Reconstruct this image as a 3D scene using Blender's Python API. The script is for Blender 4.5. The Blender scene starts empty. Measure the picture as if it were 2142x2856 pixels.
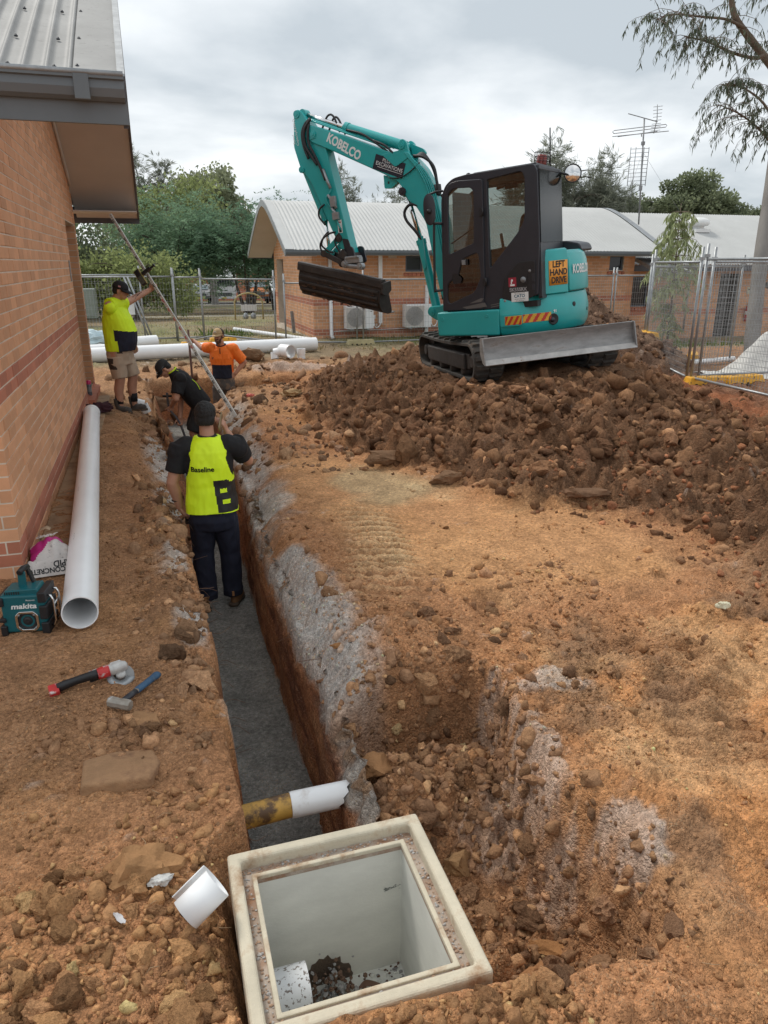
import bpy, bmesh, math, random
import numpy as np
from mathutils import Vector, Matrix, noise as mnoise
R = math.radians
random.seed(7); np.random.seed(7)
scene = bpy.context.scene
COL = scene.collection

# ------------------------------------------------------------------ camera
cam_d = bpy.data.cameras.new('camera'); cam = bpy.data.objects.new('camera', cam_d); COL.objects.link(cam)
cam.location = (0, 0, 1.95)
cam.rotation_euler = (R(90 - 18.9), 0, R(-17.3))
cam_d.sensor_fit = 'HORIZONTAL'; cam_d.sensor_width = 36.0; cam_d.lens = 36.0 * 2030 / 2142
cam_d.clip_start = 0.05; cam_d.clip_end = 2000
scene.camera = cam

# ------------------------------------------------------------------ sky (overcast) and sun
SUN_EL, SUN_AZ = 53, -28
world = bpy.data.worlds.new('World'); scene.world = world; world.use_nodes = True
nt = world.node_tree; nt.nodes.clear()
def WN(t, **k):
    n = nt.nodes.new(t)
    for a, b in k.items(): setattr(n, a, b)
    return n
out = WN('ShaderNodeOutputWorld'); bg = WN('ShaderNodeBackground')
sky = WN('ShaderNodeTexSky', sky_type='NISHITA'); sky.sun_disc = False
sky.sun_elevation = R(SUN_EL); sky.sun_rotation = R(SUN_AZ); sky.air_density = 1.0; sky.dust_density = 2.0
tc = WN('ShaderNodeTexCoord'); sep = WN('ShaderNodeSeparateXYZ'); nt.links.new(tc.outputs['Generated'], sep.inputs[0])
# project the direction on a cloud deck: (x, y) / (z + 0.18)
zadd = WN('ShaderNodeMath', operation='ADD'); zadd.inputs[1].default_value = 0.22; nt.links.new(sep.outputs[2], zadd.inputs[0])
zmax = WN('ShaderNodeMath', operation='MAXIMUM'); zmax.inputs[1].default_value = 0.08; nt.links.new(zadd.outputs[0], zmax.inputs[0])
dx = WN('ShaderNodeMath', operation='DIVIDE'); dy = WN('ShaderNodeMath', operation='DIVIDE')
nt.links.new(sep.outputs[0], dx.inputs[0]); nt.links.new(zmax.outputs[0], dx.inputs[1])
nt.links.new(sep.outputs[1], dy.inputs[0]); nt.links.new(zmax.outputs[0], dy.inputs[1])
cmb = WN('ShaderNodeCombineXYZ'); nt.links.new(dx.outputs[0], cmb.inputs[0]); nt.links.new(dy.outputs[0], cmb.inputs[1])
n1 = WN('ShaderNodeTexNoise'); n1.inputs['Scale'].default_value = 0.95; n1.inputs['Detail'].default_value = 8; n1.inputs['Roughness'].default_value = 0.5; n1.inputs['Distortion'].default_value = 0.15
nt.links.new(cmb.outputs[0], n1.inputs['Vector'])
rp = WN('ShaderNodeValToRGB'); cr = rp.color_ramp
cr.elements[0].position = 0.40; cr.elements[0].color = (0.425, 0.47, 0.505, 1)
cr.elements[1].position = 0.62; cr.elements[1].color = (0.84, 0.86, 0.87, 1)
e = cr.elements.new(0.5); e.color = (0.60, 0.635, 0.66, 1)
nt.links.new(n1.outputs[0], rp.inputs[0])
skm = WN('ShaderNodeVectorMath', operation='SCALE'); skm.inputs['Scale'].default_value = 0.10
nt.links.new(sky.outputs[0], skm.inputs[0])
mx = WN('ShaderNodeMix', data_type='RGBA'); mx.inputs[0].default_value = 0.94
nt.links.new(skm.outputs[0], mx.inputs[6]); nt.links.new(rp.outputs[0], mx.inputs[7])
nt.links.new(mx.outputs[2], bg.inputs[0]); bg.inputs[1].default_value = 1.0
nt.links.new(bg.outputs[0], out.inputs[0])

sun_d = bpy.data.lights.new('sun', 'SUN'); sun_d.energy = 1.5; sun_d.angle = R(14); sun_d.color = (1, 0.95, 0.87)
sun = bpy.data.objects.new('sun', sun_d); COL.objects.link(sun); sun.location = (0, 0, 30)
sdir = Vector((math.sin(R(SUN_AZ)) * math.cos(R(SUN_EL)), math.cos(R(SUN_AZ)) * math.cos(R(SUN_EL)), math.sin(R(SUN_EL))))
sun.rotation_euler = sdir.to_track_quat('Z', 'Y').to_euler()

vs = scene.view_settings
vs.view_transform = 'Standard'; vs.look = 'None'; vs.gamma = 1; vs.exposure = 0.5; vs.use_curve_mapping = False
scene.render.film_transparent = False
cy = scene.cycles
cy.max_bounces = 6; cy.transparent_max_bounces = 24; cy.diffuse_bounces = 3; cy.glossy_bounces = 3

# ------------------------------------------------------------------ object helpers
def tag(o, label=None, cat=None, group=None, kind=None):
    if label: o['label'] = label
    if cat: o['category'] = cat
    if group: o['group'] = group
    if kind: o['kind'] = kind
    return o
def empty(name, loc=(0, 0, 0), rz=0, mat=None):
    o = bpy.data.objects.new(name, None); COL.objects.link(o); o.empty_display_size = 0.1
    if mat is not None: o.matrix_world = mat
    else:
        o.location = loc; o.rotation_euler = (0, 0, rz)
    return o
def thing(name, label, cat, loc=(0, 0, 0), rz=0, group=None, mat=None):
    return tag(empty(name, loc, rz, mat), label, cat, group)
def link(name, me, parent=None):
    o = bpy.data.objects.new(name, me); COL.objects.link(o)
    if parent is not None: o.parent = parent
    return o

class MB:
    """mesh builder: collects shapes, links them as one object"""
    def __init__(s): s.v = []; s.f = []; s.m = []; s.sm = []
    def add(s, verts, faces, mi=0, smooth=False, M=None):
        o = len(s.v)
        if M is not None: verts = [M @ Vector(p) for p in verts]
        s.v += [tuple(p) for p in verts]
        for f in faces: s.f.append([i + o for i in f]); s.m.append(mi); s.sm.append(smooth)
        return s
    def box(s, c, d, mi=0, M=None, taper=1.0):
        x, y, z = c; a, b, h = d[0] / 2, d[1] / 2, d[2] / 2; t = taper
        v = [(x - a, y - b, z - h), (x + a, y - b, z - h), (x + a, y + b, z - h), (x - a, y + b, z - h),
             (x - a * t, y - b * t, z + h), (x + a * t, y - b * t, z + h), (x + a * t, y + b * t, z + h), (x - a * t, y + b * t, z + h)]
        return s.add(v, [(0, 3, 2, 1), (4, 5, 6, 7), (0, 1, 5, 4), (1, 2, 6, 5), (2, 3, 7, 6), (3, 0, 4, 7)], mi, False, M)
    def b2(s, lo, hi, mi=0, M=None):
        return s.box([(lo[i] + hi[i]) / 2 for i in range(3)], [hi[i] - lo[i] for i in range(3)], mi, M)
    def bar(s, p, q, w, h, mi=0, up=(0, 0, 1), M=None):
        p, q = Vector(p), Vector(q); d = (q - p); L = d.length; d.normalize(); u = Vector(up)
        if abs(d.dot(u)) > .98: u = Vector((0, 1, 0))
        x = d.cross(u).normalized(); u = x.cross(d)
        v = []
        for e in (p, q):
            for a, b in ((-1, -1), (1, -1), (1, 1), (-1, 1)): v.append(e + x * a * w / 2 + u * b * h / 2)
        return s.add(v, [(3, 2, 1, 0), (4, 5, 6, 7), (0, 1, 5, 4), (1, 2, 6, 5), (2, 3, 7, 6), (3, 0, 4, 7)], mi, False, M)
    def tube(s, pts, r, n=10, mi=0, caps=True, closed=False, M=None, smooth=True):
        pts = [Vector(p) for p in pts]; k = len(pts)
        rs = r if isinstance(r, (list, tuple)) else [r] * k
        v = []; prev = None
        for i, p in enumerate(pts):
            if closed: t = pts[(i + 1) % k] - pts[i - 1]
            else: t = pts[min(i + 1, k - 1)] - pts[max(i - 1, 0)]
            t.normalize()
            if prev is None:
                a = Vector((0, 0, 1)) if abs(t.z) < .9 else Vector((1, 0, 0)); a = (a - t * a.dot(t)).normalized()
            else:
                a = prev - t * prev.dot(t)
                a = a.normalized() if a.length > 1e-6 else t.orthogonal().normalized()
            prev = a; b = t.cross(a)
            for j in range(n):
                an = 2 * math.pi * j / n; v.append(p + (a * math.cos(an) + b * math.sin(an)) * rs[i])
        f = []
        for i in range(k if closed else k - 1):
            for j in range(n):
                a0, a1 = i * n + j, i * n + (j + 1) % n; i2 = (i + 1) % k
                f.append((a0, a1, i2 * n + (j + 1) % n, i2 * n + j))
        s.add(v, f, mi, smooth, M)
        if caps and not closed:
            o = len(s.v) - len(v)
            s.f.append([o + j for j in range(n)][::-1]); s.m.append(mi); s.sm.append(False)
            s.f.append([o + (k - 1) * n + j for j in range(n)]); s.m.append(mi); s.sm.append(False)
        return s
    def lathe(s, prof, n=24, mi=0, M=None, smooth=True, closed=False):
        """profile of (r, z) revolved about z"""
        v = []; f = []; k = len(prof)
        for r, z in prof:
            for j in range(n):
                a = 2 * math.pi * j / n; v.append((r * math.cos(a), r * math.sin(a), z))
        for i in range(k if closed else k - 1):
            for j in range(n):
                i2 = (i + 1) % k
                f.append((i * n + j, i * n + (j + 1) % n, i2 * n + (j + 1) % n, i2 * n + j))
        return s.add(v, f, mi, smooth, M)
    def prism(s, poly, a, b, axis=1, mi=0, M=None, smooth=False):
        """polygon of 2-D points extruded between a and b along axis (0 x: poly=(y,z), 1 y: poly=(x,z), 2 z: poly=(x,y))"""
        def P(p, t):
            return (t, p[0], p[1]) if axis == 0 else ((p[0], t, p[1]) if axis == 1 else (p[0], p[1], t))
        k = len(poly)
        v = [P(p, a) for p in poly] + [P(p, b) for p in poly]
        f = [list(range(k))[::-1], [k + i for i in range(k)]] + [(i, (i + 1) % k, k + (i + 1) % k, k + i) for i in range(k)]
        return s.add(v, f, mi, smooth, M)
    def loft(s, rings, mi=0, smooth=True, caps=True, M=None, closed_ring=True):
        k = len(rings); n = len(rings[0]); v = [p for r in rings for p in r]; f = []
        for i in range(k - 1):
            for j in range(n if closed_ring else n - 1):
                j2 = (j + 1) % n
                f.append((i * n + j, i * n + j2, (i + 1) * n + j2, (i + 1) * n + j))
        s.add(v, f, mi, smooth, M)
        if caps:
            o = len(s.v) - len(v)
            s.f.append([o + j for j in range(n)][::-1]); s.m.append(mi); s.sm.append(False)
            s.f.append([o + (k - 1) * n + j for j in range(n)]); s.m.append(mi); s.sm.append(False)
        return s
    def ball(s, c, r, mi=0, n=10, M=None):
        rx, ry, rz = r if isinstance(r, (tuple, list)) else (r, r, r); v = []; f = []; m = n // 2 + 1
        for i in range(m):
            a = math.pi * i / (m - 1)
            for j in range(n):
                b = 2 * math.pi * j / n
                v.append((c[0] + rx * math.sin(a) * math.cos(b), c[1] + ry * math.sin(a) * math.sin(b), c[2] - rz * math.cos(a)))
        for i in range(m - 1):
            for j in range(n): f.append((i * n + j, i * n + (j + 1) % n, (i + 1) * n + (j + 1) % n, (i + 1) * n + j))
        return s.add(v, f, mi, True, M)
    def build(s, name, mats, parent=None, bevel=0, seg=2, sharp=None):
        me = bpy.data.meshes.new(name); me.from_pydata(s.v, [], s.f)
        mats = mats if isinstance(mats, (list, tuple)) else [mats]
        for m in mats: me.materials.append(m)
        me.polygons.foreach_set('material_index', s.m); me.polygons.foreach_set('use_smooth', s.sm)
        bm = bmesh.new(); bm.from_mesh(me)
        if bevel: bmesh.ops.remove_doubles(bm, verts=bm.verts, dist=1e-5)
        bmesh.ops.recalc_face_normals(bm, faces=bm.faces); bm.to_mesh(me); bm.free()
        me.update()
        o = link(name, me, parent)
        if sharp is not None:
            for p in me.polygons: p.use_smooth = True
            me.set_sharp_from_angle(angle=R(sharp))
        if bevel:
            md = o.modifiers.new('bevel', 'BEVEL'); md.width = bevel; md.segments = seg; md.limit_method = 'ANGLE'; md.angle_limit = R(35)
        return o

def plate(name, outer, holes, M, thick, mat, parent, bevel=0.0, seg=2):
    """flat plate with holes: 2-D outlines filled, thickness along local z of M"""
    cu = bpy.data.curves.new(name, 'CURVE'); cu.dimensions = '2D'; cu.fill_mode = 'BOTH'; cu.extrude = thick / 2 - bevel; cu.bevel_depth = bevel; cu.bevel_resolution = seg; cu.offset = -bevel
    for poly in [outer] + list(holes):
        sp = cu.splines.new('POLY'); sp.points.add(len(poly) - 1); sp.use_cyclic_u = True
        for p, q in zip(sp.points, poly): p.co = (q[0], q[1], 0, 1)
    t = bpy.data.objects.new('tmp', cu); COL.objects.link(t)
    dg = bpy.context.evaluated_depsgraph_get(); me = bpy.data.meshes.new_from_object(t.evaluated_get(dg))
    bpy.data.objects.remove(t); me.name = name; me.materials.clear(); me.materials.append(mat); me.transform(M)
    me.update()
    for p in me.polygons: p.use_smooth = True
    me.set_sharp_from_angle(angle=R(30))
    return link(name, me, parent)
def text(name, body, size, M, mat, parent, extrude=0.001, sx=1.0, bold=0.0, align='CENTER', shear=0.0, spacing=1.0, line=1.0):
    cu = bpy.data.curves.new(name, 'FONT'); cu.body = body; cu.size = size; cu.extrude = extrude; cu.offset = bold; cu.shear = shear
    cu.align_x = align; cu.align_y = 'CENTER'; cu.space_character = spacing; cu.space_line = line; cu.resolution_u = 3
    t = bpy.data.objects.new('tmp', cu); COL.objects.link(t)
    dg = bpy.context.evaluated_depsgraph_get(); me = bpy.data.meshes.new_from_object(t.evaluated_get(dg))
    bpy.data.objects.remove(t); me.name = name; me.materials.clear(); me.materials.append(mat)
    me.transform(M @ Matrix.Diagonal((sx, 1, 1, 1))); me.update()
    return link(name, me, parent)
def axes(o, x, y):
    """matrix with local x, y along the given directions"""
    x = Vector(x).normalized(); y = Vector(y); y = (y - x * y.dot(x)).normalized(); z = x.cross(y)
    m = Matrix((x, y, z)).transposed().to_4x4(); m.translation = Vector(o); return m
def copy_tree(o, parent=None):
    c = o.copy(); COL.objects.link(c)
    if parent is not None: c.parent = parent
    for ch in list(o.children): copy_tree(ch, c)
    return c
def rounded(poly, r, n=4):
    """round the corners of a 2-D polygon"""
    out = []; k = len(poly)
    for i in range(k):
        p = Vector(poly[i]); a = Vector(poly[i - 1]); b = Vector(poly[(i + 1) % k])
        rr = r[i] if isinstance(r, (list, tuple)) else r
        if rr <= 0: out.append(tuple(p)); continue
        da = (a - p); db = (b - p); la, lb = da.length, db.length; t = min(rr, la * .45, lb * .45)
        p0 = p + da / la * t; p1 = p + db / lb * t
        for j in range(n + 1):
            u = j / n; out.append(tuple(p0 * (1 - u) ** 2 + p * 2 * u * (1 - u) + p1 * u ** 2))
    return out
def bez(p0, p1, p2, p3, n=12):
    p0, p1, p2, p3 = map(Vector, (p0, p1, p2, p3))
    return [p0 * (1 - t) ** 3 + p1 * 3 * t * (1 - t) ** 2 + p2 * 3 * t * t * (1 - t) + p3 * t ** 3 for t in [i / n for i in range(n + 1)]]
def smooth_path(pts, n=5):
    """Catmull-Rom through points"""
    P = [Vector(p) for p in pts]; P = [P[0] * 2 - P[1]] + P + [P[-1] * 2 - P[-2]]; out = []
    for i in range(1, len(P) - 2):
        for j in range(n):
            t = j / n; a, b, c, d = P[i - 1], P[i], P[i + 1], P[i + 2]
            out.append(.5 * ((2 * b) + (c - a) * t + (2 * a - 5 * b + 4 * c - d) * t * t + (3 * b - a - 3 * c + d) * t ** 3))
    out.append(P[-2]); return out

# ------------------------------------------------------------------ materials
def newmat(name):
    m = bpy.data.materials.new(name); m.use_nodes = True
    return m, m.node_tree, m.node_tree.nodes['Principled BSDF']
def mat(name, col, rough=0.6, metal=0.0, var=0.12, scale=6.0, bump=0.0, bscale=60.0, spots=None, spot_scale=9.0, spot_cut=0.6, rnd=0.0, island=0.0, objcol=False, attr=None, spec=0.5, coord='Object', coat=0.0, stretch=None, spot_soft=0.06, detail=5.0, bdist=.01):
    m, t, b = newmat(name); N = t.nodes; L = t.links
    b.inputs['Roughness'].default_value = rough; b.inputs['Metallic'].default_value = metal
    b.inputs['Specular IOR Level'].default_value = spec
    if coat: b.inputs['Coat Weight'].default_value = coat; b.inputs['Coat Roughness'].default_value = 0.15
    tcn = N.new('ShaderNodeTexCoord'); src = tcn.outputs[coord]
    if stretch:
        mp = N.new('ShaderNodeMapping'); mp.inputs['Scale'].default_value = stretch; L.new(src, mp.inputs[0]); src = mp.outputs[0]
    nz = N.new('ShaderNodeTexNoise'); nz.inputs['Scale'].default_value = scale; nz.inputs['Detail'].default_value = detail; nz.inputs['Roughness'].default_value = 0.6
    L.new(src, nz.inputs['Vector'])
    mr = N.new('ShaderNodeMapRange'); mr.inputs['From Min'].default_value = 0.3; mr.inputs['From Max'].default_value = 0.7
    mr.inputs['To Min'].default_value = 1 - var; mr.inputs['To Max'].default_value = 1 + var
    L.new(nz.outputs[0], mr.inputs[0]); fac = mr.outputs[0]
    def mul(a, c):
        q = N.new('ShaderNodeMath'); q.operation = 'MULTIPLY'; L.new(a, q.inputs[0]); L.new(c, q.inputs[1]); return q.outputs[0]
    for amt, node, sock in ((rnd, 'ShaderNodeObjectInfo', 'Random'), (island, 'ShaderNodeNewGeometry', 'Random Per Island')):
        if amt:
            oi = N.new(node); r2 = N.new('ShaderNodeMapRange'); r2.inputs['To Min'].default_value = 1 - amt; r2.inputs['To Max'].default_value = 1 + amt
            L.new(oi.outputs[sock], r2.inputs[0]); fac = mul(fac, r2.outputs[0])
    vm = N.new('ShaderNodeVectorMath'); vm.operation = 'SCALE'
    if attr:
        at = N.new('ShaderNodeAttribute'); at.attribute_name = attr; L.new(at.outputs['Color'], vm.inputs[0])
    elif objcol:
        oi = N.new('ShaderNodeObjectInfo'); L.new(oi.outputs['Color'], vm.inputs[0])
    else: vm.inputs[0].default_value = col[:3]
    L.new(fac, vm.inputs['Scale']); csock = vm.outputs[0]
    if spots:
        n2 = N.new('ShaderNodeTexNoise'); n2.inputs['Scale'].default_value = spot_scale; n2.inputs['Detail'].default_value = 6; n2.inputs['Roughness'].default_value = 0.65
        L.new(src, n2.inputs['Vector'])
        m2 = N.new('ShaderNodeMapRange'); m2.inputs['From Min'].default_value = spot_cut; m2.inputs['From Max'].default_value = spot_cut + spot_soft
        L.new(n2.outputs[0], m2.inputs[0])
        mxx = N.new('ShaderNodeMix'); mxx.data_type = 'RGBA'; mxx.inputs[7].default_value = (*spots[:3], 1)
        L.new(m2.outputs[0], mxx.inputs[0]); L.new(csock, mxx.inputs[6]); csock = mxx.outputs[2]
    L.new(csock, b.inputs['Base Color'])
    if bump:
        n3 = N.new('ShaderNodeTexNoise'); n3.inputs['Scale'].default_value = bscale; n3.inputs['Detail'].default_value = 6; n3.inputs['Roughness'].default_value = 0.65
        L.new(src, n3.inputs['Vector'])
        bp = N.new('ShaderNodeBump'); bp.inputs['Strength'].default_value = min(1, bump); bp.inputs['Distance'].default_value = bdist
        L.new(n3.outputs[0], bp.inputs['Height']); L.new(bp.outputs[0], b.inputs['Normal'])
    return m
def glass(name, tint, refl=0.12, dark=0.0):
    m, t, b = newmat(name); N = t.nodes; L = t.links; N.remove(b)
    tr = N.new('ShaderNodeBsdfTransparent'); tr.inputs[0].default_value = (*tint, 1)
    gl = N.new('ShaderNodeBsdfGlossy'); gl.inputs['Roughness'].default_value = 0.03
    fr = N.new('ShaderNodeFresnel'); fr.inputs[0].default_value = 1.5
    ad = N.new('ShaderNodeMath'); ad.operation = 'ADD'; ad.use_clamp = True; ad.inputs[1].default_value = refl - 0.04; L.new(fr.outputs[0], ad.inputs[0])
    mxs = N.new('ShaderNodeMixShader'); L.new(ad.outputs[0], mxs.inputs[0]); L.new(tr.outputs[0], mxs.inputs[1]); L.new(gl.outputs[0], mxs.inputs[2])
    L.new(mxs.outputs[0], N['Material Output'].inputs[0]); return m
M = {}
M['white_pvc'] = mat('white_pvc', (0.84, 0.85, 0.86), 0.35, var=0.05, scale=3, spots=(0.42, 0.34, 0.27), spot_scale=5, spot_cut=0.66, spot_soft=.2, stretch=(1, 1, 1))
M['galv'] = mat('galvanised_steel', (0.33, 0.345, 0.355), 0.45, 0.55, var=0.2, scale=12, bump=.15, bscale=40)
M['galv_dark'] = mat('dull_steel', (0.26, 0.27, 0.28), 0.55, 0.4, var=0.2, scale=14)
M['concrete'] = mat('pit_concrete', (0.58, 0.52, 0.40), 0.85, var=0.14, scale=7, bump=.35, bscale=90, spots=(0.34, 0.21, 0.12), spot_scale=7, spot_cut=.53, spot_soft=.16)
M['concrete_in'] = mat('pit_inside_concrete', (0.66, 0.655, 0.60), 0.8, var=0.10, scale=4, bump=.15, bscale=60, spots=(0.12, 0.13, 0.12), spot_scale=7, spot_cut=.71, spot_soft=.03, stretch=(1, 1, 2.2))
M['teal'] = mat('teal_paint', (0.018, 0.37, 0.365), 0.34, var=0.08, scale=3, spots=(0.16, 0.11, 0.07), spot_scale=4, spot_cut=.70, spot_soft=.25, coat=.25)
M['dark_grey'] = mat('dark_grey_paint', (0.024, 0.026, 0.034), 0.42, var=0.15, scale=5)
M['black'] = mat('black_plastic', (0.014, 0.014, 0.016), 0.5, var=0.2, scale=20)
M['rubber'] = mat('dusty_rubber', (0.062, 0.056, 0.050), 0.85, var=0.3, scale=10, bump=.3, bscale=60, spots=(0.15, 0.095, 0.055), spot_scale=6, spot_cut=.55, spot_soft=.2)
M['steel'] = mat('worn_steel', (0.27, 0.265, 0.26), 0.58, 0.3, var=0.25, scale=5, bump=.15, bscale=30, spots=(0.13, 0.085, 0.055), spot_scale=5, spot_cut=.58, spot_soft=.2, stretch=(1, 1, 3))
M['dark_steel'] = mat('dirty_bucket_steel', (0.050, 0.043, 0.040), 0.6, .3, var=0.3, scale=7, bump=.4, bscale=40, spots=(0.13, 0.07, 0.035), spot_scale=6, spot_cut=.63, spot_soft=.12)
M['chrome'] = mat('chrome', (0.7, 0.7, 0.7), 0.12, 1.0, var=0.03)
M['white_print'] = mat('white_print', (0.75, 0.76, 0.75), 0.5, var=0.05)
M['black_print'] = mat('black_print', (0.012, 0.012, 0.013), 0.5, var=0.05)
M['glass'] = glass('tinted_glass', (0.50, 0.56, 0.54))
M['glass_dark'] = glass('dark_tinted_glass', (0.22, 0.25, 0.25), .14)
M['orange_sign'] = mat('orange_sign', (0.80, 0.33, 0.045), 0.5, var=0.06)
M['yellow'] = mat('yellow_plastic', (0.72, 0.36, 0.02), 0.5, var=0.12, scale=8, spots=(0.10, 0.07, 0.04), spot_scale=14, spot_cut=.58, spot_soft=.05)
M['brick'] = mat('peach_brick', (0.64, 0.33, 0.18), 0.85, var=0.10, scale=5, bump=.2, bscale=60, rnd=.13)
M['brick_i'] = mat('peach_brick_mass', (0.64, 0.33, 0.18), 0.85, var=0.10, scale=5, bump=.2, bscale=60, island=.13)
M['brick_red'] = mat('red_brick', (0.47, 0.175, 0.105), 0.85, var=0.10, scale=5, bump=.2, bscale=60, rnd=.12)
M['brick_red_i'] = mat('red_brick_mass', (0.47, 0.175, 0.105), 0.85, var=0.10, scale=5, bump=.2, bscale=60, island=.12)
M['mortar'] = mat('mortar', (0.68, 0.58, 0.47), 0.9, var=0.12, scale=8)
M['fascia'] = mat('grey_blue_fascia', (0.125, 0.145, 0.16), 0.5, var=0.07, scale=4)
M['fascia_dark'] = mat('dark_fascia', (0.070, 0.070, 0.080), 0.5, var=0.07, scale=4)
M['soffit'] = mat('beige_soffit', (0.56, 0.52, 0.49), 0.7, var=0.05, scale=2)
M['roof_grey'] = mat('weathered_grey_roof', (0.255, 0.255, 0.25), 0.65, .1, var=0.15, scale=3, bump=.1, spots=(0.15, 0.145, 0.14), spot_scale=22, spot_cut=.60, spot_soft=.15)
M['roof_pale'] = mat('pale_roof', (0.47, 0.475, 0.465), 0.6, var=0.06, scale=1.2, spots=(0.40, 0.40, 0.38), spot_scale=4, spot_cut=.6, spot_soft=.3)
# ------------------------------------------------------------------ ground: one sheet with the trench, the pit hole and the spoil mound
def _h(ix, iy, s):
    n = (ix.astype(np.int64) * 374761393 + iy.astype(np.int64) * 668265263 + s * 1274126177) & 0x7fffffff
    n = ((n ^ (n >> 13)) * 1274126177) & 0x7fffffff
    n = (n ^ (n >> 16)) & 0xffff
    return n / 32767.5 - 1.0
def vn(x, y, s=0):
    xi = np.floor(x); yi = np.floor(y); fx = x - xi; fy = y - yi
    fx = fx * fx * fx * (fx * (fx * 6 - 15) + 10); fy = fy * fy * fy * (fy * (fy * 6 - 15) + 10)
    a = _h(xi, yi, s); b = _h(xi + 1, yi, s); c = _h(xi, yi + 1, s); d = _h(xi + 1, yi + 1, s)
    return (a * (1 - fx) + b * fx) * (1 - fy) + (c * (1 - fx) + d * fx) * fy
def fbm(x, y, sc=1.0, o=5, s=0, g=.5):
    r = np.zeros_like(x, dtype=float); a = 1.0; t = 0; x = x * sc; y = y * sc
    for i in range(o):
        r += a * vn(x, y, s + i * 17); t += a; a *= g
        x, y = 1.6 * x + 1.2 * y + 3.1, -1.2 * x + 1.6 * y + 7.7
    return r / t
def lumps(x, y, sc, s=0):
    """clods as a height field: rounded caps round jittered cell centres"""
    x = x * sc; y = y * sc; xi = np.floor(x); yi = np.floor(y); best = np.full(x.shape, -9.0)
    for i in (-1, 0, 1):
        for j in (-1, 0, 1):
            cx_ = xi + i; cy_ = yi + j; px = cx_ + .5 + .45 * _h(cx_, cy_, s); py = cy_ + .5 + .45 * _h(cx_, cy_, s + 5); am = .5 + .5 * _h(cx_, cy_, s + 9)
            d = np.hypot(x - px, y - py) / (.45 + .35 * am); best = np.maximum(best, am * (1 - d ** 1.5))
    return np.clip(best, -.3, 1) / sc
def sst(a, b, x):
    t = np.clip((x - a) / (b - a), 0, 1); return t * t * (3 - 2 * t)
def sdf(poly, x, y):
    """positive inside"""
    P = np.array(poly, float); Q = np.roll(P, -1, 0); d = np.full(x.shape, 1e9); ins = np.zeros(x.shape, bool)
    for (ax, ay), (bx, by) in zip(P, Q):
        ex, ey = bx - ax, by - ay; t = np.clip(((x - ax) * ex + (y - ay) * ey) / (ex * ex + ey * ey + 1e-12), 0, 1)
        d = np.minimum(d, np.hypot(x - ax - t * ex, y - ay - t * ey))
        c = (ay > y) != (by > y)
        with np.errstate(divide='ignore', invalid='ignore'):
            xx = ax + (y - ay) * ex / (ey if ey != 0 else 1e-12)
        ins ^= c & (x < xx)
    return np.where(ins, d, -d)
def bump2(x, y, cx, cy, rx, ry, rot=0.0):
    c, s_ = math.cos(rot), math.sin(rot); u = (x - cx) * c + (y - cy) * s_; v = -(x - cx) * s_ + (y - cy) * c
    return np.exp(-(u / rx) ** 2 - (v / ry) ** 2)
HOLE = [(.52, 3.02), (.68, 2.96), (.86, 3.05), (1.15, 3.10), (1.42, 3.05), (1.50, 2.80), (1.44, 2.40), (1.42, 2.10), (1.50, 1.88), (1.53, 1.62), (1.47, 1.40), (1.30, 1.29), (.95, 1.31), (.8, 1.36), (.45, 1.385), (.03, 1.40), (-.22, 1.52), (-.30, 1.80), (-.16, 2.06), (.06, 2.20), (.18, 2.32), (.2, 3.0)]
MOUND = [(2.2, 12.2), (2.05, 11.3), (1.75, 9.5), (1.72, 8.6), (1.78, 7.7), (2.14, 6.7), (2.5, 6.0), (2.75, 5.25), (3.35, 4.85), (3.7, 4.3), (3.6, 3.4), (3.5, 2.5), (4.2, 1.5), (11, 1.0), (11, 9.5), (9.0, 12.5), (7.5, 15.5), (3.5, 14.3)]
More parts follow.
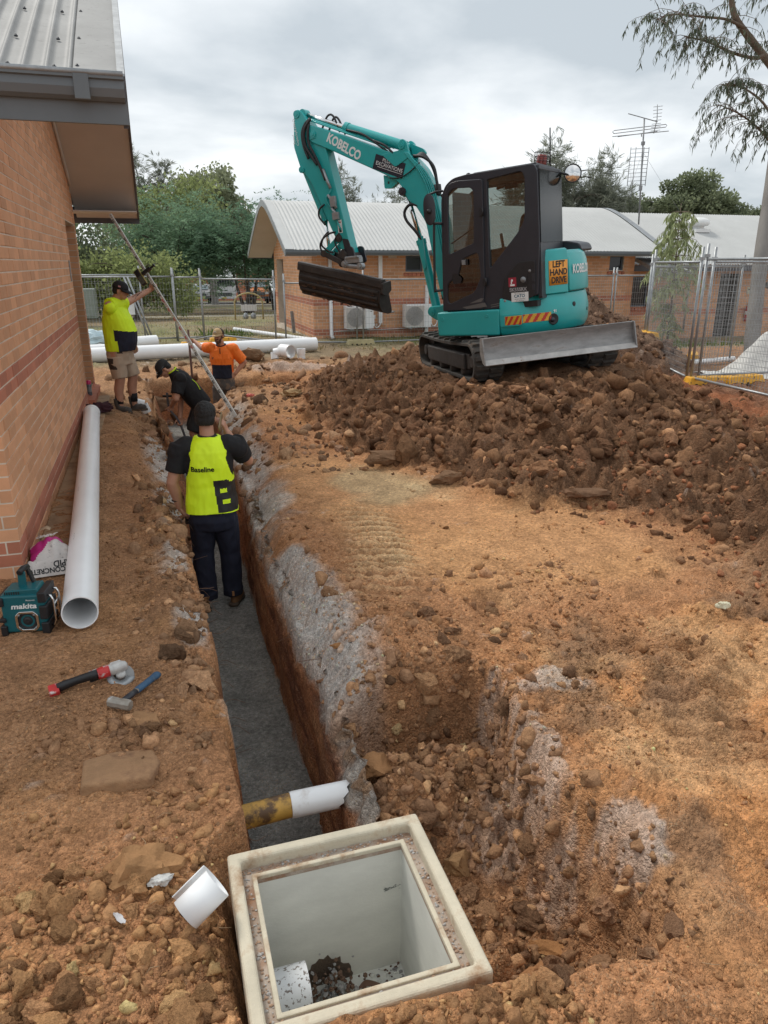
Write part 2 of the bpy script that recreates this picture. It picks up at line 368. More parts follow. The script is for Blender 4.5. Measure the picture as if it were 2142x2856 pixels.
def ground(x, y, want_col=False):
    x = np.asarray(x, float); y = np.asarray(y, float)
    near = np.exp(-np.maximum(0, np.hypot(x - 1, y - 5) - 14) / 10)
    slope = -.03 * np.clip(y - 20, 0, 60) - .42 * sst(10.5, 14, x) * sst(14, 19.5, y)
    n1 = fbm(x, y, .9, 5, 3); n2 = fbm(x, y, 5.0, 5, 11); n3 = fbm(x, y, 24.0, 4, 23); nb = fbm(x, y, 2.3, 4, 31)
    z = .03 * n1 * near + slope
    # rough dug soil against compact traffic soil
    comp = sst(-.35, .25, sdf([(.95, 7.6), (1.0, 6.4), (1.25, 5.4), (1.35, 4.3), (1.7, 4.0), (2.2, 3.75), (3.0, 3.6), (3.5, 4.1), (3.2, 5.0), (2.55, 5.4), (2.25, 6.3), (1.75, 7.4)], x, y) + .18 * nb)
    left_strip = sst(.12, -.05, x) * sst(1.9, 3.1, y) * sst(14, 11, y)
    rough = np.clip(1 - comp * .85 - left_strip * .35, .1, 1) * near
    # spoil mound and the track the excavator stands on
    dm = sdf(MOUND, x, y) + .16 * nb
    plane = .55 + .0885 * (x - 4.87) - .035 * (np.maximum(y, 8.0) - 9.3)
    hm = np.clip(plane, .30, .64) * (1 - .58 * sst(8.1, 6.0, y)) * (1 - .55 * sst(5.0, 6.3, x) * sst(8.6, 7.3, y))
    hm = hm * (1 - .80 * sst(6.0, 7.4, x + .12 * nb)) * (1 - .55 * sst(6.2, 3.4, y))
    m = sst(-.05, 2.1, dm); mask_m = sst(0, .35, dm)
    z = z + hm * m + mask_m * (.075 * nb + .055 * n2) * (1 - .8 * sst(.35, .0, np.abs(x - 4.85) - 1.2) * sst(.3, 0, np.abs(y - 9.5) - 1.7))
    z = z + .22 * bump2(x, y, 3.6, 6.7, .9, .7) + .06 * bump2(x, y, 4.7, 6.5, .8, .5)
    # heap behind the machine
    rh = np.hypot((x - 7.65) / 1.05, (y - 12.6) / 1.0) + .22 * nb
    heap = np.clip(1 - rh / 2.3, 0, 1); z = z + 1.35 * (heap ** .85) + (heap > 0) * .05 * n2
    # tall lumps along the trench and by the back trench
    z = z + .07 * left_strip * bump2(x, y, -.02, 6.2, .16, 1.2) * (1 + n2) + .05 * bump2(x, y, -.05, 4.1, .14, .5) + .16 * bump2(x, y, 2.3, 13.9, .8, .35) * (1 + .6 * n2) + .13 * bump2(x, y, .1, 12.6, .6, .3)
    z = z + .10 * bump2(x, y, 1.15, 3.35, .35, .16) * (1 + .7 * n2) + .06 * bump2(x, y, 1.75, 1.9, .18, .5) + .05 * bump2(x, y, 1.2, 1.18, .5, .09) * (1 + n2) + .06 * bump2(x, y, .45, 1.27, .42, .055) * (1 + 1.2 * n2)
    z = z + rough * (.036 * n2 + .020 * n3) + (1 - rough) * .006 * n3 * near
    wx_ = x + .03 * n2; wy_ = y + .03 * n3; l1 = lumps(wx_, wy_, 6.5, 3); l2 = lumps(wx_ + .01 * n3, wy_, 13, 7); l3 = lumps(wx_, wy_, 27, 12)
    lm = mask_m * (1 - .9 * sst(.35, .0, np.abs(x - 4.85) - 1.2) * sst(.3, 0, np.abs(y - 9.5) - 1.7))
    lm = lm * (1 - .75 * sst(6.7, 7.5, x))
    z = z + lm * (1.1 * l1 + 1.0 * l2 + .8 * l3) + (heap > 0) * (.8 * l1 + .5 * l2) * sst(8.6, 8.0, x) + rough * (1 - mask_m) * (.22 * l2 + .45 * l3) * sst(-.3, .3, n1 + .3 * nb)
    churn = sst(1.35, 1.75, x) * sst(4.2, 3.6, y + .3 * nb) * sst(.9, 1.3, y) * (1 - mask_m)
    z = z + churn * (.045 * nb + .022 * n2 + .5 * l1 * sst(-.1, .3, nb) + .35 * l2) - churn * .05 * np.abs(fbm(.8 * x + .6 * y, 2.2 * (.6 * x - .8 * y), 1.3, 4, 61))
    # wheel and track prints in the compact soil
    ex, ey = x - 1.45, y - 4.7; a = -.22; p = ex * math.sin(a) * -1 + ey * math.cos(a); q = ex * math.cos(a) + ey * math.sin(a)
    pr = sst(.34, .10, np.abs(q + .15 * p * p) + .10 * nb) * sst(1.25, .4, np.abs(p) + .2 * n1) * np.maximum(comp, .75)
    bars = np.abs((p / .125 + .9 * q + .12 * nb) % 1 - .5) * 2
    z = z + pr * (-.026 + .050 * sst(.35, .62, bars))
    ex, ey = x - 2.35, y - 2.55; p = ex * .3 + ey * .95; q = ex * .95 - ey * .3
    pr2 = sst(.26, .16, np.abs(q)) * sst(.8, .4, np.abs(p)); z = z + pr2 * (-.022 + .040 * sst(.3, .6, np.abs(((p + .2 * q) / .12) % 1 - .5) * 2))
    # trench
    wig = .03 * fbm(x * 0 + .3, y, 3.0, 5, 41, .6) + .018 * n2
    xl = np.interp(y, [2, 3.85, 5, 6.6, 9.5, 13], [.17, .145, .12, .08, -.05, -.2]) + 1.3 * wig + .25 * l2 * sst(2.6, 3, y)
    xr = np.interp(y, [2, 3.2, 5.3, 6.1, 7.2, 9, 13], [.60, .67, .66, .68, .76, .82, .9]) - .5 * wig + .02 * n2
    dt = np.minimum(np.minimum(x - xl, xr - x), np.minimum(y - 2.1, 13.35 - y))
    right_side = x > (xl + xr) / 2
    lip = np.where(right_side, x - xr, xl - x)
    ony = sst(2.7, 3.1, y) * sst(13.4, 12.6, y)
    slump = sst(5.4, 7.2, y)                      # the far walls have slumped to slopes
    z = z - ony * (lip > -.08) * np.where(right_side, .20 + .10 * n2 + .06 * slump, .06 + .16 * slump) * np.exp(-(np.maximum(lip, 0) / (.13 + .05 * nb + .13 * slump)) ** 2)
    fl = np.interp(y, [2.1, 2.7, 3.1, 9, 12, 13.3], [-.84, -.85, -.86, -.86, -.82, -.7]) + .012 * n2 + .004 * n3
    w = .05 + .30 * slump * sst(6, 9, y)
    t = sst(-.015, w, dt + .015 * n2 * ony)
    zt = z * (1 - t) + fl * t
    # branch trench to the right at the far end, orange worker stands in it
    db = np.minimum(np.minimum(x - .5, 2.6 - x), np.minimum(y - 12.35, 13.35 - y)) + .05 * nb
    tb = sst(0, .25, db); zt = np.where(tb > 0, np.minimum(zt, zt * (1 - tb) + (-.85 + .6 * sst(1.5, 2.6, x)) * tb), zt)
    # a second shallow cut further right
    zt = zt - .22 * bump2(x, y, 3.0, 14.9, .9, .28)
    z = zt
    # hole round the pit
    dh = sdf(HOLE, x, y) + .022 * n2 + .03 * nb * sst(0.8, 1.1, x) + .008 * n3
    lx = sst(.16, .0, x); bw = .10 + .26 * lx * sst(2.2, 1.9, y) + .10 * sst(1.0, 1.25, x) * sst(2.7, 2.3, y)
    th = sst(-.01, 1.0, dh / bw)
    deep = -.52 + .10 * sst(.3, -.2, x) + .30 * sst(.14, .03, x) * sst(2.25, 2.05, y) + .24 * bump2(x, y, 1.10, 2.62, .34, .30) + .20 * bump2(x, y, .84, 2.52, .16, .30) + .10 * bump2(x, y, 1.22, 1.5, .18, .14) + .05 * n2 + .02 * n3 + .05 * nb
    zh = z * (1 - th) + np.minimum(z, deep) * th
    intr = sst(.02, -.05, np.maximum(np.abs(x - .40) - .20, 2.0 - y))      # keep the trench mouth open
    z = np.where(dh > -.05, np.where(dt > 0, np.minimum(z, zh), zh), z)
    z = z + th * (.03 * n2 + .9 * l2 + .8 * l3)
    # inside the concrete box the soil is far below its floor
    box = (np.abs(x - .425) < .32) & (np.abs(y - 1.74) < .31); z = np.where(box, -.8, z)
    if not want_col: return z
    # ---------------------------------------------------------------- colours (albedo of the materials lying there)
    def C(*c): return np.array(c)
    col = np.zeros(x.shape + (3,)); col[:] = C(.312, .154, .074)
    def mixc(c, f): 
        nonlocal col
        f = np.clip(f, 0, 1)[..., None]; col = col * (1 - f) + np.array(c) * f
    mixc((.36, .178, .074), sst(-.1, .5, nb) * .7)
    mixc((.385, .180, .072), sst(1.2, 1.9, x) * sst(3.6, 2.4, y) * .75); mixc((.20, .115, .065), sst(1.3, 1.7, x) * sst(4.2, 3.4, y) * sst(.05, .4, fbm(x, y, 1.9, 5, 71)) * .85); mixc((.47, .28, .14), sst(1.3, 1.7, x) * sst(4.2, 3.4, y) * sst(.1, .45, fbm(x, y, 1.5, 5, 73)) * .6)                        # orange soil right of the pit
    mixc((.235, .140, .078), left_strip * .45)
    mixc((.42, .228, .106), comp * (.75 + .4 * n1))                                           # compact tan clay
    mixc((.47, .305, .165), comp * sst(.25, .55, fbm(x, y, 1.7, 4, 77)) * .7)
    mixc((.52, .36, .20), pr * sst(.4, .7, bars) * .65); mixc((.21, .12, .062), pr * sst(.45, .25, bars) * .8); mixc((.22, .125, .07), pr2 * .5)
    mixc((.30, .25, .15), .6 * sst(-.15, .25, .9 * bump2(x, y, 1.95, 6.25, .55, .75) - .45 + .3 * nb) * sst(.1, -.2, dm))   # greenish mix
    mixc((.112, .059, .033), mask_m * .92)                                                    # dark spoil
    mixc((.27, .095, .042), mask_m * sst(5.2, 7.0, x - .25 * (y - 5)) * (.75 + .25 * n1))     # red soil at the right
    mixc((.22, .12, .065), mask_m * sst(.3, .6, fbm(x, y, 3.1, 4, 55)) * .6)
    mixc((.115, .072, .050), (heap > 0) * .8)
    far = sst(14.6, 16.4, y + .5 * nb) ; mixc((.30, .20, .12), sst(9, 11, y) * sst(2.2, 1.4, x) * .35)
    gr = fbm(x, y, .35, 5, 91)
    mixc((.215, .165, .105), far * .95); mixc((.235, .21, .115), far * sst(-.1, .3, gr)); mixc((.115, .135, .045), far * sst(.2, .5, gr) * .8)
    mixc((.17, .115, .08), sst(7.5, 8.5, x) * sst(16, 13, y) * .6)
    # grey crusher dust spilled along the trench
    sR = sst(.85, .30, np.maximum(lip, 0) / (.42 + .10 * bump2(x, y, .9, 3.7, 1, .6) + .24 * nb + .15 * n2 + .12 * sst(5, 7, y))) * right_side * sst(2.75, 3.15, y) * sst(12.4, 11.0, y) * sst(-.06, .0, lip)
    sR = sR * sst(-.55, -.15, nb + .45 * n2 + .25 * sst(4.9, 5.3, y) * 0 + .35 * (bump2(x, y, .95, 4.5, .35, .8) + bump2(x, y, .9, 3.5, .35, .4) + bump2(x, y, 1.05, 7.4, .3, 1.2)))
    sR = sR * (1 - .9 * bump2(x, y, .85, 5.35, .25, .22))
    sL = (1 - right_side) * (lip > -.06) * sst(.30, .05, lip) * sst(.05, .3, bump2(x, y, -.12, 4.9, .2, .25) + .9 * bump2(x, y, .05, 3.9, .08, .25) + .9 * bump2(x, y, .0, 6.6, .14, .5) + 1.1 * bump2(x, y, 0, 8.6, .22, 1.0) + .45 * n2 + .2 * nb - .12)
    oth = sst(.25, .6, bump2(x, y, 1.52, 1.72, .09, .16) * 1.2 + .9 * bump2(x, y, 1.25, 2.25, .22, .16) + .8 * bump2(x, y, 1.32, 1.95, .12, .12) + .7 * bump2(x, y, 1.2, 2.85, .3, .1) + .6 * bump2(x, y, 1.45, 2.5, .15, .2) + .7 * bump2(x, y, 1.7, 2.75, .2, .12) + .55 * n2 + .3 * n3 - .1)
    oth = np.maximum(oth, sst(.4, .7, bump2(x, y, 2.6, 13.8, 1.0, .35) + .4 * n2))
    grey = C(.42, .405, .38)
    for f in (sR, sL, oth * .48): mixc(grey, f * (.80 + .3 * n3))
    # walls and floor of the trench
    wall = sst(.15, .4, t) * sst(2.1, 2.3, y)
    mixc((.27, .105, .048), wall * .85); mixc((.20, .10, .06), wall * sst(.0, .4, n2) * .6)
    mixc((.19, .185, .17), sst(.95, .995, t) * sst(2.3, 2.6, y + .2 * nb))
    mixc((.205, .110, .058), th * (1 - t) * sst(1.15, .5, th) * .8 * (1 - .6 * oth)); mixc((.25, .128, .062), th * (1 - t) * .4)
    col = col * np.where(far[..., None] > .5, 1.2, 1.42)
    return z, np.clip(col, .01, .75)

def axis_pts(segs):
    out = [segs[0][0]]
    for a, b, s in segs:
        n = max(1, int(round((b - a) / s))); out += list(np.linspace(a, b, n + 1)[1:])
    return np.array(out)
def geo(a, b, s0, f=1.12):
    pts = [a]; s = s0
    while abs(pts[-1] - a) < abs(b - a): pts.append(pts[-1] + s * (1 if b > a else -1)); s *= f
    return pts[1:]
xs = axis_pts([(-1.3, -.3, .03), (-.3, 2.0, .0135), (2.0, 7.0, .024), (7.0, 9.5, .05)])
xs = np.array(geo(-1.3, -160, .06)[::-1] + list(xs) + geo(9.5, 220, .08))
ys = axis_pts([(.9, 3.3, .0135), (3.3, 5.2, .020), (5.2, 9.4, .026), (9.4, 16, .055)])
ys = np.array(geo(.9, -40, .04)[::-1] + list(ys) + geo(16, 330, .09))
X, Y = np.meshgrid(xs, ys, indexing='ij'); Zg, Cg = ground(X, Y, True)
# gentle fall of the land behind the back fence
me = bpy.data.meshes.new('ground'); nx, ny = X.shape
me.vertices.add(nx * ny); me.vertices.foreach_set('co', np.stack([X, Y, Zg], -1).reshape(-1).astype(np.float32))
idx = np.arange(nx * ny).reshape(nx, ny)
q = np.stack([idx[:-1, :-1], idx[1:, :-1], idx[1:, 1:], idx[:-1, 1:]], -1).reshape(-1, 4)
me.loops.add(q.size); me.loops.foreach_set('vertex_index', q.reshape(-1).astype(np.int32))
me.polygons.add(len(q)); me.polygons.foreach_set('loop_start', (np.arange(len(q)) * 4).astype(np.int32)); me.polygons.foreach_set('loop_total', np.full(len(q), 4, np.int32))
me.polygons.foreach_set('use_smooth', np.ones(len(q), bool)); me.update()
ca = me.color_attributes.new('Col', 'FLOAT_COLOR', 'POINT')
ca.data.foreach_set('color', np.concatenate([Cg, np.ones(Cg.shape[:2] + (1,))], -1).reshape(-1).astype(np.float32))
def soil_mat():
    m, t, b = newmat('soil'); N = t.nodes; L = t.links
    b.inputs['Roughness'].default_value = .95; b.inputs['Specular IOR Level'].default_value = .2
    at = N.new('ShaderNodeAttribute'); at.attribute_name = 'Col'; tcn = N.new('ShaderNodeTexCoord'); P = tcn.outputs['Object']
    def noise(sc, d=6, r=.65):
        n = N.new('ShaderNodeTexNoise'); n.inputs['Scale'].default_value = sc; n.inputs['Detail'].default_value = d; n.inputs['Roughness'].default_value = r; L.new(P, n.inputs['Vector']); return n.outputs[0]
    a = noise(4.5); c = noise(38); v = N.new('ShaderNodeTexVoronoi'); v.inputs['Scale'].default_value = 75; L.new(P, v.inputs['Vector'])
    v2 = N.new('ShaderNodeTexVoronoi'); v2.inputs['Scale'].default_value = 190; L.new(P, v2.inputs['Vector'])
    def mr(s, a0, a1, b0, b1):
        n = N.new('ShaderNodeMapRange'); n.inputs[1].default_value = a0; n.inputs[2].default_value = a1; n.inputs[3].default_value = b0; n.inputs[4].default_value = b1; L.new(s, n.inputs[0]); return n.outputs[0]
    def op(o, x, y):
        n = N.new('ShaderNodeMath'); n.operation = o
        for i, s in enumerate((x, y)):
            if isinstance(s, float): n.inputs[i].default_value = s
            else: L.new(s, n.inputs[i])
        return n.outputs[0]
    sepc = N.new('ShaderNodeSeparateColor'); L.new(v.outputs['Color'], sepc.inputs[0]); sep2 = N.new('ShaderNodeSeparateColor'); L.new(v2.outputs['Color'], sep2.inputs[0])
    f = op('MULTIPLY', op('MULTIPLY', mr(a, .3, .7, .72, 1.28), mr(c, .3, .7, .74, 1.26)), op('MULTIPLY', mr(sepc.outputs[0], 0, 1, .78, 1.22), mr(sep2.outputs[0], 0, 1, .84, 1.16)))
    vm = N.new('ShaderNodeVectorMath'); vm.operation = 'SCALE'; L.new(at.outputs['Color'], vm.inputs[0]); L.new(f, vm.inputs['Scale'])
    # pale sandy grains
    mxx = N.new('ShaderNodeMix'); mxx.data_type = 'RGBA'; mxx.inputs[7].default_value = (.45, .32, .20, 1)
    L.new(op('MULTIPLY', mr(sep2.outputs[1], .90, .92, 0, .55), mr(a, .45, .6, 0, 1)), mxx.inputs[0]); L.new(vm.outputs[0], mxx.inputs[6]); L.new(mxx.outputs[2], b.inputs['Base Color'])
    hgt = op('ADD', op('ADD', op('MULTIPLY', noise(20, 6, .58), 1.4), op('MULTIPLY', noise(90, 5), .5)), op('ADD', op('MULTIPLY', v.outputs['Distance'], -.55), op('MULTIPLY', v2.outputs['Distance'], -.30)))
    bp = N.new('ShaderNodeBump'); bp.inputs['Strength'].default_value = 1; bp.inputs['Distance'].default_value = .017; L.new(hgt, bp.inputs['Height']); L.new(bp.outputs[0], b.inputs['Normal'])
    return m
M['soil'] = soil_mat(); me.materials.append(M['soil'])
ground_o = link('ground', me); tag(ground_o, 'dug brown clay ground with trench, pit hole and spoil mound', kind='structure')
# the cut face of the trench on the right, as a grid of its own so that its scrape marks keep their detail
yw = np.linspace(2.28, 6.9, 360); zw = np.linspace(-.875, -.13, 46); YW, ZW = np.meshgrid(yw, zw, indexing='ij'); u_ = (ZW + .875) / .745
xw = np.interp(YW, [2, 3.2, 5.3, 6.1, 7.2], [.60, .67, .66, .68, .76]) - .015 * fbm(YW * 0 + .3, YW, 3.0, 5, 41, .6)
top_ = sst(.62, 1.0, u_ + .10 * fbm(YW, ZW, 4, 3, 6))
xw = xw - .050 + .035 * u_ + .10 * top_ ** 1.5 + .010 * fbm(YW * 2.2, ZW * 16, 1, 4, 51) + .010 * fbm(YW, ZW, 7, 4, 52) * (1 + 2.5 * top_) + top_ * (.9 * lumps(YW, ZW, 17, 4) + .6 * lumps(YW, ZW, 34, 8)) * -1
band = fbm(YW * 1.3, ZW * 13, 1, 5, 53); blot = fbm(YW, ZW, 5, 5, 54)
cw = np.zeros(YW.shape + (3,)); cw[:] = (.36, .155, .072)
def _mx(c, k):
    global cw
    k = np.clip(k, 0, 1)[..., None]; cw = cw * (1 - k) + np.array(c) * k
_mx((.20, .085, .048), sst(.0, .35, band)); _mx((.46, .24, .12), sst(.1, .4, -band) * .6); _mx((.26, .13, .075), sst(.1, .4, blot) * .7); _mx((.40, .37, .33), sst(.25, .75, top_ + .45 * blot) * .9); _mx((.33, .21, .13), sst(.1, .35, fbm(YW, ZW, 11, 4, 57)) * top_)
mw_ = bpy.data.meshes.new('trench_wall'); na, nb_ = YW.shape; mw_.vertices.add(na * nb_); mw_.vertices.foreach_set('co', np.stack([xw, YW, ZW], -1).reshape(-1).astype(np.float32)); ii = np.arange(na * nb_).reshape(na, nb_)
qq = np.stack([ii[:-1, :-1], ii[:-1, 1:], ii[1:, 1:], ii[1:, :-1]], -1).reshape(-1, 4); mw_.loops.add(qq.size); mw_.loops.foreach_set('vertex_index', qq.reshape(-1).astype(np.int32)); mw_.polygons.add(len(qq)); mw_.polygons.foreach_set('loop_start', (np.arange(len(qq)) * 4).astype(np.int32)); mw_.polygons.foreach_set('loop_total', np.full(len(qq), 4, np.int32)); mw_.polygons.foreach_set('use_smooth', np.ones(len(qq), bool)); mw_.update()
cb_ = mw_.color_attributes.new('Col', 'FLOAT_COLOR', 'POINT'); cb_.data.foreach_set('color', np.concatenate([cw, np.ones(YW.shape + (1,))], -1).reshape(-1).astype(np.float32)); mw_.materials.append(M['soil']); tag(link('trench_wall', mw_), 'cut clay face of the trench with grey dust crust on top', kind='structure')
def gz(x, y): return float(ground(np.array([x]), np.array([y]))[0])

# ------------------------------------------------------------------ clods, stones and crumbs
def ico(sub):
    bm = bmesh.new(); bmesh.ops.create_icosphere(bm, subdivisions=sub, radius=1); bm.verts.ensure_lookup_table()
    v = np.array([p.co[:] for p in bm.verts]); f = np.array([[q.index for q in p.verts] for p in bm.faces]); bm.free(); return v, f
def rock_shape(sub, seed):
    v, f = ico(sub); rs = np.random.RandomState(seed)
    d = np.array([mnoise.fractal(Vector(p * 1.1 + seed * 3.7), 1.0, 2.0, 4) for p in v]); d1 = np.array([abs(mnoise.fractal(Vector(p * 2.3 + seed * 1.9), .9, 2.0, 4)) for p in v]); v = v * (1.12 + .42 * d - .34 * d1)[:, None]
    for k in range(rs.randint(1, 4)):                     # knock flat facets off
        n = rs.normal(size=3); n /= np.linalg.norm(n); c = rs.uniform(.55, .9); e = v @ n - c
        v = v - np.where(e > 0, e, 0)[:, None] * n * .9
    d2 = np.array([mnoise.noise(Vector(p * 3.5 + seed)) for p in v]); v = v * (1 + .10 * d2)[:, None]
    v *= rs.uniform([.8, .7, .55], [1.2, 1.1, .85]); v -= v.mean(0)
    return v, f
def hull_shape(cuts, seed, npt=15, amp=.09):
    rs = np.random.RandomState(seed); p = rs.normal(size=(npt, 3)); p /= np.linalg.norm(p, axis=1)[:, None]; p *= rs.uniform(.65, 1.1, (npt, 1)) * rs.uniform([.9, .65, .5], [1.25, 1.0, .8])
    bm = bmesh.new(); [bm.verts.new(q) for q in p]; bmesh.ops.convex_hull(bm, input=bm.verts); bmesh.ops.delete(bm, geom=[v for v in bm.verts if not v.link_faces], context='VERTS')
    bmesh.ops.triangulate(bm, faces=bm.faces)
    if cuts: bmesh.ops.subdivide_edges(bm, edges=bm.edges, cuts=cuts, use_grid_fill=True); bmesh.ops.triangulate(bm, faces=bm.faces)
    for v in bm.verts:
        k = mnoise.fractal(v.co * 2.2 + Vector((seed, 0, 0)), .9, 2.0, 5); j = abs(mnoise.noise(v.co * 3.1 + Vector((0, seed, 0)))); v.co *= 1 + amp * 1.6 * k - amp * 1.5 * j
    bm.verts.ensure_lookup_table(); bm.verts.index_update(); v = np.array([q.co[:] for q in bm.verts]); f = np.array([[q.index for q in g.verts] for g in bm.faces]); bm.free(); return v - v.mean(0), f
BIG = [rock_shape(3, 100 + i) for i in range(5)] + [hull_shape(4, 140 + i, 16, .16) for i in range(9)]; MID = [rock_shape(2, 200 + i) for i in range(4)] + [hull_shape(1, 240 + i, 14, .15) for i in range(10)]
TINY = [rock_shape(1, 300 + i) for i in range(3)] + [hull_shape(0, 340 + i, 12) for i in range(6)]; MINI = [hull_shape(0, 400 + i, 16) for i in range(8)]
M['clod'] = mat('clod', (1, 1, 1), .95, var=.32, scale=5, bump=1.0, bscale=8, spec=.12, objcol=True, detail=9, bdist=.022)
M['clod_mass'] = mat('clod_mass', (1, 1, 1), .95, var=.3, scale=40, bump=1.0, bscale=75, spec=.12, attr='Col', detail=8, bdist=.016)
BIGME = []
for i, (v, f) in enumerate(BIG):
    m_ = bpy.data.meshes.new('clod'); m_.from_pydata(v.tolist(), [], f.tolist()); m_.materials.append(M['clod'])
    for p in m_.polygons: p.use_smooth = True
    m_.set_sharp_from_angle(angle=R(26)); BIGME.append(m_)
def rotmats(n, rs):
    q = rs.normal(size=(n, 4)); q /= np.linalg.norm(q, axis=1)[:, None]; w, x, y, z = q.T
    return np.stack([1 - 2 * (y * y + z * z), 2 * (x * y - z * w), 2 * (x * z + y * w), 2 * (x * y + z * w), 1 - 2 * (x * x + z * z), 2 * (y * z - x * w), 2 * (x * z - y * w), 2 * (y * z + x * w), 1 - 2 * (x * x + y * y)], -1).reshape(n, 3, 3)
rs = np.random.RandomState(5)
def scatter(n, gen, med, sig, mx, colour, grp, accept=None, embed=.52):
    x, y = gen(n); s = np.minimum(med * np.exp(rs.normal(size=n) * sig), mx)
    ok = np.ones(n, bool)
    if accept is not None: ok &= accept(x, y) > rs.uniform(size=n)
    ok &= ~((np.abs(x - .425) < .37 + s) & (np.abs(y - 1.74) < .37 + s))           # not in the pit box
    ok &= ~((x < -.70) & (y > 4.6) & (y < 13.2)) & ~((x < -.28) & (y > 3.6) & (y < 10.2) & (s > .012))
    ok &= ~((x < -.6) & (y > 3.4) & (y < 5.2)) & ~((x > .15) & (x < .62) & (y > 2.9) & (y < 12.2))
    ok &= ~((np.hypot(x + .4, (y - 3.25) * 1.1) < .27) & (s > .010))
    ok &= ~((x > -.68) & (x < -.40) & (y > 3.78) & (y < 4.6))
    ok &= ~((np.abs(x - .35) < .36) & (np.abs(y - 2.58) < .12))
    x, y, s = x[ok], y[ok], s[ok]; c = colour(x, y) * np.exp(rs.normal(size=(len(x), 1)) * .26)
    return dict(x=x, y=y, z=ground(x, y) + s * (.55 - embed) , s=s, c=np.clip(c * 1.55, .01, .7), g=np.full(len(x), grp))
def uni(x0, x1, y0, y1): return lambda n: (rs.uniform(x0, x1, n), rs.uniform(y0, y1, n))
def near_y(x0, x1, y0, y1, p=1.8):
    def f(n):
        y = y0 + (y1 - y0) * rs.uniform(size=n) ** p; return rs.uniform(x0, x1, n), y
    return f
def tone(*c): 
    c = np.array(c)
    def f(x, y):
        k = fbm(x, y, 1.3, 3, 7)[:, None]; return c * (1 + .25 * k)
    return f
def gcol(x, y):
    c = ground(x, y, True)[1] * .62; return c * .6 + c.mean(1, keepdims=True) * np.array([1.72, .92, .44]) * .4
def mixtone(c1, c2):
    c1 = np.array(c1); c2 = np.array(c2)
    def f(x, y):
        u = (rs.uniform(size=(len(x), 1)) ** 1.5); return c1 * (1 - u) + c2 * u
    return f
def mound_d(x, y): return sst(-.22, .25, sdf(MOUND, x, y) + .2 * fbm(x, y, 1.2, 3, 9)) * (1 - .6 * sst(6.0, 7.5, x)) * (1 - sst(.1, -.25, np.maximum(np.abs(x - 4.9) - 1.15, np.abs(y - 9.6) - 1.6)) * .95)
dark = mixtone((.098, .050, .028), (.225, .122, .064)); brown = mixtone((.19, .105, .060), (.35, .195, .10)); warm = mixtone((.235, .125, .062), (.40, .218, .100))
def hole_d(x, y): return sst(-.06, .08, sdf(HOLE, x, y))
S = []
S.append(scatter(9000, uni(1.6, 8.2, 3.0, 12.6), .021, .62, .12, dark, 0, mound_d))
S.append(scatter(1000, uni(2.2, 6.0, 5.3, 8.4), .050, .45, .13, dark, 0, mound_d, .36))
S.append(scatter(1700, uni(2.9, 7.5, 2.0, 6.0), .020, .6, .09, mixtone((.17, .075, .040), (.32, .135, .065)), 0, mound_d))
S.append(scatter(1500, uni(5.8, 10.2, 10.4, 15.0), .042, .5, .13, mixtone((.09, .055, .04), (.17, .105, .07)), 0, lambda x, y: sst(2.4, 1.6, np.hypot((x - 7.65) / 1.05, y - 12.6))))
S.append(scatter(3200, uni(-1.0, .12, .95, 2.5), .0120, .60, .06, warm, 1, lambda x, y: sst(2.6, 1.9, y + .9 * fbm(x, y, 2.5, 3, 66)) ))
S.append(scatter(420, uni(-.85, .03, 1.15, 2.15), .029, .36, .065, warm, 1, lambda x, y: .35 + .65 * sst(-.1, .2, fbm(x, y, 3, 3, 67))))
S.append(scatter(2200, uni(.72, 1.6, 1.25, 3.2), .014, .65, .07, brown, 1, hole_d))
S.append(scatter(110, uni(.74, 1.5, 1.35, 3.1), .030, .35, .065, brown, 1, hole_d))
S.append(scatter(420, uni(.66, 1.5, 2.35, 3.3), .022, .5, .07, brown, 1, lambda x, y: sst(.0, .3, bump2(x, y, 1.1, 2.75, .4, .35) + .3 * fbm(x, y, 4, 3, 8))))
S.append(scatter(650, uni(.0, .95, 1.18, 1.40), .016, .55, .05, warm, 1, None))
S.append(scatter(330, uni(-.75, -.02, 2.5, 3.12), .020, .55, .065, brown, 1, lambda x, y: bump2(x, y, -.2, 2.92, .3, .17)))
S.append(scatter(1500, uni(-.30, .12, 3.1, 11.5), .026, .6, .10, mixtone((.17, .10, .06), (.30, .17, .09)), 2, lambda x, y: .12 + .9 * (bump2(x, y, -.06, 6.0, .15, 1.1) + bump2(x, y, .02, 3.7, .14, .5) + bump2(x, y, -.1, 10.6, .3, 1.2)) * sst(-.3, .2, fbm(x, y, 2.5, 3, 14))))
S.append(scatter(700, uni(-.02, .155, 2.2, 7.5), .016, .55, .055, mixtone((.20, .115, .065), (.34, .19, .10)), 2, lambda x, y: .25 + .75 * sst(-.1, .3, fbm(x, y, 3, 3, 15))))
S.append(scatter(900, uni(.72, 2.1, 6.6, 14.5), .032, .6, .12, mixtone((.14, .085, .055), (.24, .145, .08)), 2, lambda x, y: .15 + sst(.0, .4, fbm(x, y, 1.4, 4, 25))))
S.append(scatter(700, uni(-.8, 4.5, 11.8, 15.8), .045, .6, .16, mixtone((.14, .085, .05), (.25, .14, .08)), 2, lambda x, y: .15 + sst(.1, .4, fbm(x, y, 1.0, 4, 27))))
S.append(scatter(1100, uni(1.5, 3.8, 1.3, 4.1), .013, .65, .055, brown, 2, lambda x, y: .12 + .88 * sst(-.05, .35, fbm(x, y, 1.7, 4, 29))))
S.append(scatter(900, uni(.68, 2.0, 3.0, 5.2), .018, .6, .075, brown, 2, lambda x, y: .05 + .9 * bump2(x, y, 1.2, 3.35, .45, .2) + .5 * bump2(x, y, 1.0, 3.9, .15, .2) + .3 * bump2(x, y, .9, 5.3, .3, .25)))
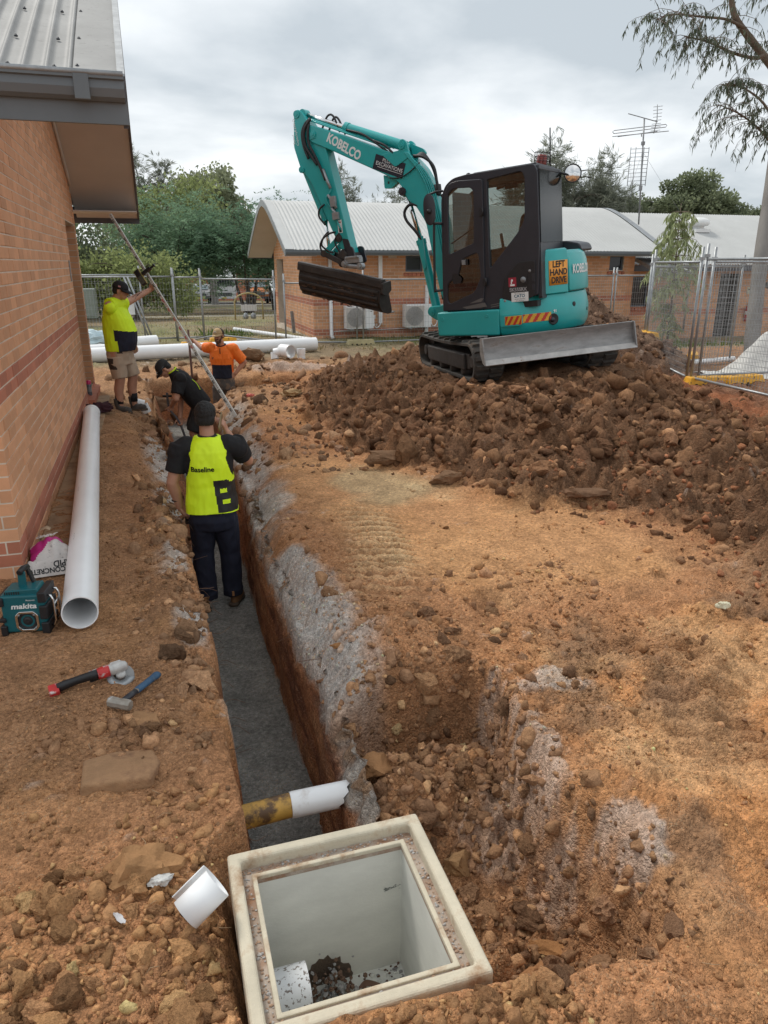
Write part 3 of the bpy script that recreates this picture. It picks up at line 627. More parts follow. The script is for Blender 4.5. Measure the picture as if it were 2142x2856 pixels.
S.append(scatter(34000, near_y(-1.1, 2.6, .95, 4.8, 1.5), .0042, .5, .014, lambda x, y: gcol(x, y) * 1.12, 3, lambda x, y: .15 + .85 * sst(-.25, .3, fbm(x, y, 1.8, 4, 35)), .25))
S.append(scatter(5000, uni(.8, 4.2, 2.0, 7.0), .009, .6, .04, lambda x, y: gcol(x, y) * .95, 3, lambda x, y: .06 + .9 * sst(.05, .45, fbm(x, y, 1.3, 4, 37)), .3))
S.append(scatter(2600, uni(-.7, .1, 4.0, 11.0), .009, .55, .03, lambda x, y: gcol(x, y) * .95, 3, lambda x, y: .3 + .7 * sst(-.1, .4, fbm(x, y, 1.3, 4, 38)), .3))
A = {k: np.concatenate([d[k] for d in S]) for k in 'xyzsgc'}
vis = (A['y'] > .8) & (A['x'] - .31 * A['y'] < .60 * A['y'] + .5)
app = A['s'] / np.maximum(1.0, np.sqrt(A['x'] ** 2 + A['y'] ** 2 + (1.95 - A['z']) ** 2)); app = np.where(vis & (A['g'] < 3), app, 0)
top = np.argsort(-app)[:296]
GROUPS = {0: ('dark brown clod of clay lying on the spoil mound around the excavator', 'clods on the spoil mound'),
          1: ('loose brown clod of clay lying close around the concrete pit', 'clods around the concrete pit'),
          2: ('brown clod of clay lying along the banks of the trench', 'clods along the trench')}
RM = rotmats(len(A['x']), rs)
for i in top:
    o = link('clod', BIGME[rs.randint(len(BIGME))]); k = A['s'][i]
    m4 = Matrix([list(RM[i][r] * k) + [0] for r in range(3)] + [[0, 0, 0, 1]]); m4.translation = (A['x'][i], A['y'][i], A['z'][i]); o.matrix_world = m4
    o.color = (*A['c'][i], 1); l, g = GROUPS[int(A['g'][i])]; tag(o, l, 'clod', g)
rest = np.setdiff1d(np.arange(len(A['x'])), top)
def mass(name, ids, shapes, label):
    V = []; F = []; Cc = []; off = 0; ch = rs.randint(0, len(shapes), len(ids))
    for k, (v, f) in enumerate(shapes):
        s_ = ids[ch == k]; n = len(s_)
        if not n: continue
        P = np.einsum('nij,vj->nvi', RM[s_], v) * A['s'][s_][:, None, None] + np.stack([A['x'][s_], A['y'][s_], A['z'][s_]], -1)[:, None, :]
        V.append(P.reshape(-1, 3)); F.append((f[None] + off + (np.arange(n) * len(v))[:, None, None]).reshape(-1, 3)); off += n * len(v)
        Cc.append(np.repeat(A['c'][s_], len(v), 0))
    V = np.concatenate(V); F = np.concatenate(F); Cc = np.concatenate(Cc)
    m_ = bpy.data.meshes.new(name); m_.vertices.add(len(V)); m_.vertices.foreach_set('co', V.reshape(-1).astype(np.float32))
    m_.loops.add(F.size); m_.loops.foreach_set('vertex_index', F.reshape(-1).astype(np.int32)); m_.polygons.add(len(F))
    m_.polygons.foreach_set('loop_start', (np.arange(len(F)) * 3).astype(np.int32)); m_.polygons.foreach_set('loop_total', np.full(len(F), 3, np.int32)); m_.update()
    ca = m_.color_attributes.new('Col', 'FLOAT_COLOR', 'POINT'); ca.data.foreach_set('color', np.concatenate([Cc, np.ones((len(Cc), 1))], -1).reshape(-1).astype(np.float32))
    m_.materials.append(M['clod_mass']); return tag(link(name, m_), label, kind='stuff')
small = A['s'][rest] < .012; mids = A['s'][rest] < .022
mass('loose_clods', rest[~mids], MID, 'loose lumps of dug clay scattered over the site')
mass('small_clods', rest[mids & ~small], TINY + MINI, 'small lumps of dug clay scattered over the site')
mass('soil_crumbs', rest[small], TINY, 'small crumbs of dry soil and gravel on the ground')
# ------------------------------------------------------------------ brick buildings
_bm = {}
def brick_mesh(l, h, m):
    k = (round(l, 3), round(h, 3), m.name)
    if k not in _bm:
        b = MB(); e = .004
        b.add([(0, 0, -.02), (l, 0, -.02), (l, h, -.02), (0, h, -.02), (0, 0, .0), (l, 0, .0), (l, h, .0), (0, h, .0), (e, e, e), (l - e, e, e), (l - e, h - e, e), (e, h - e, e)],
              [(0, 1, 5, 4), (1, 2, 6, 5), (2, 3, 7, 6), (3, 0, 4, 7), (4, 5, 9, 8), (5, 6, 10, 9), (6, 7, 11, 10), (7, 4, 8, 11), (8, 9, 10, 11)])
        me = bpy.data.meshes.new('brick'); me.from_pydata(b.v, [], b.f); me.materials.append(m); me.update(); _bm[k] = me
    return _bm[k]
def brick_wall(name, parent, o, ud, length, hfn, holes, bands, nind, root_o, poly=None, L=.24, H=.086, thick=.22, detail=True, seed=1, base=0):
    """wall plate with recessed mortar and separate bricks; o is the lower start of the outer face, ud the direction along it"""
    r = random.Random(seed); o = Vector(o) - Vector(root_o); Mx = axes(o, ud, (0, 0, 1))
    poly = poly or [(0, base), (length, base), (length, hfn(length)), (0, hfn(0))]
    Mc = Mx @ Matrix.Translation((0, 0, -thick / 2 - .0018))
    w = plate(name, poly, [[(a, c), (b, c), (b, d), (a, d)] for a, b, c, d in holes], Mc, thick, M['mortar'], parent)
    todo = []
    rows = int(max(hfn(length * i / 20) for i in range(21)) / H) + 1
    for j in range(int(base / H), rows):
        z0 = j * H; x = -(L / 2 if j % 2 else 0) - r.uniform(0, .02)
        while x < length:
            a, b = max(x, 0.002), min(x + L - .010, length - .002); x += L
            segs = [(a, b)]
            for (h0, h1, c0, c1) in holes:
                if z0 + H * .5 > c0 and z0 + H * .5 < c1:
                    ns = []
                    for p, q in segs:
                        if p < h0: ns.append((p, min(q, h0 - .002)))
                        if q > h1: ns.append((max(p, h1 + .002), q))
                    segs = ns
            for p, q in segs:
                top = min(hfn(p), hfn(q)); hh = min(H - .010, top - z0)
                if q - p > .02 and hh > .015: todo.append((p, z0, q - p, hh, j in bands))
    def near(t):
        P = Mx @ Vector((t[0] + t[2] / 2, t[1], 0)) + Vector(root_o); return (P - Vector((0, 0, 1.95))).length / (t[2] ** .5)
    todo.sort(key=near)
    for t in todo[:nind]:
        p, z0, l, h, bd = t
        b = link('brick', brick_mesh(l, h, M['brick_red' if bd else 'brick']), w); b.matrix_local = Mx @ Matrix.Translation((p, z0, r.uniform(-.001, .0035)))
    if len(todo) > nind:
        for bd in (False, True):
            m = MB()
            for p, z0, l, h, k in todo[nind:]:
                if k != bd: continue
                d = r.uniform(0, .003)
                m.add([(p, z0, d), (p + l, z0, d), (p + l, z0 + h, d), (p, z0 + h, d), (p, z0, -.012), (p + l, z0, -.012), (p + l, z0 + h, -.012), (p, z0 + h, -.012)],
                      [(0, 1, 2, 3), (1, 0, 4, 5), (2, 1, 5, 6), (3, 2, 6, 7), (0, 3, 7, 4)], M=Mx)
            if m.v:
                q = m.build('brickwork', M['brick_red_i' if bd else 'brick_i'], w); q['kind'] = 'stuff'
    return w
def roof_z(y, e0, e1, ze, slope, r=1.3):
    half = (e1 - e0) / 2; t = y - (e0 + e1) / 2
    return ze + slope * (math.sqrt(half * half + r * r) - math.sqrt(t * t + r * r))
def roof_profile(e0, e1, ze, slope, n=26, r=1.3):
    return [(e0 + (e1 - e0) * i / n, roof_z(e0 + (e1 - e0) * i / n, e0, e1, ze, slope, r)) for i in range(n + 1)]
def corrugated(name, x0, x1, prof, pitch, amp, m, parent, root_o, step=5, ribs=False):
    n = int((x1 - x0) / pitch * step); b = MB(); ro = Vector(root_o); v = []; k = len(prof)
    for i in range(n + 1):
        x = x0 + (x1 - x0) * i / n; ph = (x / pitch) % 1; d = amp * math.sin(2 * math.pi * x / pitch) if not ribs else amp * 1.4 * math.exp(-((ph - .5) / .13) ** 2)
        for (y, z) in prof: v.append((x - ro.x, y - ro.y, z - ro.z + d))
    f = [(i * k + j, (i + 1) * k + j, (i + 1) * k + j + 1, i * k + j + 1) for i in range(n) for j in range(k - 1)]
    b.add(v, f, 0, True)
    return b.build(name, m, parent)
def sweep_yz(name, poly, x0, x1, m, parent, root_o, bevel=0):
    ro = Vector(root_o); b = MB(); b.prism([(y - ro.y, z - ro.z) for y, z in poly], x0 - ro.x, x1 - ro.x, axis=0); return b.build(name, m, parent, bevel=bevel)
def strip_band(prof, dz0, dz1): return [(y, z + dz0) for y, z in prof] + [(y, z + dz1) for y, z in reversed(prof)]
def window(parent, root_o, x0, x1, z0, z1, y, fm):
    """window in a wall that faces -y: a frame with a dark pane set back and a sloping brick sill"""
    ro = Vector(root_o); t = .05; f = MB()
    for a, b in (((x0, z0), (x1, z0 + t)), ((x0, z1 - t), (x1, z1)), ((x0, z0 + t), (x0 + t, z1 - t)), ((x1 - t, z0 + t), (x1, z1 - t))):
        f.b2((a[0] - ro.x, y + .05 - ro.y, a[1] - ro.z), (b[0] - ro.x, y + .12 - ro.y, b[1] - ro.z))
    w = f.build('window', fm, parent)
    MB().b2((x0 + t - ro.x, y + .085 - ro.y, z0 + t - ro.z), (x1 - t - ro.x, y + .095 - ro.y, z1 - t - ro.z)).build('pane', M['pane'], w)
    s = MB()
    n = max(3, int((x1 - x0 + .1) / .11))
    for i in range(n):
        a = x0 - .05 + (x1 - x0 + .1) * i / n
        s.add([(a - ro.x, y - .045 - ro.y, z0 - .115 - ro.z), (a + .1 - ro.x, y - .045 - ro.y, z0 - .115 - ro.z), (a + .1 - ro.x, y + .05 - ro.y, z0 - .09 - ro.z), (a - ro.x, y + .05 - ro.y, z0 - .09 - ro.z),
               (a - ro.x, y - .05 - ro.y, z0 - .045 - ro.z), (a + .1 - ro.x, y - .05 - ro.y, z0 - .045 - ro.z), (a + .1 - ro.x, y + .05 - ro.y, z0 - .005 - ro.z), (a - ro.x, y + .05 - ro.y, z0 - .005 - ro.z)],
              [(0, 3, 2, 1), (4, 5, 6, 7), (0, 1, 5, 4), (1, 2, 6, 5), (2, 3, 7, 6), (3, 0, 4, 7)])
    s.build('window_sill', M['brick_red_i'], w)
M['pane'] = mat('dark_pane', (0.018, 0.022, 0.028), 0.12, var=.1)
M['win_frame'] = mat('blue_grey_frame', (0.08, 0.10, 0.13), .4, var=.05)
M['door_dark'] = mat('dark_door', (0.03, 0.028, 0.027), .5, var=.1)

# ---- the near building: gable wall along the trench, its eave and gutter overhead
ro = (-.94, 4.88, 0)
E0, E1, ZE, SL = 4.30, 13.15, 2.80, .50
B1 = thing('brick_building', 'peach brick building with grey corrugated roof beside the near left of the trench', 'building', ro)
prof = roof_profile(E0, E1, ZE, SL, 40)
WY0, WY1 = 4.88, 12.55
hw = lambda u: roof_z(WY0 + u, E0, E1, ZE, SL) - .16
poly = [(0, -.35), (WY1 - WY0, -.35)] + [(u, hw(u)) for u in [(WY1 - WY0) * (1 - i / 16) for i in range(17)]]
brick_wall('wall', B1, (-.94, WY0, 0), (0, 1, 0), WY1 - WY0, hw, [(6.12, 7.55, .13, 2.48)], {1, 2, 13, 14}, 240, ro, poly=poly, seed=3, base=-.345)
he = lambda u: 2.62
brick_wall('wall', B1, (-3.4, WY0, 0), (1, 0, 0), 3.4 - .94, he, [], {1, 2, 13, 14}, 60, ro, poly=[(0, -.35), (2.46 - .225, -.35), (2.46 - .225, 2.62), (0, 2.62)], seed=4, base=-.345)
# recess with dark jamb, boarded back and projecting brick sill
k = MB(); k.b2((-.21, 6.12, .13), (-.19, 7.55, 2.48)); k.build('recess_panel', M['door_dark'], B1)
jb = MB(); rr = random.Random(8)
for j in range(27):
    jb.b2((-.185, 7.543, .15 + j * .086), (-.006, 7.549, .15 + j * .086 + .076))
jb.build('jamb_bricks', M['brick_i'], B1)['kind'] = 'stuff'
sl = empty('window_sill', (0, 0, 0)); sl.parent = B1; sl.location = (0, 0, 0)
sm = MB().box((0, 0, 0), (.20, .076, .11)).build('brick', M['brick_red'], sl); sm.location = (-.02, 6.16, .07); sm.rotation_euler = (0, R(6), 0)
for i in range(1, 17):
    c = sm.copy(); COL.objects.link(c); c.parent = sl; c.location = (-.02 + rr.uniform(-.004, .004), 6.16 + i * .086, .07)
MB().b2((-.035, -.0, -.2), (.035, 7.6, -.04)).build('footing', M['concrete'], B1)
# little galvanised plate screwed on the wall near the recess
MB().b2((.004, 5.86, 1.72), (.012, 5.93, 1.98)).build('wall_plate', M['galv'], B1)
# roof
rf = corrugated('roof', -3.6, -.245, prof, .105, .017, M['roof_grey'], B1, ro, 12, True)
sweep_yz('ridge_flashing', strip_band(prof, .012, .022), -.245, -.035, M['roof_grey'], rf, ro)
sc = MB(); rr = random.Random(4)
for row in (.12, .62, 1.25, 1.9):
    for i in range(16):
        x = -.245 - .105 * (2 * i + .83); y = E0 + row
        if x < -3.5: continue
        z = roof_z(y, E0, E1, ZE, SL) + .012
        sc.lathe([(.0, .009), (.005, .008), (.0055, .003), (.010, .002), (.010, -.004)], 8, M=Matrix.Translation((x - ro[0], y - ro[1], z)))
    sc.lathe([(.0, .009), (.005, .008), (.0055, .003), (.010, .002), (.010, -.004)], 8, M=Matrix.Translation((-.225 - ro[0], E0 + row - ro[1], roof_z(E0 + row, E0, E1, ZE, SL) + .022)))
sc.build('roof_screws', M['dark_grey'], rf)['kind'] = 'stuff'
sweep_yz('barge_board', strip_band(prof, -.21, .02), -.033, -.008, M['fascia_dark'], B1, ro)
sweep_yz('barge_edge', strip_band(prof, .022, .034), -.040, -.004, M['galv'], B1, ro)
sweep_yz('soffit', strip_band(prof, -.19, -.175), -.937, -.036, M['soffit'], B1, ro)
tr = MB(); tr.tube([(.022, y - ro[1], z - .215) for y, z in prof if y > 8 and y < 12.45], .022, 6); tr.build('soffit_trim', M['soffit'], B1)
MB().b2((-3.6 - ro[0], E1 - .02 - ro[1], ZE - .26), (-.009 - ro[0], E1 + .012 - ro[1], ZE - .02)).build('fascia', M['fascia_dark'], B1)
MB().b2((-3.6 - ro[0], 12.45 - ro[1], ZE - .125), (-.036 - ro[0], E1 - .02 - ro[1], ZE - .11)).build('soffit', M['soffit'], B1)
# gutter of quad section with rolled bead, and the fascia below it
gp = [(E0 + .01, 2.815), (E0 - .10, 2.815), (E0 - .118, 2.80), (E0 - .118, 2.785), (E0 - .105, 2.78), (E0 - .108, 2.745), (E0 - .095, 2.71), (E0 - .07, 2.695), (E0 + .01, 2.695)]
g = sweep_yz('gutter', gp, -3.6, -.012, M['fascia'], B1, ro)
tb = MB(); tb.tube([(-3.6 - ro[0], E0 - .112 - ro[1], 2.808), (-.012 - ro[0], E0 - .112 - ro[1], 2.808)], .013, 10); tb.build('gutter_bead', M['galv'], g)
jn = MB(); jn.b2((-.24 - ro[0], E0 - .122 - ro[1], 2.69), (-.17 - ro[0], E0 - .1 - ro[1], 2.80)); jn.build('gutter_joint', M['fascia'], g, bevel=.004)
MB().b2((-3.6 - ro[0], E0 - .045 - ro[1], 2.60), (-.004 - ro[0], E0 - .02 - ro[1], 2.70)).build('fascia', M['fascia'], B1)
lf = MB(); lf.add([(0, 0, 0), (.05, .02, .012), (.075, 0, .008), (.05, -.022, .004)], [(0, 1, 2, 3)]); q = lf.build('leaf', mat('dry_leaf', (.28, .12, .06), .8), None); q.location = (-1.75, 5.15, roof_z(5.15, E0, E1, ZE, SL) + .02); tag(q, 'dry brown leaf lying on the grey corrugated roof', 'leaf')

# ---- path strip beside the wall
pb = MB(); yy = 4.95
for L_ in (1.35, 1.5, 1.45, 1.4, 1.3): pb.b2((-.925, yy, -.10), (-.70, yy + L_ - .012, .022)); yy += L_
pm = mat('dirty_concrete', (.34, .225, .13), .9, var=.2, scale=5, bump=.3, bscale=60, spots=(.20, .115, .06), spot_scale=6, spot_cut=.5, spot_soft=.2)
tag(pb.build('path', pm, None, bevel=.008), 'dirty concrete path strip along the brick wall', kind='structure')

# ---- the building across the site
ro2 = (4.2, 19.8, 0)
F0, F1, ZF, SF = 19.2, 26.5, 2.26, .47
B2 = thing('brick_building', 'long low brick building with pale curved corrugated roof behind the excavator', 'building', ro2)
prof2 = roof_profile(F0, F1, ZF, SF, 40, .75)
wl = 14.05 - 4.2
win = [(8.75, 9.35), (11.6, 12.2)]
HZ = lambda u: 2.2
brick_wall('wall', B2, (4.2, 19.8, 0), (1, 0, 0), wl, HZ, [(6.78 - 4.2, 7.28 - 4.2, 1.72, 2.14), (13.18 - 4.2, 13.66 - 4.2, 1.74, 2.16)], {1, 2, 10, 11}, 210, ro2, seed=11, poly=[(.215, -.3), (wl, -.3), (wl, 2.2), (.215, 2.2)], base=0)
hg = lambda u: roof_z(26.0 - u, F0, F1, ZF, SF, .75) - .14
polyg = [(0, -.3), (6.2, -.3)] + [(6.2 * (1 - i / 16), hg(6.2 * (1 - i / 16))) for i in range(17)]
brick_wall('wall', B2, (4.2, 26.0, 0), (0, -1, 0), 6.2, hg, [(.5, 1.75, .02, 2.06)], {1, 2, 10, 11}, 90, ro2, seed=12, poly=polyg, base=0)
MB().b2((.19, 26 - 1.75 - 19.8, 0), (.2, 26 - .5 - 19.8, 2.06)).build('recess_panel', mat('recess_brown', (.10, .042, .03), .8), B2)
window(B2, ro2, 6.78, 7.28, 1.72, 2.14, 19.8, M['win_frame']); window(B2, ro2, 13.18, 13.66, 1.74, 2.16, 19.8, M['win_frame'])
MB().b2((14.05 - 4.2 - .21, 0, -.3), (14.05 - 4.2 - .005, 6.2, 2.2)).build('wall', M['brick_i'], B2)
rf2 = corrugated('roof', 3.62, 14.62, prof2, .11, .016, M['roof_pale'], B2, ro2, 4)
sweep_yz('roof_capping', strip_band(prof2, .010, .018), 3.40, 3.62, M['roof_pale'], rf2, ro2)
sweep_yz('roof_capping', strip_band(prof2, .010, .018), 14.62, 14.82, M['galv'], rf2, ro2)
sweep_yz('barge_board', strip_band(prof2, -.16, .012), 3.385, 3.405, M['galv'], B2, ro2)
sweep_yz('barge_board', strip_band(prof2, -.16, .012), 14.80, 14.82, M['fascia'], B2, ro2)
sweep_yz('soffit', strip_band(prof2, -.155, -.14), 3.41, 4.195, M['soffit'], B2, ro2)
MB().b2((3.41 - 4.2, F1 - .02 - 19.8, ZF - .17), (4.2, F1 - 19.8, ZF - .01)).build('fascia', M['fascia_dark'], B2)
MB().b2((3.42 - 4.2, F0 + .02 - 19.8, ZF - .13), (14.8 - 4.2, .02, ZF - .12)).build('soffit', M['soffit'], B2)
sweep_yz('gutter', [(F0 + .02, ZF + .0), (F0 - .11, ZF + .0), (F0 - .11, ZF - .06), (F0 - .08, ZF - .12), (F0 + .02, ZF - .12)], 3.39, 14.8, M['fascia'], B2, ro2)
for x in (5.93 + .12, 7.36 + .04, 4.66):
    z1 = -.02 if x < 5 else .37; z1 = .0 if x > 7 else z1
    d = MB(); d.b2((x - .05 - 4.2, -.075, z1), (x + .05 - 4.2, -.005, 2.14 if x < 7.2 else 1.36)) if x > 5 else d.tube([(x - 4.2, -.06, 2.14), (x - 4.2, -.06, .08), (x + .03 - 4.2, -.13, .0)], .05, 10)
    d.build('downpipe', M['white_pvc'], B2)
for x0, x1 in ((6.29, 6.53), (12.85, 13.08)):
    v = MB(); v.b2((x0 - 4.2, -.012, 2.08), (x1 - 4.2, .01, 2.17))
    for i in range(4): v.b2((x0 + .012 + i * .058 - 4.2, -.016, 2.09), (x0 + .055 + i * .058 - 4.2, -.0125, 2.16), mi=1)
    v.build('wall_vent', [M['soffit'], M['mortar']], B2)
c = MB(); c.tube([(4.72 - 4.2, -.02, .12), (4.74 - 4.2, -.02, .19), (6.4 - 4.2, -.02, .21), (8.3 - 4.2, -.02, .27), (8.35 - 4.2, -.02, .5)], .011, 6); c.tube([(5.95 - 4.2, -.02, .22), (5.95 - 4.2, -.02, .36)], .011, 6)
c.build('conduit', M['white_pvc'], B2)
for x in (5.86, 7.5):
    MB().b2((x - .045 - 4.2, -.06, .5), (x + .045 - 4.2, -.005, .60)).build('isolator_switch', M['white_pvc'], B2, bevel=.006)
def aircon(x0, x1, z0, z1, label):
    t = thing('air_conditioner', label, 'air conditioner', ((x0 + x1) / 2, 19.8 - .28, z0), group='outdoor air conditioning units on the brick wall')
    w = (x1 - x0) / 2; h = z1 - z0
    MB().b2((-w, -.16, .04), (w, .16, h)).build('casing', M['white_pvc'], t, bevel=.012)
    cx = -.12; r = min(h, 2 * w) * .37
    g = MB(); Mg = axes((cx, -.165, .02 + h / 2), (1, 0, 0), (0, 0, 1))
    g.lathe([(0, .0), (r * 1.02, .0), (r * 1.02, -.003)], 28, mi=1, M=Mg)
    for i in range(1, 9):
        a = r * i / 8; g.tube([(cx + a * math.cos(2 * math.pi * k / 24), -.172, .02 + h / 2 + a * math.sin(2 * math.pi * k / 24)) for k in range(24)], .006, 4, closed=True)
    for k in range(10):
        a = 2 * math.pi * k / 10; g.bar((cx + .04 * math.cos(a), -.174, .02 + h / 2 + .04 * math.sin(a)), (cx + r * math.cos(a), -.174, .02 + h / 2 + r * math.sin(a)), .006, .004)
    g.build('fan_grille', [M['galv_dark'], M['dark_grey']], t)
    MB().b2((cx - r * 1.15, -.168, .02 + h / 2 - r * 1.12), (cx + r * 1.15, -.1605, .02 + h / 2 + r * 1.12)).build('grille_panel', M['soffit'], t)
    for s_ in (-1, 1): MB().b2((s_ * w * .6 - .03, -.17, 0), (s_ * w * .6 + .03, .27, .04)).build('bracket', M['galv'], t)
    MB().b2((w + .001, -.10, .1), (w + .04, .1, .30)).build('valve_cover', M['white_pvc'], t, bevel=.01)
    text('marking', '-----', .03, axes((w * .62, -.1615, h * .83), (1, 0, 0), (0, 0, 1)), M['dark_grey'], t)
    p = MB(); p.tube(smooth_path([(w + .04, .0, .2), (w + .12, .05, .05), (w + .25, .15, .08), (w + .33, .24, .2)]), .016, 6); p.build('pipe', M['white_pvc'], t)
aircon(4.99, 5.74, .23, .86, 'white air conditioner outdoor unit on brick wall just below the raised bucket')
aircon(6.66, 7.40, .23, .88, 'white air conditioner outdoor unit on brick wall just left of the excavator cab')

# ---- the wing further right
ro3 = (14.2, 21.0, -.45)
B3 = thing('brick_building', 'dark brick wing with white roof vent behind the wire fence at right', 'building', ro3)
H3 = lambda u: 2.36
brick_wall('wall', B3, (14.2, 21.0, -.45), (1, 0, 0), 16, H3, [(.62, 1.35, 1.0, 2.0), (4.1, 4.95, .0, 2.1), (9, 10.2, .9, 2.0)], {9, 10}, 90, ro3, seed=21)
def pr3(y): return 1.90 + (y - 20.4) * .40
p3 = [(20.4 + i * .47, pr3(20.4 + i * .47) - (.02 * max(0, i - 8) ** 2)) for i in range(11)]
rf3 = corrugated('roof', 14.3, 31, p3, .11, .016, M['roof_pale'], B3, ro3, 4)
sweep_yz('fascia', [(20.38, 1.70), (20.38, 1.88), (20.40, 1.88), (20.40, 1.70)], 14.3, 31, M['fascia_dark'], B3, ro3)
window(B3, ro3, 14.86, 15.5, .60, 1.52, 21.0, M['win_frame']); window(B3, ro3, 23.25, 24.35, .50, 1.52, 21.0, M['win_frame'])
MB().b2((4.1, .14, .0), (4.95, .18, 2.1)).build('door', M['door_dark'], B3)
v = MB(); Mv = Matrix.Translation((19.0 - ro3[0], 23.3 - ro3[1], pr3(23.3) + .45)); v.b2((18.7 - ro3[0], 23.0 - ro3[1], pr3(23.3) + .36), (19.3 - ro3[0], 23.6 - ro3[1], pr3(23.3) + .47))
v.lathe([(.0, .42), (.15, .41), (.30, .36), (.38, .28), (.39, .20), (.34, .14), (.23, .12), (.21, .10), (.21, .0)], 24, M=Mv); v.build('roof_vent', mat('white_vent', (.72, .73, .72), .4, var=.04), rf3)
aw = MB(); n = 24
for i in range(n):
    x = 14.1 + .9 * i / n; aw.b2((x - ro3[0], 18.85 - ro3[1], 2.25), (x + .019 - ro3[0], 20.1 - ro3[1], 2.262))
va = [];
awn = thing('awning', 'small corrugated awning on the brick wall end under the pale roof', 'awning', (14.1, 19.9, 2.05))
cr_ = MB(); vv = []
for i in range(61):
    x = i / 60 * 1.0; d = .012 * math.sin(i * 1.6)
    for y, z in ((0, .05), (-1.2, -.30)): vv.append((x, y, z + d))
cr_.add(vv, [(2 * i, 2 * i + 2, 2 * i + 3, 2 * i + 1) for i in range(60)], 0, True); cr_.build('roof', M['galv'], awn)
MB().b2((-.02, -1.26, -.42), (1.02, -1.2, -.32)).build('gutter', M['galv'], awn); MB().bar((0.02, 0, 0), (0.02, -1.2, -.36), .04, .1).build('barge_board', M['galv'], awn); MB().bar((0.98, 0, 0), (0.98, -1.2, -.36), .04, .1).build('barge_board', M['galv'], awn)
e = thing('fire_extinguisher', 'red fire extinguisher hung on the dark brick wall behind the fence', 'fire extinguisher', (19.55, 20.92, .05))
red = mat('red_paint', (.45, .02, .02), .35, var=.1)
x_ = MB(); x_.lathe([(0, 0), (.08, .01), (.085, .04), (.085, .42), (.06, .49), (.025, .51), (.025, .55)], 18); x_.build('cylinder', red, e)
MB().lathe([(.0865, .22), (.0865, .34)], 18).build('label', M['white_print'], e); h_ = MB(); h_.box((0, -.02, .57), (.05, .12, .03)); h_.tube(smooth_path([(.03, 0, .54), (.10, 0, .5), (.10, 0, .3), (.09, 0, .1)]), .012, 6); h_.build('handle', M['black'], e)
for (x, z, w, h, l) in ((19.6, .95, .3, .22, 'pale sign above the fire extinguisher on the brick wall'), (20.0, 1.55, .2, .4, 'white sign on the brick wall under the eave')):
    s_ = thing('wall_sign', l, 'sign', (x, 20.985, z)); MB().b2((-w / 2, -.01, 0), (w / 2, .0, h)).build('board', mat('cream_sign', (.65, .62, .48), .6), s_); MB().b2((-w * .38, -.0125, h * .55), (w * .38, -.0102, h * .75)).build('print', M['dark_grey'], s_)
# ------------------------------------------------------------------ concrete pit
PX0, PX1, PY0, PY1 = .075, .775, 1.405, 2.085
ZB = -.66
pit = thing('concrete_pit', 'square precast concrete pit with recessed rim set in the foreground hole', 'pit', ((PX0 + PX1) / 2, (PY0 + PY1) / 2, ZB))
cx, cy, cz = pit.location
def ring_box(b, xo0, xo1, yo0, yo1, xi0, xi1, yi0, yi1, z0, z1, mi=0):
    """square ring between an outer and an inner rectangle"""
    o = [(xo0, yo0), (xo1, yo0), (xo1, yo1), (xo0, yo1)]; i = [(xi0, yi0), (xi1, yi0), (xi1, yi1), (xi0, yi1)]
    v = [(x - cx, y - cy, z - cz) for z in (z0, z1) for P in (o, i) for x, y in P]; f = []
    for k in range(4):
        l = (k + 1) % 4
        f += [(k, l, 8 + l, 8 + k), (4 + l, 4 + k, 12 + k, 12 + l), (8 + k, 8 + l, 12 + l, 12 + k), (l, k, 4 + k, 4 + l)]
    b.add(v, f, mi)
b = MB(); ring_box(b, PX0, PX1, PY0, PY1, PX0 + .042, PX1 - .042, PY0 + .042, PY1 - .042, -.14, .0)
b.build('rim', M['concrete'], pit, bevel=.012, seg=3)
b = MB(); ring_box(b, PX0 + .006, PX1 - .006, PY0 + .006, PY1 - .006, PX0 + .088, PX1 - .088, PY0 + .088, PY1 - .088, -.075, -.046)
b.build('ledge', mat('sandy_ledge', (.40, .33, .27), .95, var=.25, scale=10, bump=.6, bscale=80, spots=(.30, .16, .09), spot_scale=8, spot_cut=.45, spot_soft=.2), pit, bevel=.004)
b = MB(); ring_box(b, PX0 + .014, PX1 - .014, PY0 + .014, PY1 - .014, PX0 + .086, PX1 - .086, PY0 + .086, PY1 - .086, ZB, -.060)
b.build('wall', M['concrete_in'], pit, bevel=.004)
# raised lip of the inner opening
b = MB(); ring_box(b, PX0 + .074, PX1 - .074, PY0 + .074, PY1 - .074, PX0 + .0905, PX1 - .0905, PY0 + .0905, PY1 - .0905, -.056, -.038); b.build('opening_lip', M['concrete'], pit, bevel=.004)
MB().b2((PX0 + .02 - cx, PY0 + .02 - cy, 0 - .03), (PX1 - .02 - cx, PY1 - .02 - cy, .035)).build('floor', M['concrete_in'], pit)
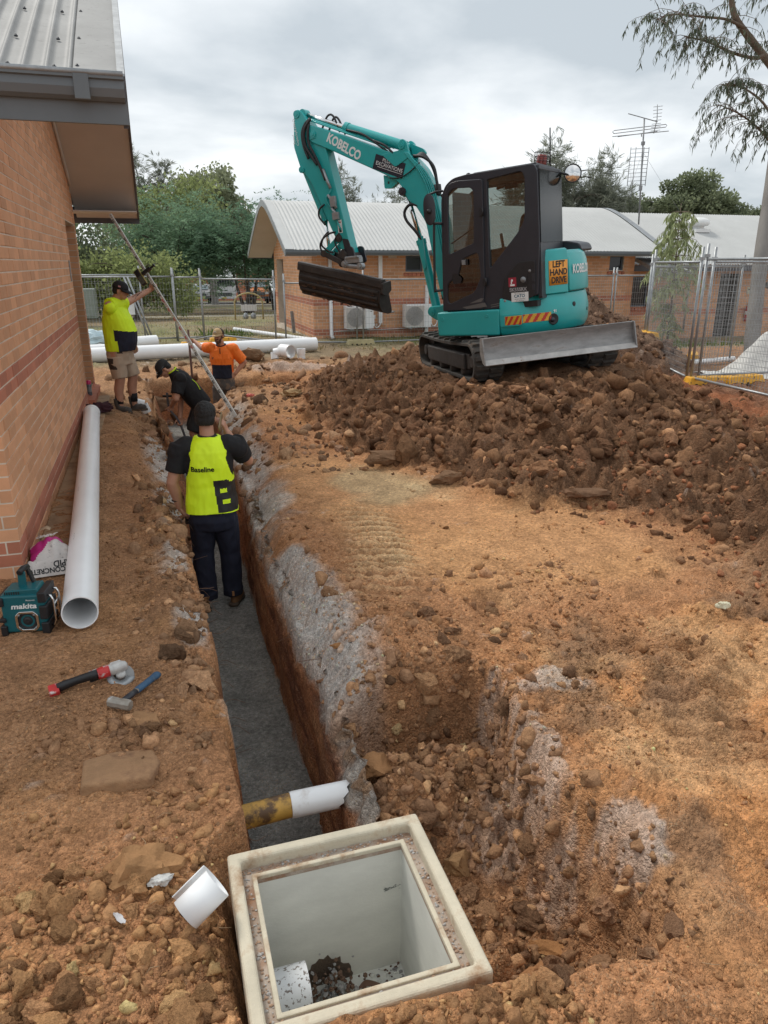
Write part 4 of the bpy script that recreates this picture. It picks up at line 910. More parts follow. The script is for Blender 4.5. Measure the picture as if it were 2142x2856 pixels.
# knocked-out hole in the back wall filled with rubble: dark socket with stones
so = MB(); rr = random.Random(3); n = 22; pts = []
for i in range(n):
    a = math.pi * i / (n - 1); r = .105 * rr.uniform(.88, 1.1); pts.append((.395 + r * 1.0 * math.cos(a), .03 + r * 1.25 * abs(math.sin(a)) + .035))
so.prism([(x - cx, z - .035) for x, z in pts], PY1 - .0885 - cy, PY1 - .080 - cy, axis=1); so.build('knocked_out_hole', mat('dark_socket', (.10, .07, .05), .95, bump=.8, bscale=50), pit)
rub = MB()
for i in range(150):
    u = rr.gauss(0, .055); h = abs(rr.gauss(0, .055)); s = rr.uniform(.005, .014); y = PY1 - .10 - abs(rr.gauss(0, .03)) - (.11 - h) * .35 * (h < .11)
    v, f = TINY[i % 8]; q = rotmats(1, rs)[0]; P = (v @ q.T) * s + np.array([.395 + u - cx, y - cy, .042 + max(0, h * .9 - .0)]); rub.add(P.tolist(), f.tolist(), rr.choice([0, 0, 1]))
for i in range(110):
    s = rr.uniform(.003, .010); v, f = TINY[i % 8]; x = rr.uniform(PX0 + .1, PX1 - .09) if i < 60 else .68 - abs(rr.gauss(0, .07)); y = rr.uniform(PY0 + .3, PY1 - .09) if i < 60 else PY1 - .09 - abs(rr.gauss(0, .06))
    P = v * s + np.array([x - cx, y - cy, .038]); rub.add(P.tolist(), f.tolist(), rr.choice([0, 1, 2]))
q = rub.build('rubble', [mat('rubble_brown', (.15, .09, .06), .95, bump=.6), mat('rubble_grey', (.30, .29, .28), .95, bump=.6), M['concrete_in']], pit); q['kind'] = 'stuff'
for (sx, y0, y1, n, s0) in ((0, 0, 0, 420, .0035),):
    g = MB()
    for i in range(n):
        e = rr.randrange(4); t = rr.random(); w = rr.uniform(.046, .070)
        x, y = [(PX0 + w, PY0 + .05 + t * .58), (PX1 - w, PY0 + .05 + t * .58), (PX0 + .05 + t * .6, PY0 + w), (PX0 + .05 + t * .6, PY1 - w)][e]
        v, f = TINY[i % 8]; s = s0 * rr.uniform(.6, 1.9); g.add((v * s + np.array([x - cx, y - cy, -.044 - ZB])).tolist(), f.tolist(), rr.choice([0, 0, 1]))
    q = g.build('grit', [mat('ledge_grit', (.38, .25, .17), .95), mat('ledge_grit_grey', (.42, .40, .38), .95)], pit); q['kind'] = 'stuff'
lf = MB(); P = smooth_path([(0, 0, 0), (.03, .012, .008), (.07, .008, .004), (.10, 0, 0)]); lf.loft([[(p.x, p.y - w, p.z), (p.x, p.y + w, p.z + .003)] for p, w in zip(P, [.001, .005, .008, .010, .011, .012, .012, .011, .010, .009, .008, .006, .005, .003, .002, .001])], caps=False, closed_ring=False)
o = lf.build('leaf', mat('brown_leaf', (.16, .085, .055), .7), None); o.location = (.50, 1.93, ZB + .05); o.rotation_euler = (0, 0, R(-12)); tag(o, 'curled brown gum leaf lying in the bottom of the concrete pit', 'leaf')

def pipe_mesh(b, p, q, r, th=.006, n=40, mi=0, mi2=0):
    """open pipe with wall thickness"""
    p, q = Vector(p), Vector(q); L = (q - p).length; d = (q - p).normalized(); x = d.orthogonal().normalized(); m = axes(p, x, d.cross(x))
    prof = [(r - th, 0), (r, 0), (r, L * .25), (r, L * .5), (r, L * .75), (r, L), (r - th, L), (r - th, L * .5)]
    b.lathe(prof, n, mi, m, True, True); return b
def sharp(o, a=35):
    for p in o.data.polygons: p.use_smooth = True
    o.data.set_sharp_from_angle(angle=R(a)); return o
b = MB(); pipe_mesh(b, (.085, 1.79, -.36), (.292, 1.79, -.36), .085, .005)
o = sharp(b.build('pipe_stub', mat('speckled_pvc', (.66, .67, .68), .4, var=.05, spots=(.16, .13, .11), spot_scale=60, spot_cut=.56, spot_soft=.03), None)); tag(o, 'short white pipe stub poking through the wall inside the concrete pit', 'pipe')

# pipe crossing the trench behind the pit
t = thing('crossing_pipe', 'stained yellow and white pipe crossing the trench just behind the concrete pit', 'pipe', (.12, 2.60, -.30))
yb = mat('stained_yellow_pvc', (.52, .30, .06), .5, var=.25, scale=8, spots=(.12, .065, .03), spot_scale=9, spot_cut=.50, spot_soft=.12)
b = MB(); pipe_mesh(b, (-.1, -.005, -.012), (.275, .0, .008), .052, .004, 32); sharp(b.build('yellow_pipe', yb, t))
b = MB(); b.lathe([(.0555, 0), (.0565, .02), (.0565, .235), (.052, .235), (.052, .1), (.052, .0)], 32, 0, axes((.262, 0, .007), (0, 1, 0), (0, 0, 1)), True, True)
w = b.build('white_collar', M['white_pvc'], t); sharp(w)
for v_ in w.data.vertices:
    if v_.co.x > .45: v_.co.x += .035 * math.cos(math.atan2(v_.co.z, v_.co.y) - 1.0) + .008 * math.sin(9 * math.atan2(v_.co.z, v_.co.y))
# exposed roots and wires
rootm = mat('root_bark', (.16, .09, .055), .9, var=.2, bump=.4)
o = MB().tube(smooth_path([(-.12, 2.28, -.23), (-.06, 2.30, -.21), (.0, 2.29, -.19), (.06, 2.245, -.17), (.09, 2.22, -.18)]), [.004, .006, .008, .009, .009, .010, .010, .011, .011, .011, .011, .011, .011, .011, .011, .011, .010, .010, .010, .009, .009], 8).build('tree_root', rootm); tag(o, 'brown severed tree root sticking out beside the pit corner', 'root')
o = MB().tube(smooth_path([(-.20, 2.33, -.05), (-.16, 2.37, .0), (-.12, 2.36, -.02), (-.13, 2.25, -.1), (-.10, 2.2, -.13)]), .0022, 6).build('wire', rootm); tag(o, 'thin looping root strand on the soil left of the pit', 'root')

# ------------------------------------------------------------------ pvc offcut, plaster lumps, slab
b = MB(); n = 40; rings = []
for zz in (0, .125):
    rings.append([((.052 + .012 * a / 5.2) * math.cos(a), (.052 + .012 * a / 5.2) * math.sin(a), zz) for a in [5.6 * i / n for i in range(n + 1)]])
b.loft(rings, caps=False, closed_ring=False); o = b.build('pvc_offcut', M['white_pvc']); md = o.modifiers.new('thick', 'SOLIDIFY'); md.thickness = .004
o.matrix_world = Matrix.Translation((-.075, 1.83, gz(-.075, 1.83) + .075)) @ Matrix.Rotation(R(20), 4, 'Z') @ Matrix.Rotation(R(62), 4, 'Y') @ Matrix.Rotation(R(160), 4, 'Z')
tag(o, 'split white pvc offcut lying on the clods left of the pit', 'pipe offcut')
def lump(name, loc, s, sc, col, label, cat='rock', sub=3, seed=1, rz=0, **k):
    v, f = hull_shape(4, seed, 20, .15); v = v * 1.1; me = bpy.data.meshes.new(name); me.from_pydata((v * s * np.array(sc)).tolist(), [], f.tolist())
    me.materials.append(mat(name + '_surface', col, .92, var=.22, scale=14, bump=1.0, bscale=45, spec=.2, **k))
    for p in me.polygons: p.use_smooth = True
    me.set_sharp_from_angle(angle=R(38)); o = link(name, me); o.location = loc; o.rotation_euler = (0, 0, rz); return tag(o, label, cat)
lump('plaster_lump', (-.15, 2.03, gz(-.15, 2.03) + .03), .040, (1, .9, 1.0), (.62, .62, .60), 'white crumbly concrete lump on the soil left of the pit', 'rubble', seed=51, spots=(.3, .3, .29), spot_scale=25, spot_cut=.6)
lump('plaster_sliver', (-.27, 1.905, gz(-.27, 1.905) + .02), .028, (.45, 1.3, .5), (.55, .54, .55), 'thin pale mortar sliver lying among the clods far left of the pit', 'rubble', seed=52, rz=.7)
lump('big_clod', (-.20, 2.10, gz(-.20, 2.10) + .0), .125, (1.0, .8, .9), (.36, .195, .09), 'large orange brown clod sitting on the slope left of the pit', 'clod', seed=53)
lump('big_clod', (-.72, 2.02, gz(-.72, 2.02) + .02), .115, (.9, .9, .9), (.37, .205, .10), 'large clod half cut by the left edge of the photo', 'clod', seed=54)
lump('big_clod', (1.06, 1.66, gz(1.06, 1.66) + .0), .12, (1.0, .9, .75), (.35, .17, .075), 'large orange boulder of clay in the hole right of the pit', 'clod', seed=55)
lump('big_clod', (1.24, 1.80, gz(1.24, 1.80) + .02), .085, (1.25, .7, .6), (.38, .185, .075), 'flat orange clod leaning behind the boulder right of the pit', 'clod', seed=56, rz=-.3)
lump('big_clod', (1.02, 2.22, gz(1.02, 2.22) + .02), .075, (.9, .9, 1.0), (.33, .19, .09), 'squat brown clod in the hole behind the right corner of the pit', 'clod', seed=57)
lump('big_clod', (.76, 2.62, gz(.76, 2.62) + .04), .10, (1.0, .9, .9), (.30, .155, .07), 'round clod leaning over the end of the yellow and white pipe', 'clod', seed=58)
lump('big_clod', (1.98, 15.55, .12), .27, (1.0, .9, .9), (.20, .125, .075), 'big brown lump of earth beside the long white pipe', 'clod', seed=59)
lump('big_clod', (3.35, 5.05, gz(3.35, 5.05) + .05), .17, (1.3, .8, .6), (.17, .095, .055), 'long slanting clod with a straw at the toe of the spoil mound', 'clod', seed=60, rz=-.5)
lump('big_clod', (2.18, 6.78, gz(2.18, 6.78) + .05), .17, (1.2, .8, .7), (.20, .115, .065), 'paired dark clods at the toe of the mound above the green patch', 'clod', seed=61)
lump('big_clod', (2.50, 6.0, gz(2.5, 6.0) + .05), .13, (1.1, .8, .8), (.20, .115, .065), 'lone brown clod resting on the tan clay below the mound', 'clod', seed=62)
lump('big_clod', (.80, 3.42, gz(.80, 3.42) + .01), .038, (1, .8, .8), (.38, .19, .08), 'small orange stone resting on the grey dust at the trench edge', 'stone', seed=63)
lump('big_clod', (-.20, 2.98, gz(-.2, 2.98) + .01), .085, (.8, 1, .7), (.36, .20, .10), 'pale brown rock lying just below the hammer head', 'rock', seed=64)
lump('big_clod', (.0, 12.55, gz(0, 12.55) + .1), .24, (1, .9, .9), (.19, .115, .07), 'dark lump of clay behind the bending worker', 'clod', seed=65)
lump('pale_stone', (3.0, 3.05, gz(3.0, 3.05) + .02), .045, (1.2, .8, .7), (.62, .58, .42), 'pale yellow stone lying at the right edge on the dark soil', 'stone', seed=66)
b = MB(); pts = [(-.15, -.09), (.11, -.115), (.155, -.01), (.13, .10), (-.02, .13), (-.145, .10)]
b.loft([[(x * 1.0, y, -.05) for x, y in pts], [(x * 1.02, y * 1.02, .0) for x, y in pts], [(x, y, .034) for x, y in pts], [(x * .93, y * .92, .043) for x, y in pts]], smooth=False)
o = b.build('stone_slab', mat('sandstone', (.36, .205, .105), .95, var=.2, scale=9, bump=1.0, bscale=45, spots=(.24, .13, .07), spot_scale=10, spot_cut=.5, spot_soft=.2), None, bevel=.008); o.location = (-.29, 2.66, gz(-.29, 2.66) - .006); o.rotation_euler = (R(-5), R(3), R(3)); tag(o, 'flat broken sandstone slab half buried left of the trench', 'slab')
rr = random.Random(17); twm = mat('dry_twig', (.42, .30, .18), .8); b = MB()
for i in range(140):
    x, y = rr.uniform(-.9, 2.6), .95 + 5.0 * rr.random() ** 1.4
    if .1 < x < .8 and y > 1.2: continue
    z = gz(x, y) + .006; a = rr.uniform(0, 6.3); L = rr.uniform(.015, .06); b.tube([(x, y, z), (x + L * .5 * math.cos(a), y + L * .5 * math.sin(a), z + .006), (x + L * math.cos(a + .3), y + L * math.sin(a + .3), z)], .0011, 4)
tag(b.build('dry_straw', twm), 'bits of dry straw and twigs on the soil', kind='stuff')
b = MB()
for i in range(70):        # torn roots hanging from the trench banks
    y = rr.uniform(2.3, 9); x = .15 - .012 * (y - 3) if rr.random() < .7 else .70; s = 1 if x < .4 else -1; z = -.03 - rr.uniform(0, .3); L = rr.uniform(.04, .14)
    b.tube(smooth_path([(x, y, z), (x + s * L * .5, y + rr.uniform(-.04, .04), z + rr.uniform(-.01, .03)), (x + s * L, y + rr.uniform(-.06, .06), z - rr.uniform(-.03, .05))], 4), .0016, 4)
tag(b.build('torn_roots', rootm), 'thin torn roots sticking out of the trench banks', kind='stuff')

# ------------------------------------------------------------------ pipes
b = MB(); p0, p1 = Vector((-.525, 3.95, .125)), Vector((-.83, 9.95, .135)); pipe_mesh(b, p0, p1, .096, .006, 48)
o = sharp(b.build('pvc_pipe', M['white_pvc'])); tag(o, 'long white pvc pipe lying along the brick wall on the left bank', 'pipe')
d = (p1 - p0).normalized(); b = MB(); b.lathe([(.0965, 0), (.101, .005), (.101, .12), (.0965, .125)], 48, 0, axes(p1 - d * .13, d.orthogonal(), d.cross(d.orthogonal())))
b.build('socket', M['white_pvc'], o)
# printed line of text along the pipe
side = Vector((d.y, -d.x, 0)); up = side.cross(d); nrm = (up * .86 - side * .5).normalized()
for k, (s_, tx) in enumerate(((1.05, 'AS1260 PVC-U'), (2.2, '150 SN8 DWV'), (3.5, 'AS1260 PVC-U 150'))):
    text('pipe_marking', '- - . - - - .. -', .028, axes(p0 + d * s_ + nrm * .0968, -d, nrm.cross(-d)), M['galv_dark'], o, extrude=.0002)
b = MB(); pipe_mesh(b, (-1.35, 16.25, .155), (3.62, 16.95, .17), .150, .008, 40); tag(sharp(b.build('pvc_pipe', M['white_pvc'])), 'thick long white pvc pipe lying across the site in front of the fence', 'pipe')
b = MB(); pipe_mesh(b, (-1.9, 18.1, .13), (.10, 18.85, .16), .14, .007, 40); tag(sharp(b.build('pvc_pipe', M['white_pvc'])), 'shorter white pipe lying just in front of the left fence panels', 'pipe')
b = MB(); pipe_mesh(b, (-2.2, 17.35, .125), (-.95, 17.55, .125), .125, .006, 32); b.tube([(-1.5, 17.46, .3), (-2.1, 17.4, .42)], .1, 20); tag(sharp(b.build('pvc_bend', M['white_pvc'])), 'white pipe bend half hidden behind the left wall', 'pipe')
b = MB(); pipe_mesh(b, (2.4, 22.9, .06), (3.95, 19.0, .06), .055, .004, 20); tag(sharp(b.build('pvc_pipe', M['white_pvc'])), 'thin white pipe lying beside the gable end of the far brick building', 'pipe')
def fitting(loc, label, parts):
    t = thing('pipe_fitting', label, 'pipe fitting', loc)
    for nm, p, q, r in parts:
        b = MB(); pipe_mesh(b, p, q, r, .008, 32); sharp(b.build(nm, M['white_pvc'], t))
fitting((2.68, 15.75, 0), 'white pipe junction fitting lying in front of the long white pipe', [('branch', (-.05, .06, .17), (.10, -.18, .17), .14), ('arm', (.0, .0, .17), (-.22, .05, .12), .10), ('outlet', (-.21, .05, .14), (-.21, .0, .0), .085)])
fitting((3.03, 15.72, 0), 'small white pipe coupling standing beside the junction fitting', [('coupling', (0, 0, 0), (0, 0, .20), .085), ('collar', (0, 0, .1), (0, 0, .21), .094)])
fitting((-.28, 11.35, gz(-.28, 11.35)), 'white pipe bend lying on the bank behind the boots of the lime shirt worker', [('arm', (-.09, 0, .14), (.07, 0, .09), .075), ('outlet', (.06, 0, .1), (.10, .0, -.02), .07)])
b = MB(); pipe_mesh(b, (9.6, 11.9, .1), (11.6, 12.6, .05), .05, .004, 16); tag(sharp(b.build('pvc_conduit', M['white_pvc'])), 'white conduit lying on the mulch behind the right fence', 'pipe')

# ------------------------------------------------------------------ spray can, dark rag, cement bag, radio
t = thing('spray_can', 'spray paint can with pink cap standing on the brick sill', 'spray can', (-.93, 11.25, .145))
MB().lathe([(0, 0), (.032, 0), (.033, .004), (.033, .155), (.028, .168), (.02, .172)], 20).build('can', mat('can_grey', (.16, .17, .20), .35, .3, var=.3, scale=30), t)
MB().lathe([(.033, .16), (.033, .205), (.028, .212), (0, .213)], 20).build('cap', mat('pink_cap', (.75, .03, .17), .35, var=.03), t); MB().lathe([(.0335, .05), (.0335, .12)], 20).build('label', M['galv'], t)
v, f = ico(4); rr = random.Random(2)
def cloth_lump(name, loc, dims, seed, m, label, cat, rough=.5, freq=2.2):
    v, f = ico(4); d = np.array([mnoise.fractal(Vector(p * freq + seed), .8, 2.2, 5) for p in v]); e = np.array([abs(mnoise.noise(Vector(p * freq * 1.7 + seed * 2))) for p in v])
    v = v * (1 + rough * d - .5 * e)[:, None] * np.array(dims); v[:, 2] = np.maximum(v[:, 2], -dims[2] * .35)
    me = bpy.data.meshes.new(name); me.from_pydata(v.tolist(), [], f.tolist()); me.materials.append(m)
    for p in me.polygons: p.use_smooth = True
    o = link(name, me); o.location = loc; return tag(o, label, cat)
cloth_lump('rag', (-.80, 10.55, .07), (.20, .15, .09), 5.2, mat('maroon_cloth', (.045, .012, .018), .9, bump=.5, bscale=30), 'crumpled dark maroon jumper lying on the path by the wall', 'clothing')
cloth_lump('tarpaulin', (-1.2, 18.35, .25), (.6, .2, .2), 3.1, mat('pale_blue_tarp', (.50, .62, .66), .6), 'pale blue plastic sheet behind the white pipes at left', 'sheet')
# big white bag by the right fence: sheets with folds
def sheet_pile(name, outline_fn, m, label, cat, loc, n=46):
    b = MB(); rings = []
    for i in range(n): rings.append([outline_fn(i / (n - 1), j / (n - 1)) for j in range(n)])
    b.loft(rings, caps=False, closed_ring=False); o = b.build(name, m); o.location = loc; md = o.modifiers.new('thick', 'SOLIDIFY'); md.thickness = .012; return tag(o, label, cat)
def bagfn(u, w):
    x = -.9 + 1.8 * u; y = -.5 + 1.0 * w; c = math.exp(-((x - .35) / .42) ** 2 - (y / .40) ** 2) * .60 + .28 * math.exp(-((x - 1.0) / .5) ** 2 - (y / .4) ** 2) + .12 * math.exp(-(y / .3) ** 2)
    z = c * (1 + .30 * mnoise.noise(Vector((x * 2.5, y * 2.5, 1)))) + .05 * abs(mnoise.noise(Vector((x * 4, y * 4, 3)))) + .035 * math.sin(6 * x + 5 * y)
    return (x, y, max(0, z))
sheet_pile('bulk_bag', bagfn, mat('white_woven_bag', (.66, .65, .62), .75, var=.1, scale=3, bump=.3, bscale=30), 'crumpled white bulk bag lying behind the right wire fence', 'bag', (10.0, 10.55, gz(10.0, 10.55)))
# empty cement bag by the corner
t = thing('cement_bag', 'crumpled empty cement bag in magenta and white by the wall corner', 'bag', (-.72, 5.0, .02)); t.scale = (1.15, 1.15, 1.3)
def sfn(u, w):
    x = -.17 + .36 * u; y = -.16 + .30 * w; a = mnoise.noise(Vector((x * 9, y * 9, 7))); c = abs(mnoise.noise(Vector((x * 15, y * 15, 9))))
    return (x * (1 + .1 * a), y + .02 * a, max(.004, .10 * math.exp(-((x + .06) / .12) ** 2 - ((y - .03) / .12) ** 2) + .045 * a + .035 * c + .012))
b = MB(); n = 44; v = [sfn(i / (n - 1), j / (n - 1)) for i in range(n) for j in range(n)]; 
for i in range(n - 1):
    for j in range(n - 1):
        u, w = i / n, j / n; k = 1 if (w - u * .9 > .30 and w - u * .9 < .62) or (u > .86 and w < .3) else 0
        if u > .55 and w > .72: k = 2
        b.f.append([i * n + j, (i + 1) * n + j, (i + 1) * n + j + 1, i * n + j + 1]); b.m.append(k); b.sm.append(True)
b.v = v; paperw = mat('white_paper', (.62, .58, .55), .8, var=.12, scale=12, spots=(.35, .33, .32), spot_scale=30, spot_cut=.6); kraft = mat('kraft_paper', (.40, .28, .18), .85)
o = b.build('bag_body', [paperw, mat('magenta_print', (.48, .02, .20), .6, var=.1), kraft], t); md = o.modifiers.new('t', 'SOLIDIFY'); md.thickness = .003
b = MB(); pr = [(.0, 0), (.0, .05), (.015, .075), (.05, .082), (.07, .07)]
b.loft([[(x - .13, yy + .10, z + .09) for x, z in pr] for yy in (0, .05)], caps=False, closed_ring=False); o = b.build('torn_flap', kraft, t); md = o.modifiers.new('t', 'SOLIDIFY'); md.thickness = .003
Mf = axes((.02, -.155, .040), (1, .10, 0), (0, .42, .9)); MB().b2((-.16, -.042, -.003), (.17, .040, 0), M=Mf).build('folded_end', paperw, t, bevel=.001)
text('lettering', 'RAPID', .044, Mf @ Matrix.Translation((.010, .018, .001)) @ Matrix.Rotation(math.pi, 4, 'Z'), M['black_print'], t, .0004, bold=.0012); text('lettering', 'CONCRETE', .036, Mf @ Matrix.Translation((-.085, -.012, .001)) @ Matrix.Rotation(math.pi, 4, 'Z'), M['black_print'], t, .0004, bold=.0012)
bc = MB()
for i in range(14): bc.b2((.08 + i * .0052, -.02, .0005), (.08 + i * .0052 + (.0015 if i % 3 else .003), .028, .0012), M=Mf)
bc.build('barcode', M['black_print'], t)
Mg = axes((-.075, .03, .152), (.75, -.6, .25), (.5, .8, .2)); text('lettering', 'CEMENT', .042, Mg, M['white_print'], t, .0004, bold=.001)
# radio
RX = Matrix.Translation((-.795, 4.10, 0)) @ Matrix.Rotation(R(-10), 4, 'Z')
t = thing('jobsite_radio', 'teal and black jobsite radio standing on the ground by the wall corner', 'radio', mat=RX)
tl = mat('radio_teal', (.004, .105, .125), .4, var=.08)
b = MB(); b.b2((-.125, -.075, .012), (.105, .075, .235)); b.build('body', tl, t, bevel=.012)
b = MB(); b.prism([(-.115, .225), (.085, .225), (.07, .265), (-.095, .258)], -.06, .06, axis=1); b.build('top_housing', tl, t, bevel=.006)
b = MB(); 
for i in range(7): b.b2((-.10 + i * .012, -.0615, .232), (-.094 + i * .012, -.0602, .252))
b.build('vents', M['black'], t)
for (x0, x1, z0, z1) in ((-.14, -.105, .0, .06), (-.14, -.105, .175, .225), (.075, .118, .0, .07), (.075, .118, .09, .17), (.075, .118, .19, .25), (-.14, -.105, .08, .105)):
    MB().b2((x0, -.088, z0), (x1, .088, z1)).build('corner_guard', M['black'], t, bevel=.006)
b = MB(); pts = rounded([(-.052, -.032), (-.032, -.055), (.032, -.055), (.052, -.032), (.052, .032), (.032, .055), (-.032, .055), (-.052, .032)], .006, 3)
Ms = axes((.005, -.078, .082), (1, 0, 0), (0, 0, 1))
plate('speaker_frame', [(x * 1.18, y * 1.08) for x, y in pts], [[(x * .92, y * .86) for x, y in pts]], Ms, .016, M['chrome'], t, .002)
MB().lathe([(.0, .0), (.012, .004), (.016, .001), (.034, -.006), (.042, .003), (.050, .001), (.052, -.004)], 28, 0, Ms @ Matrix.Translation((0, 0, .0))).build('speaker_cone', M['black'], t)
for a in (45, 135, 225, 315): MB().lathe([(0, .003), (.005, .003), (.006, 0)], 10, 0, Ms @ Matrix.Translation((.056 * math.cos(R(a)), .056 * math.sin(R(a)), .009))).build('screw', M['steel'], t)
text('logo', 'makita', .042, axes((-.005, -.0765, .170), (1, 0, 0), (0, 0, 1)), M['white_print'], t, .0005, sx=1.2, bold=.0012, shear=.15)
text('marking', 'Bluetooth', .012, axes((.035, -.0765, .205), (1, 0, 0), (0, 0, 1)), M['white_print'], t, .0004)
h = empty('handle'); h.parent = t
b = MB(); b.bar((-.02, .0, .24), (-.015, .0, .345), .04, .018); b.build('arm', tl, h, bevel=.004); b = MB(); b.bar((.03, .05, .24), (.0, .05, .345), .03, .016); b.build('arm', M['black'], h, bevel=.004)
MB().tube([(-.02, -.02, .345), (-.012, .02, .355), (0, .06, .35)], .016, 12).build('grip', M['black'], h)
b = MB(); b.tube([(.118, -.045, .22), (.135, -.05, .215), (.145, -.05, .19), (.145, -.05, .07), (.132, -.05, .04), (.118, -.045, .035)], .0065, 10); b.tube([(.118, .045, .22), (.135, .05, .215), (.145, .05, .19), (.145, .05, .07), (.132, .05, .04), (.118, .045, .035)], .0065, 10); b.tube([(.143, -.05, .16), (.143, .05, .16)], .0065, 10)
b.build('roll_bar', M['chrome'], t)
# ------------------------------------------------------------------ grinder and hammer on the ground
gx, gy = -.44, 3.33; gzz = gz(gx, gy)
Gd = Vector((.955, .22, .08)).normalized(); GM = axes((gx, gy, gzz + .045), Gd, Vector((-.22, .9, .35))); 
t = thing('angle_grinder', 'red and black cordless angle grinder covered in white dust', 'angle grinder', mat=GM)
rdm = mat('tool_red', (.50, .03, .03), .4, var=.15, scale=20, spots=(.55, .5, .48), spot_scale=25, spot_cut=.58, spot_soft=.1); dusty = mat('dusty_alloy', (.52, .51, .49), .55, .3, var=.2, scale=25)
b = MB(); P = [(-.15, -.006, .024), (-.12, .0, .023), (-.06, .004, .021), (.0, .004, .023), (.04, .0, .027)]
b.loft([[(x, y0 + r * .85 * math.cos(a), r * 1.05 * math.sin(a)) for a in [2 * math.pi * i / 16 for i in range(16)]] for x, y0, r in P]); b.build('handle', M['black'], t)
b = MB(); b.box((-.165, -.012, -.012), (.045, .055, .06)); b.build('battery_mount', rdm, t, bevel=.006)
b = MB(); b.loft([[(x, r * .9 * math.cos(a), r * math.sin(a)) for a in [2 * math.pi * i / 16 for i in range(16)]] for x, r in ((.035, .028), (.06, .031), (.09, .031))]); b.build('motor_collar', rdm, t)
b = MB(); b.loft([[(x, r * .85 * math.cos(a), r * math.sin(a)) for a in [2 * math.pi * i / 16 for i in range(16)]] for x, r in ((.088, .030), (.12, .033), (.15, .031), (.17, .022), (.176, .01))]); b.box((.125, .012, .0), (.05, .03, .045)); b.build('gear_head', dusty, t, bevel=.003)
b = MB(); b.prism([(.0, -.02), (.05, -.024), (.08, -.012), (.05, .006), (.0, .004)], .026, .031, axis=1); b.build('side_panel', mat('white_dusty', (.6, .58, .56), .6, var=.2, scale=30, spots=(.4, .04, .04), spot_scale=40, spot_cut=.55), t)
Md = Matrix.Translation((.135, -.02, -.042)) @ Matrix.Rotation(R(14), 4, 'X')
MB().lathe([(.0, .004), (.018, .004), (.02, 0), (.0615, .0), (.0625, -.001), (.0615, -.0022), (.02, -.0022), (0, -.0022)], 44, 0, Md).build('cutting_disc', M['steel'], t)
MB().lathe([(0, .03), (.022, .03), (.024, .006), (0, .006)], 20, 0, Md).build('spindle_boss', dusty, t)
b = MB(); b.loft([[(.066 * math.cos(a) * k, .066 * math.sin(a) * k, z) for a in [R(150 + 180 * i / 14) for i in range(15)]] for k, z in ((.5, .014), (1, .012), (1, -.006))], caps=False, closed_ring=False, M=Md); o = b.build('disc_guard', M['galv'], t); md = o.modifiers.new('t', 'SOLIDIFY'); md.thickness = .002
b = MB(); b.box((.03, .0, -.03), (.07, .018, .010)); b.build('switch', M['black'], t, bevel=.002)
hp = Vector((-.30, 3.08, gz(-.30, 3.08) + .035)); hq = Vector((-.13, 3.33, gz(-.13, 3.33) + .03)); hd = (hq - hp).normalized()
HM = axes(hp, hd, Vector((-hd.y, hd.x, 0)))
t = thing('club_hammer', 'club hammer with blue handle lying on soil beside the grinder', 'hammer', mat=HM)
b = MB(); oc = lambda x, r: [(r * math.cos(a) * .9, x, r * math.sin(a)) for a in [R(22.5 + 45 * i) for i in range(8)]]
b.loft([oc(x, r) for x, r in ((-.058, .022), (-.052, .027), (-.02, .027), (.0, .024), (.02, .027), (.052, .027), (.058, .022))], smooth=False); b.build('head', mat('worn_hammer_head', (.33, .30, .26), .5, .4, var=.25, scale=20, spots=(.5, .5, .5), spot_scale=20, spot_cut=.6), t, bevel=.002)
b = MB(); b.loft([[(x, r * math.cos(a), r * .8 * math.sin(a)) for a in [2 * math.pi * i / 14 for i in range(14)]] for x, r in ((.02, .016), (.08, .017), (.12, .016))]); b.build('handle_neck', M['dark_grey'], t)
b = MB(); b.loft([[(x, r * math.cos(a), r * .8 * math.sin(a)) for a in [2 * math.pi * i / 14 for i in range(14)]] for x, r in ((.118, .017), (.14, .019), (.2, .018), (.26, .019), (.285, .022), (.30, .019))]); b.build('handle_grip', mat('blue_grip', (.03, .085, .16), .6, var=.25, scale=20, spots=(.25, .2, .15), spot_scale=14, spot_cut=.6), t)

# ------------------------------------------------------------------ temporary wire fences
def fence(p, q, label, group, h=1.9, z0=.12, z1=None, lean=0.0, wx=.075, wz=.15, r=.021, wr=.0019, posts_up=.22, m=None):
    p, q = Vector(p), Vector(q); L = (q - p).length; d = (q - p).normalized(); z1 = z0 if z1 is None else z1
    n = Vector((-d.y, d.x, 0)); t = thing('wire_fence', label, 'fence', p, group=group)
    P = lambda s_, h_: d * s_ + n * lean * h_ + Vector((0, 0, h_))
    for s_ in (0, L):
        MB().tube([P(s_, z0 - .08), P(s_, z0 + h + posts_up)], r * 1.05, 10).build('post', m or M['galv'], t)
    for h_ in (z0, z0 + h):
        MB().tube([P(0, h_), P(L, h_)], r * .95, 10).build('rail', m or M['galv'], t)
    b = MB(); k = int(L / wx); kz = int(h / wz)
    for i in range(1, k): b.bar(P(L * i / k, z0), P(L * i / k, z0 + h), wr * 2, wr * 2)
    for i in range(1, kz): b.bar(P(0, z0 + h * i / kz), P(L, z0 + h * i / kz), wr * 2, wr * 2)
    w = b.build('wire_mesh', m or M['galv'], t); w['kind'] = 'stuff'
    b = MB()
    for s_ in (.0, L):
        b.box(tuple(P(s_, z0 + h + .05)), (.07, .05, .045))
    b.build('clamp', M['galv'], t); return t
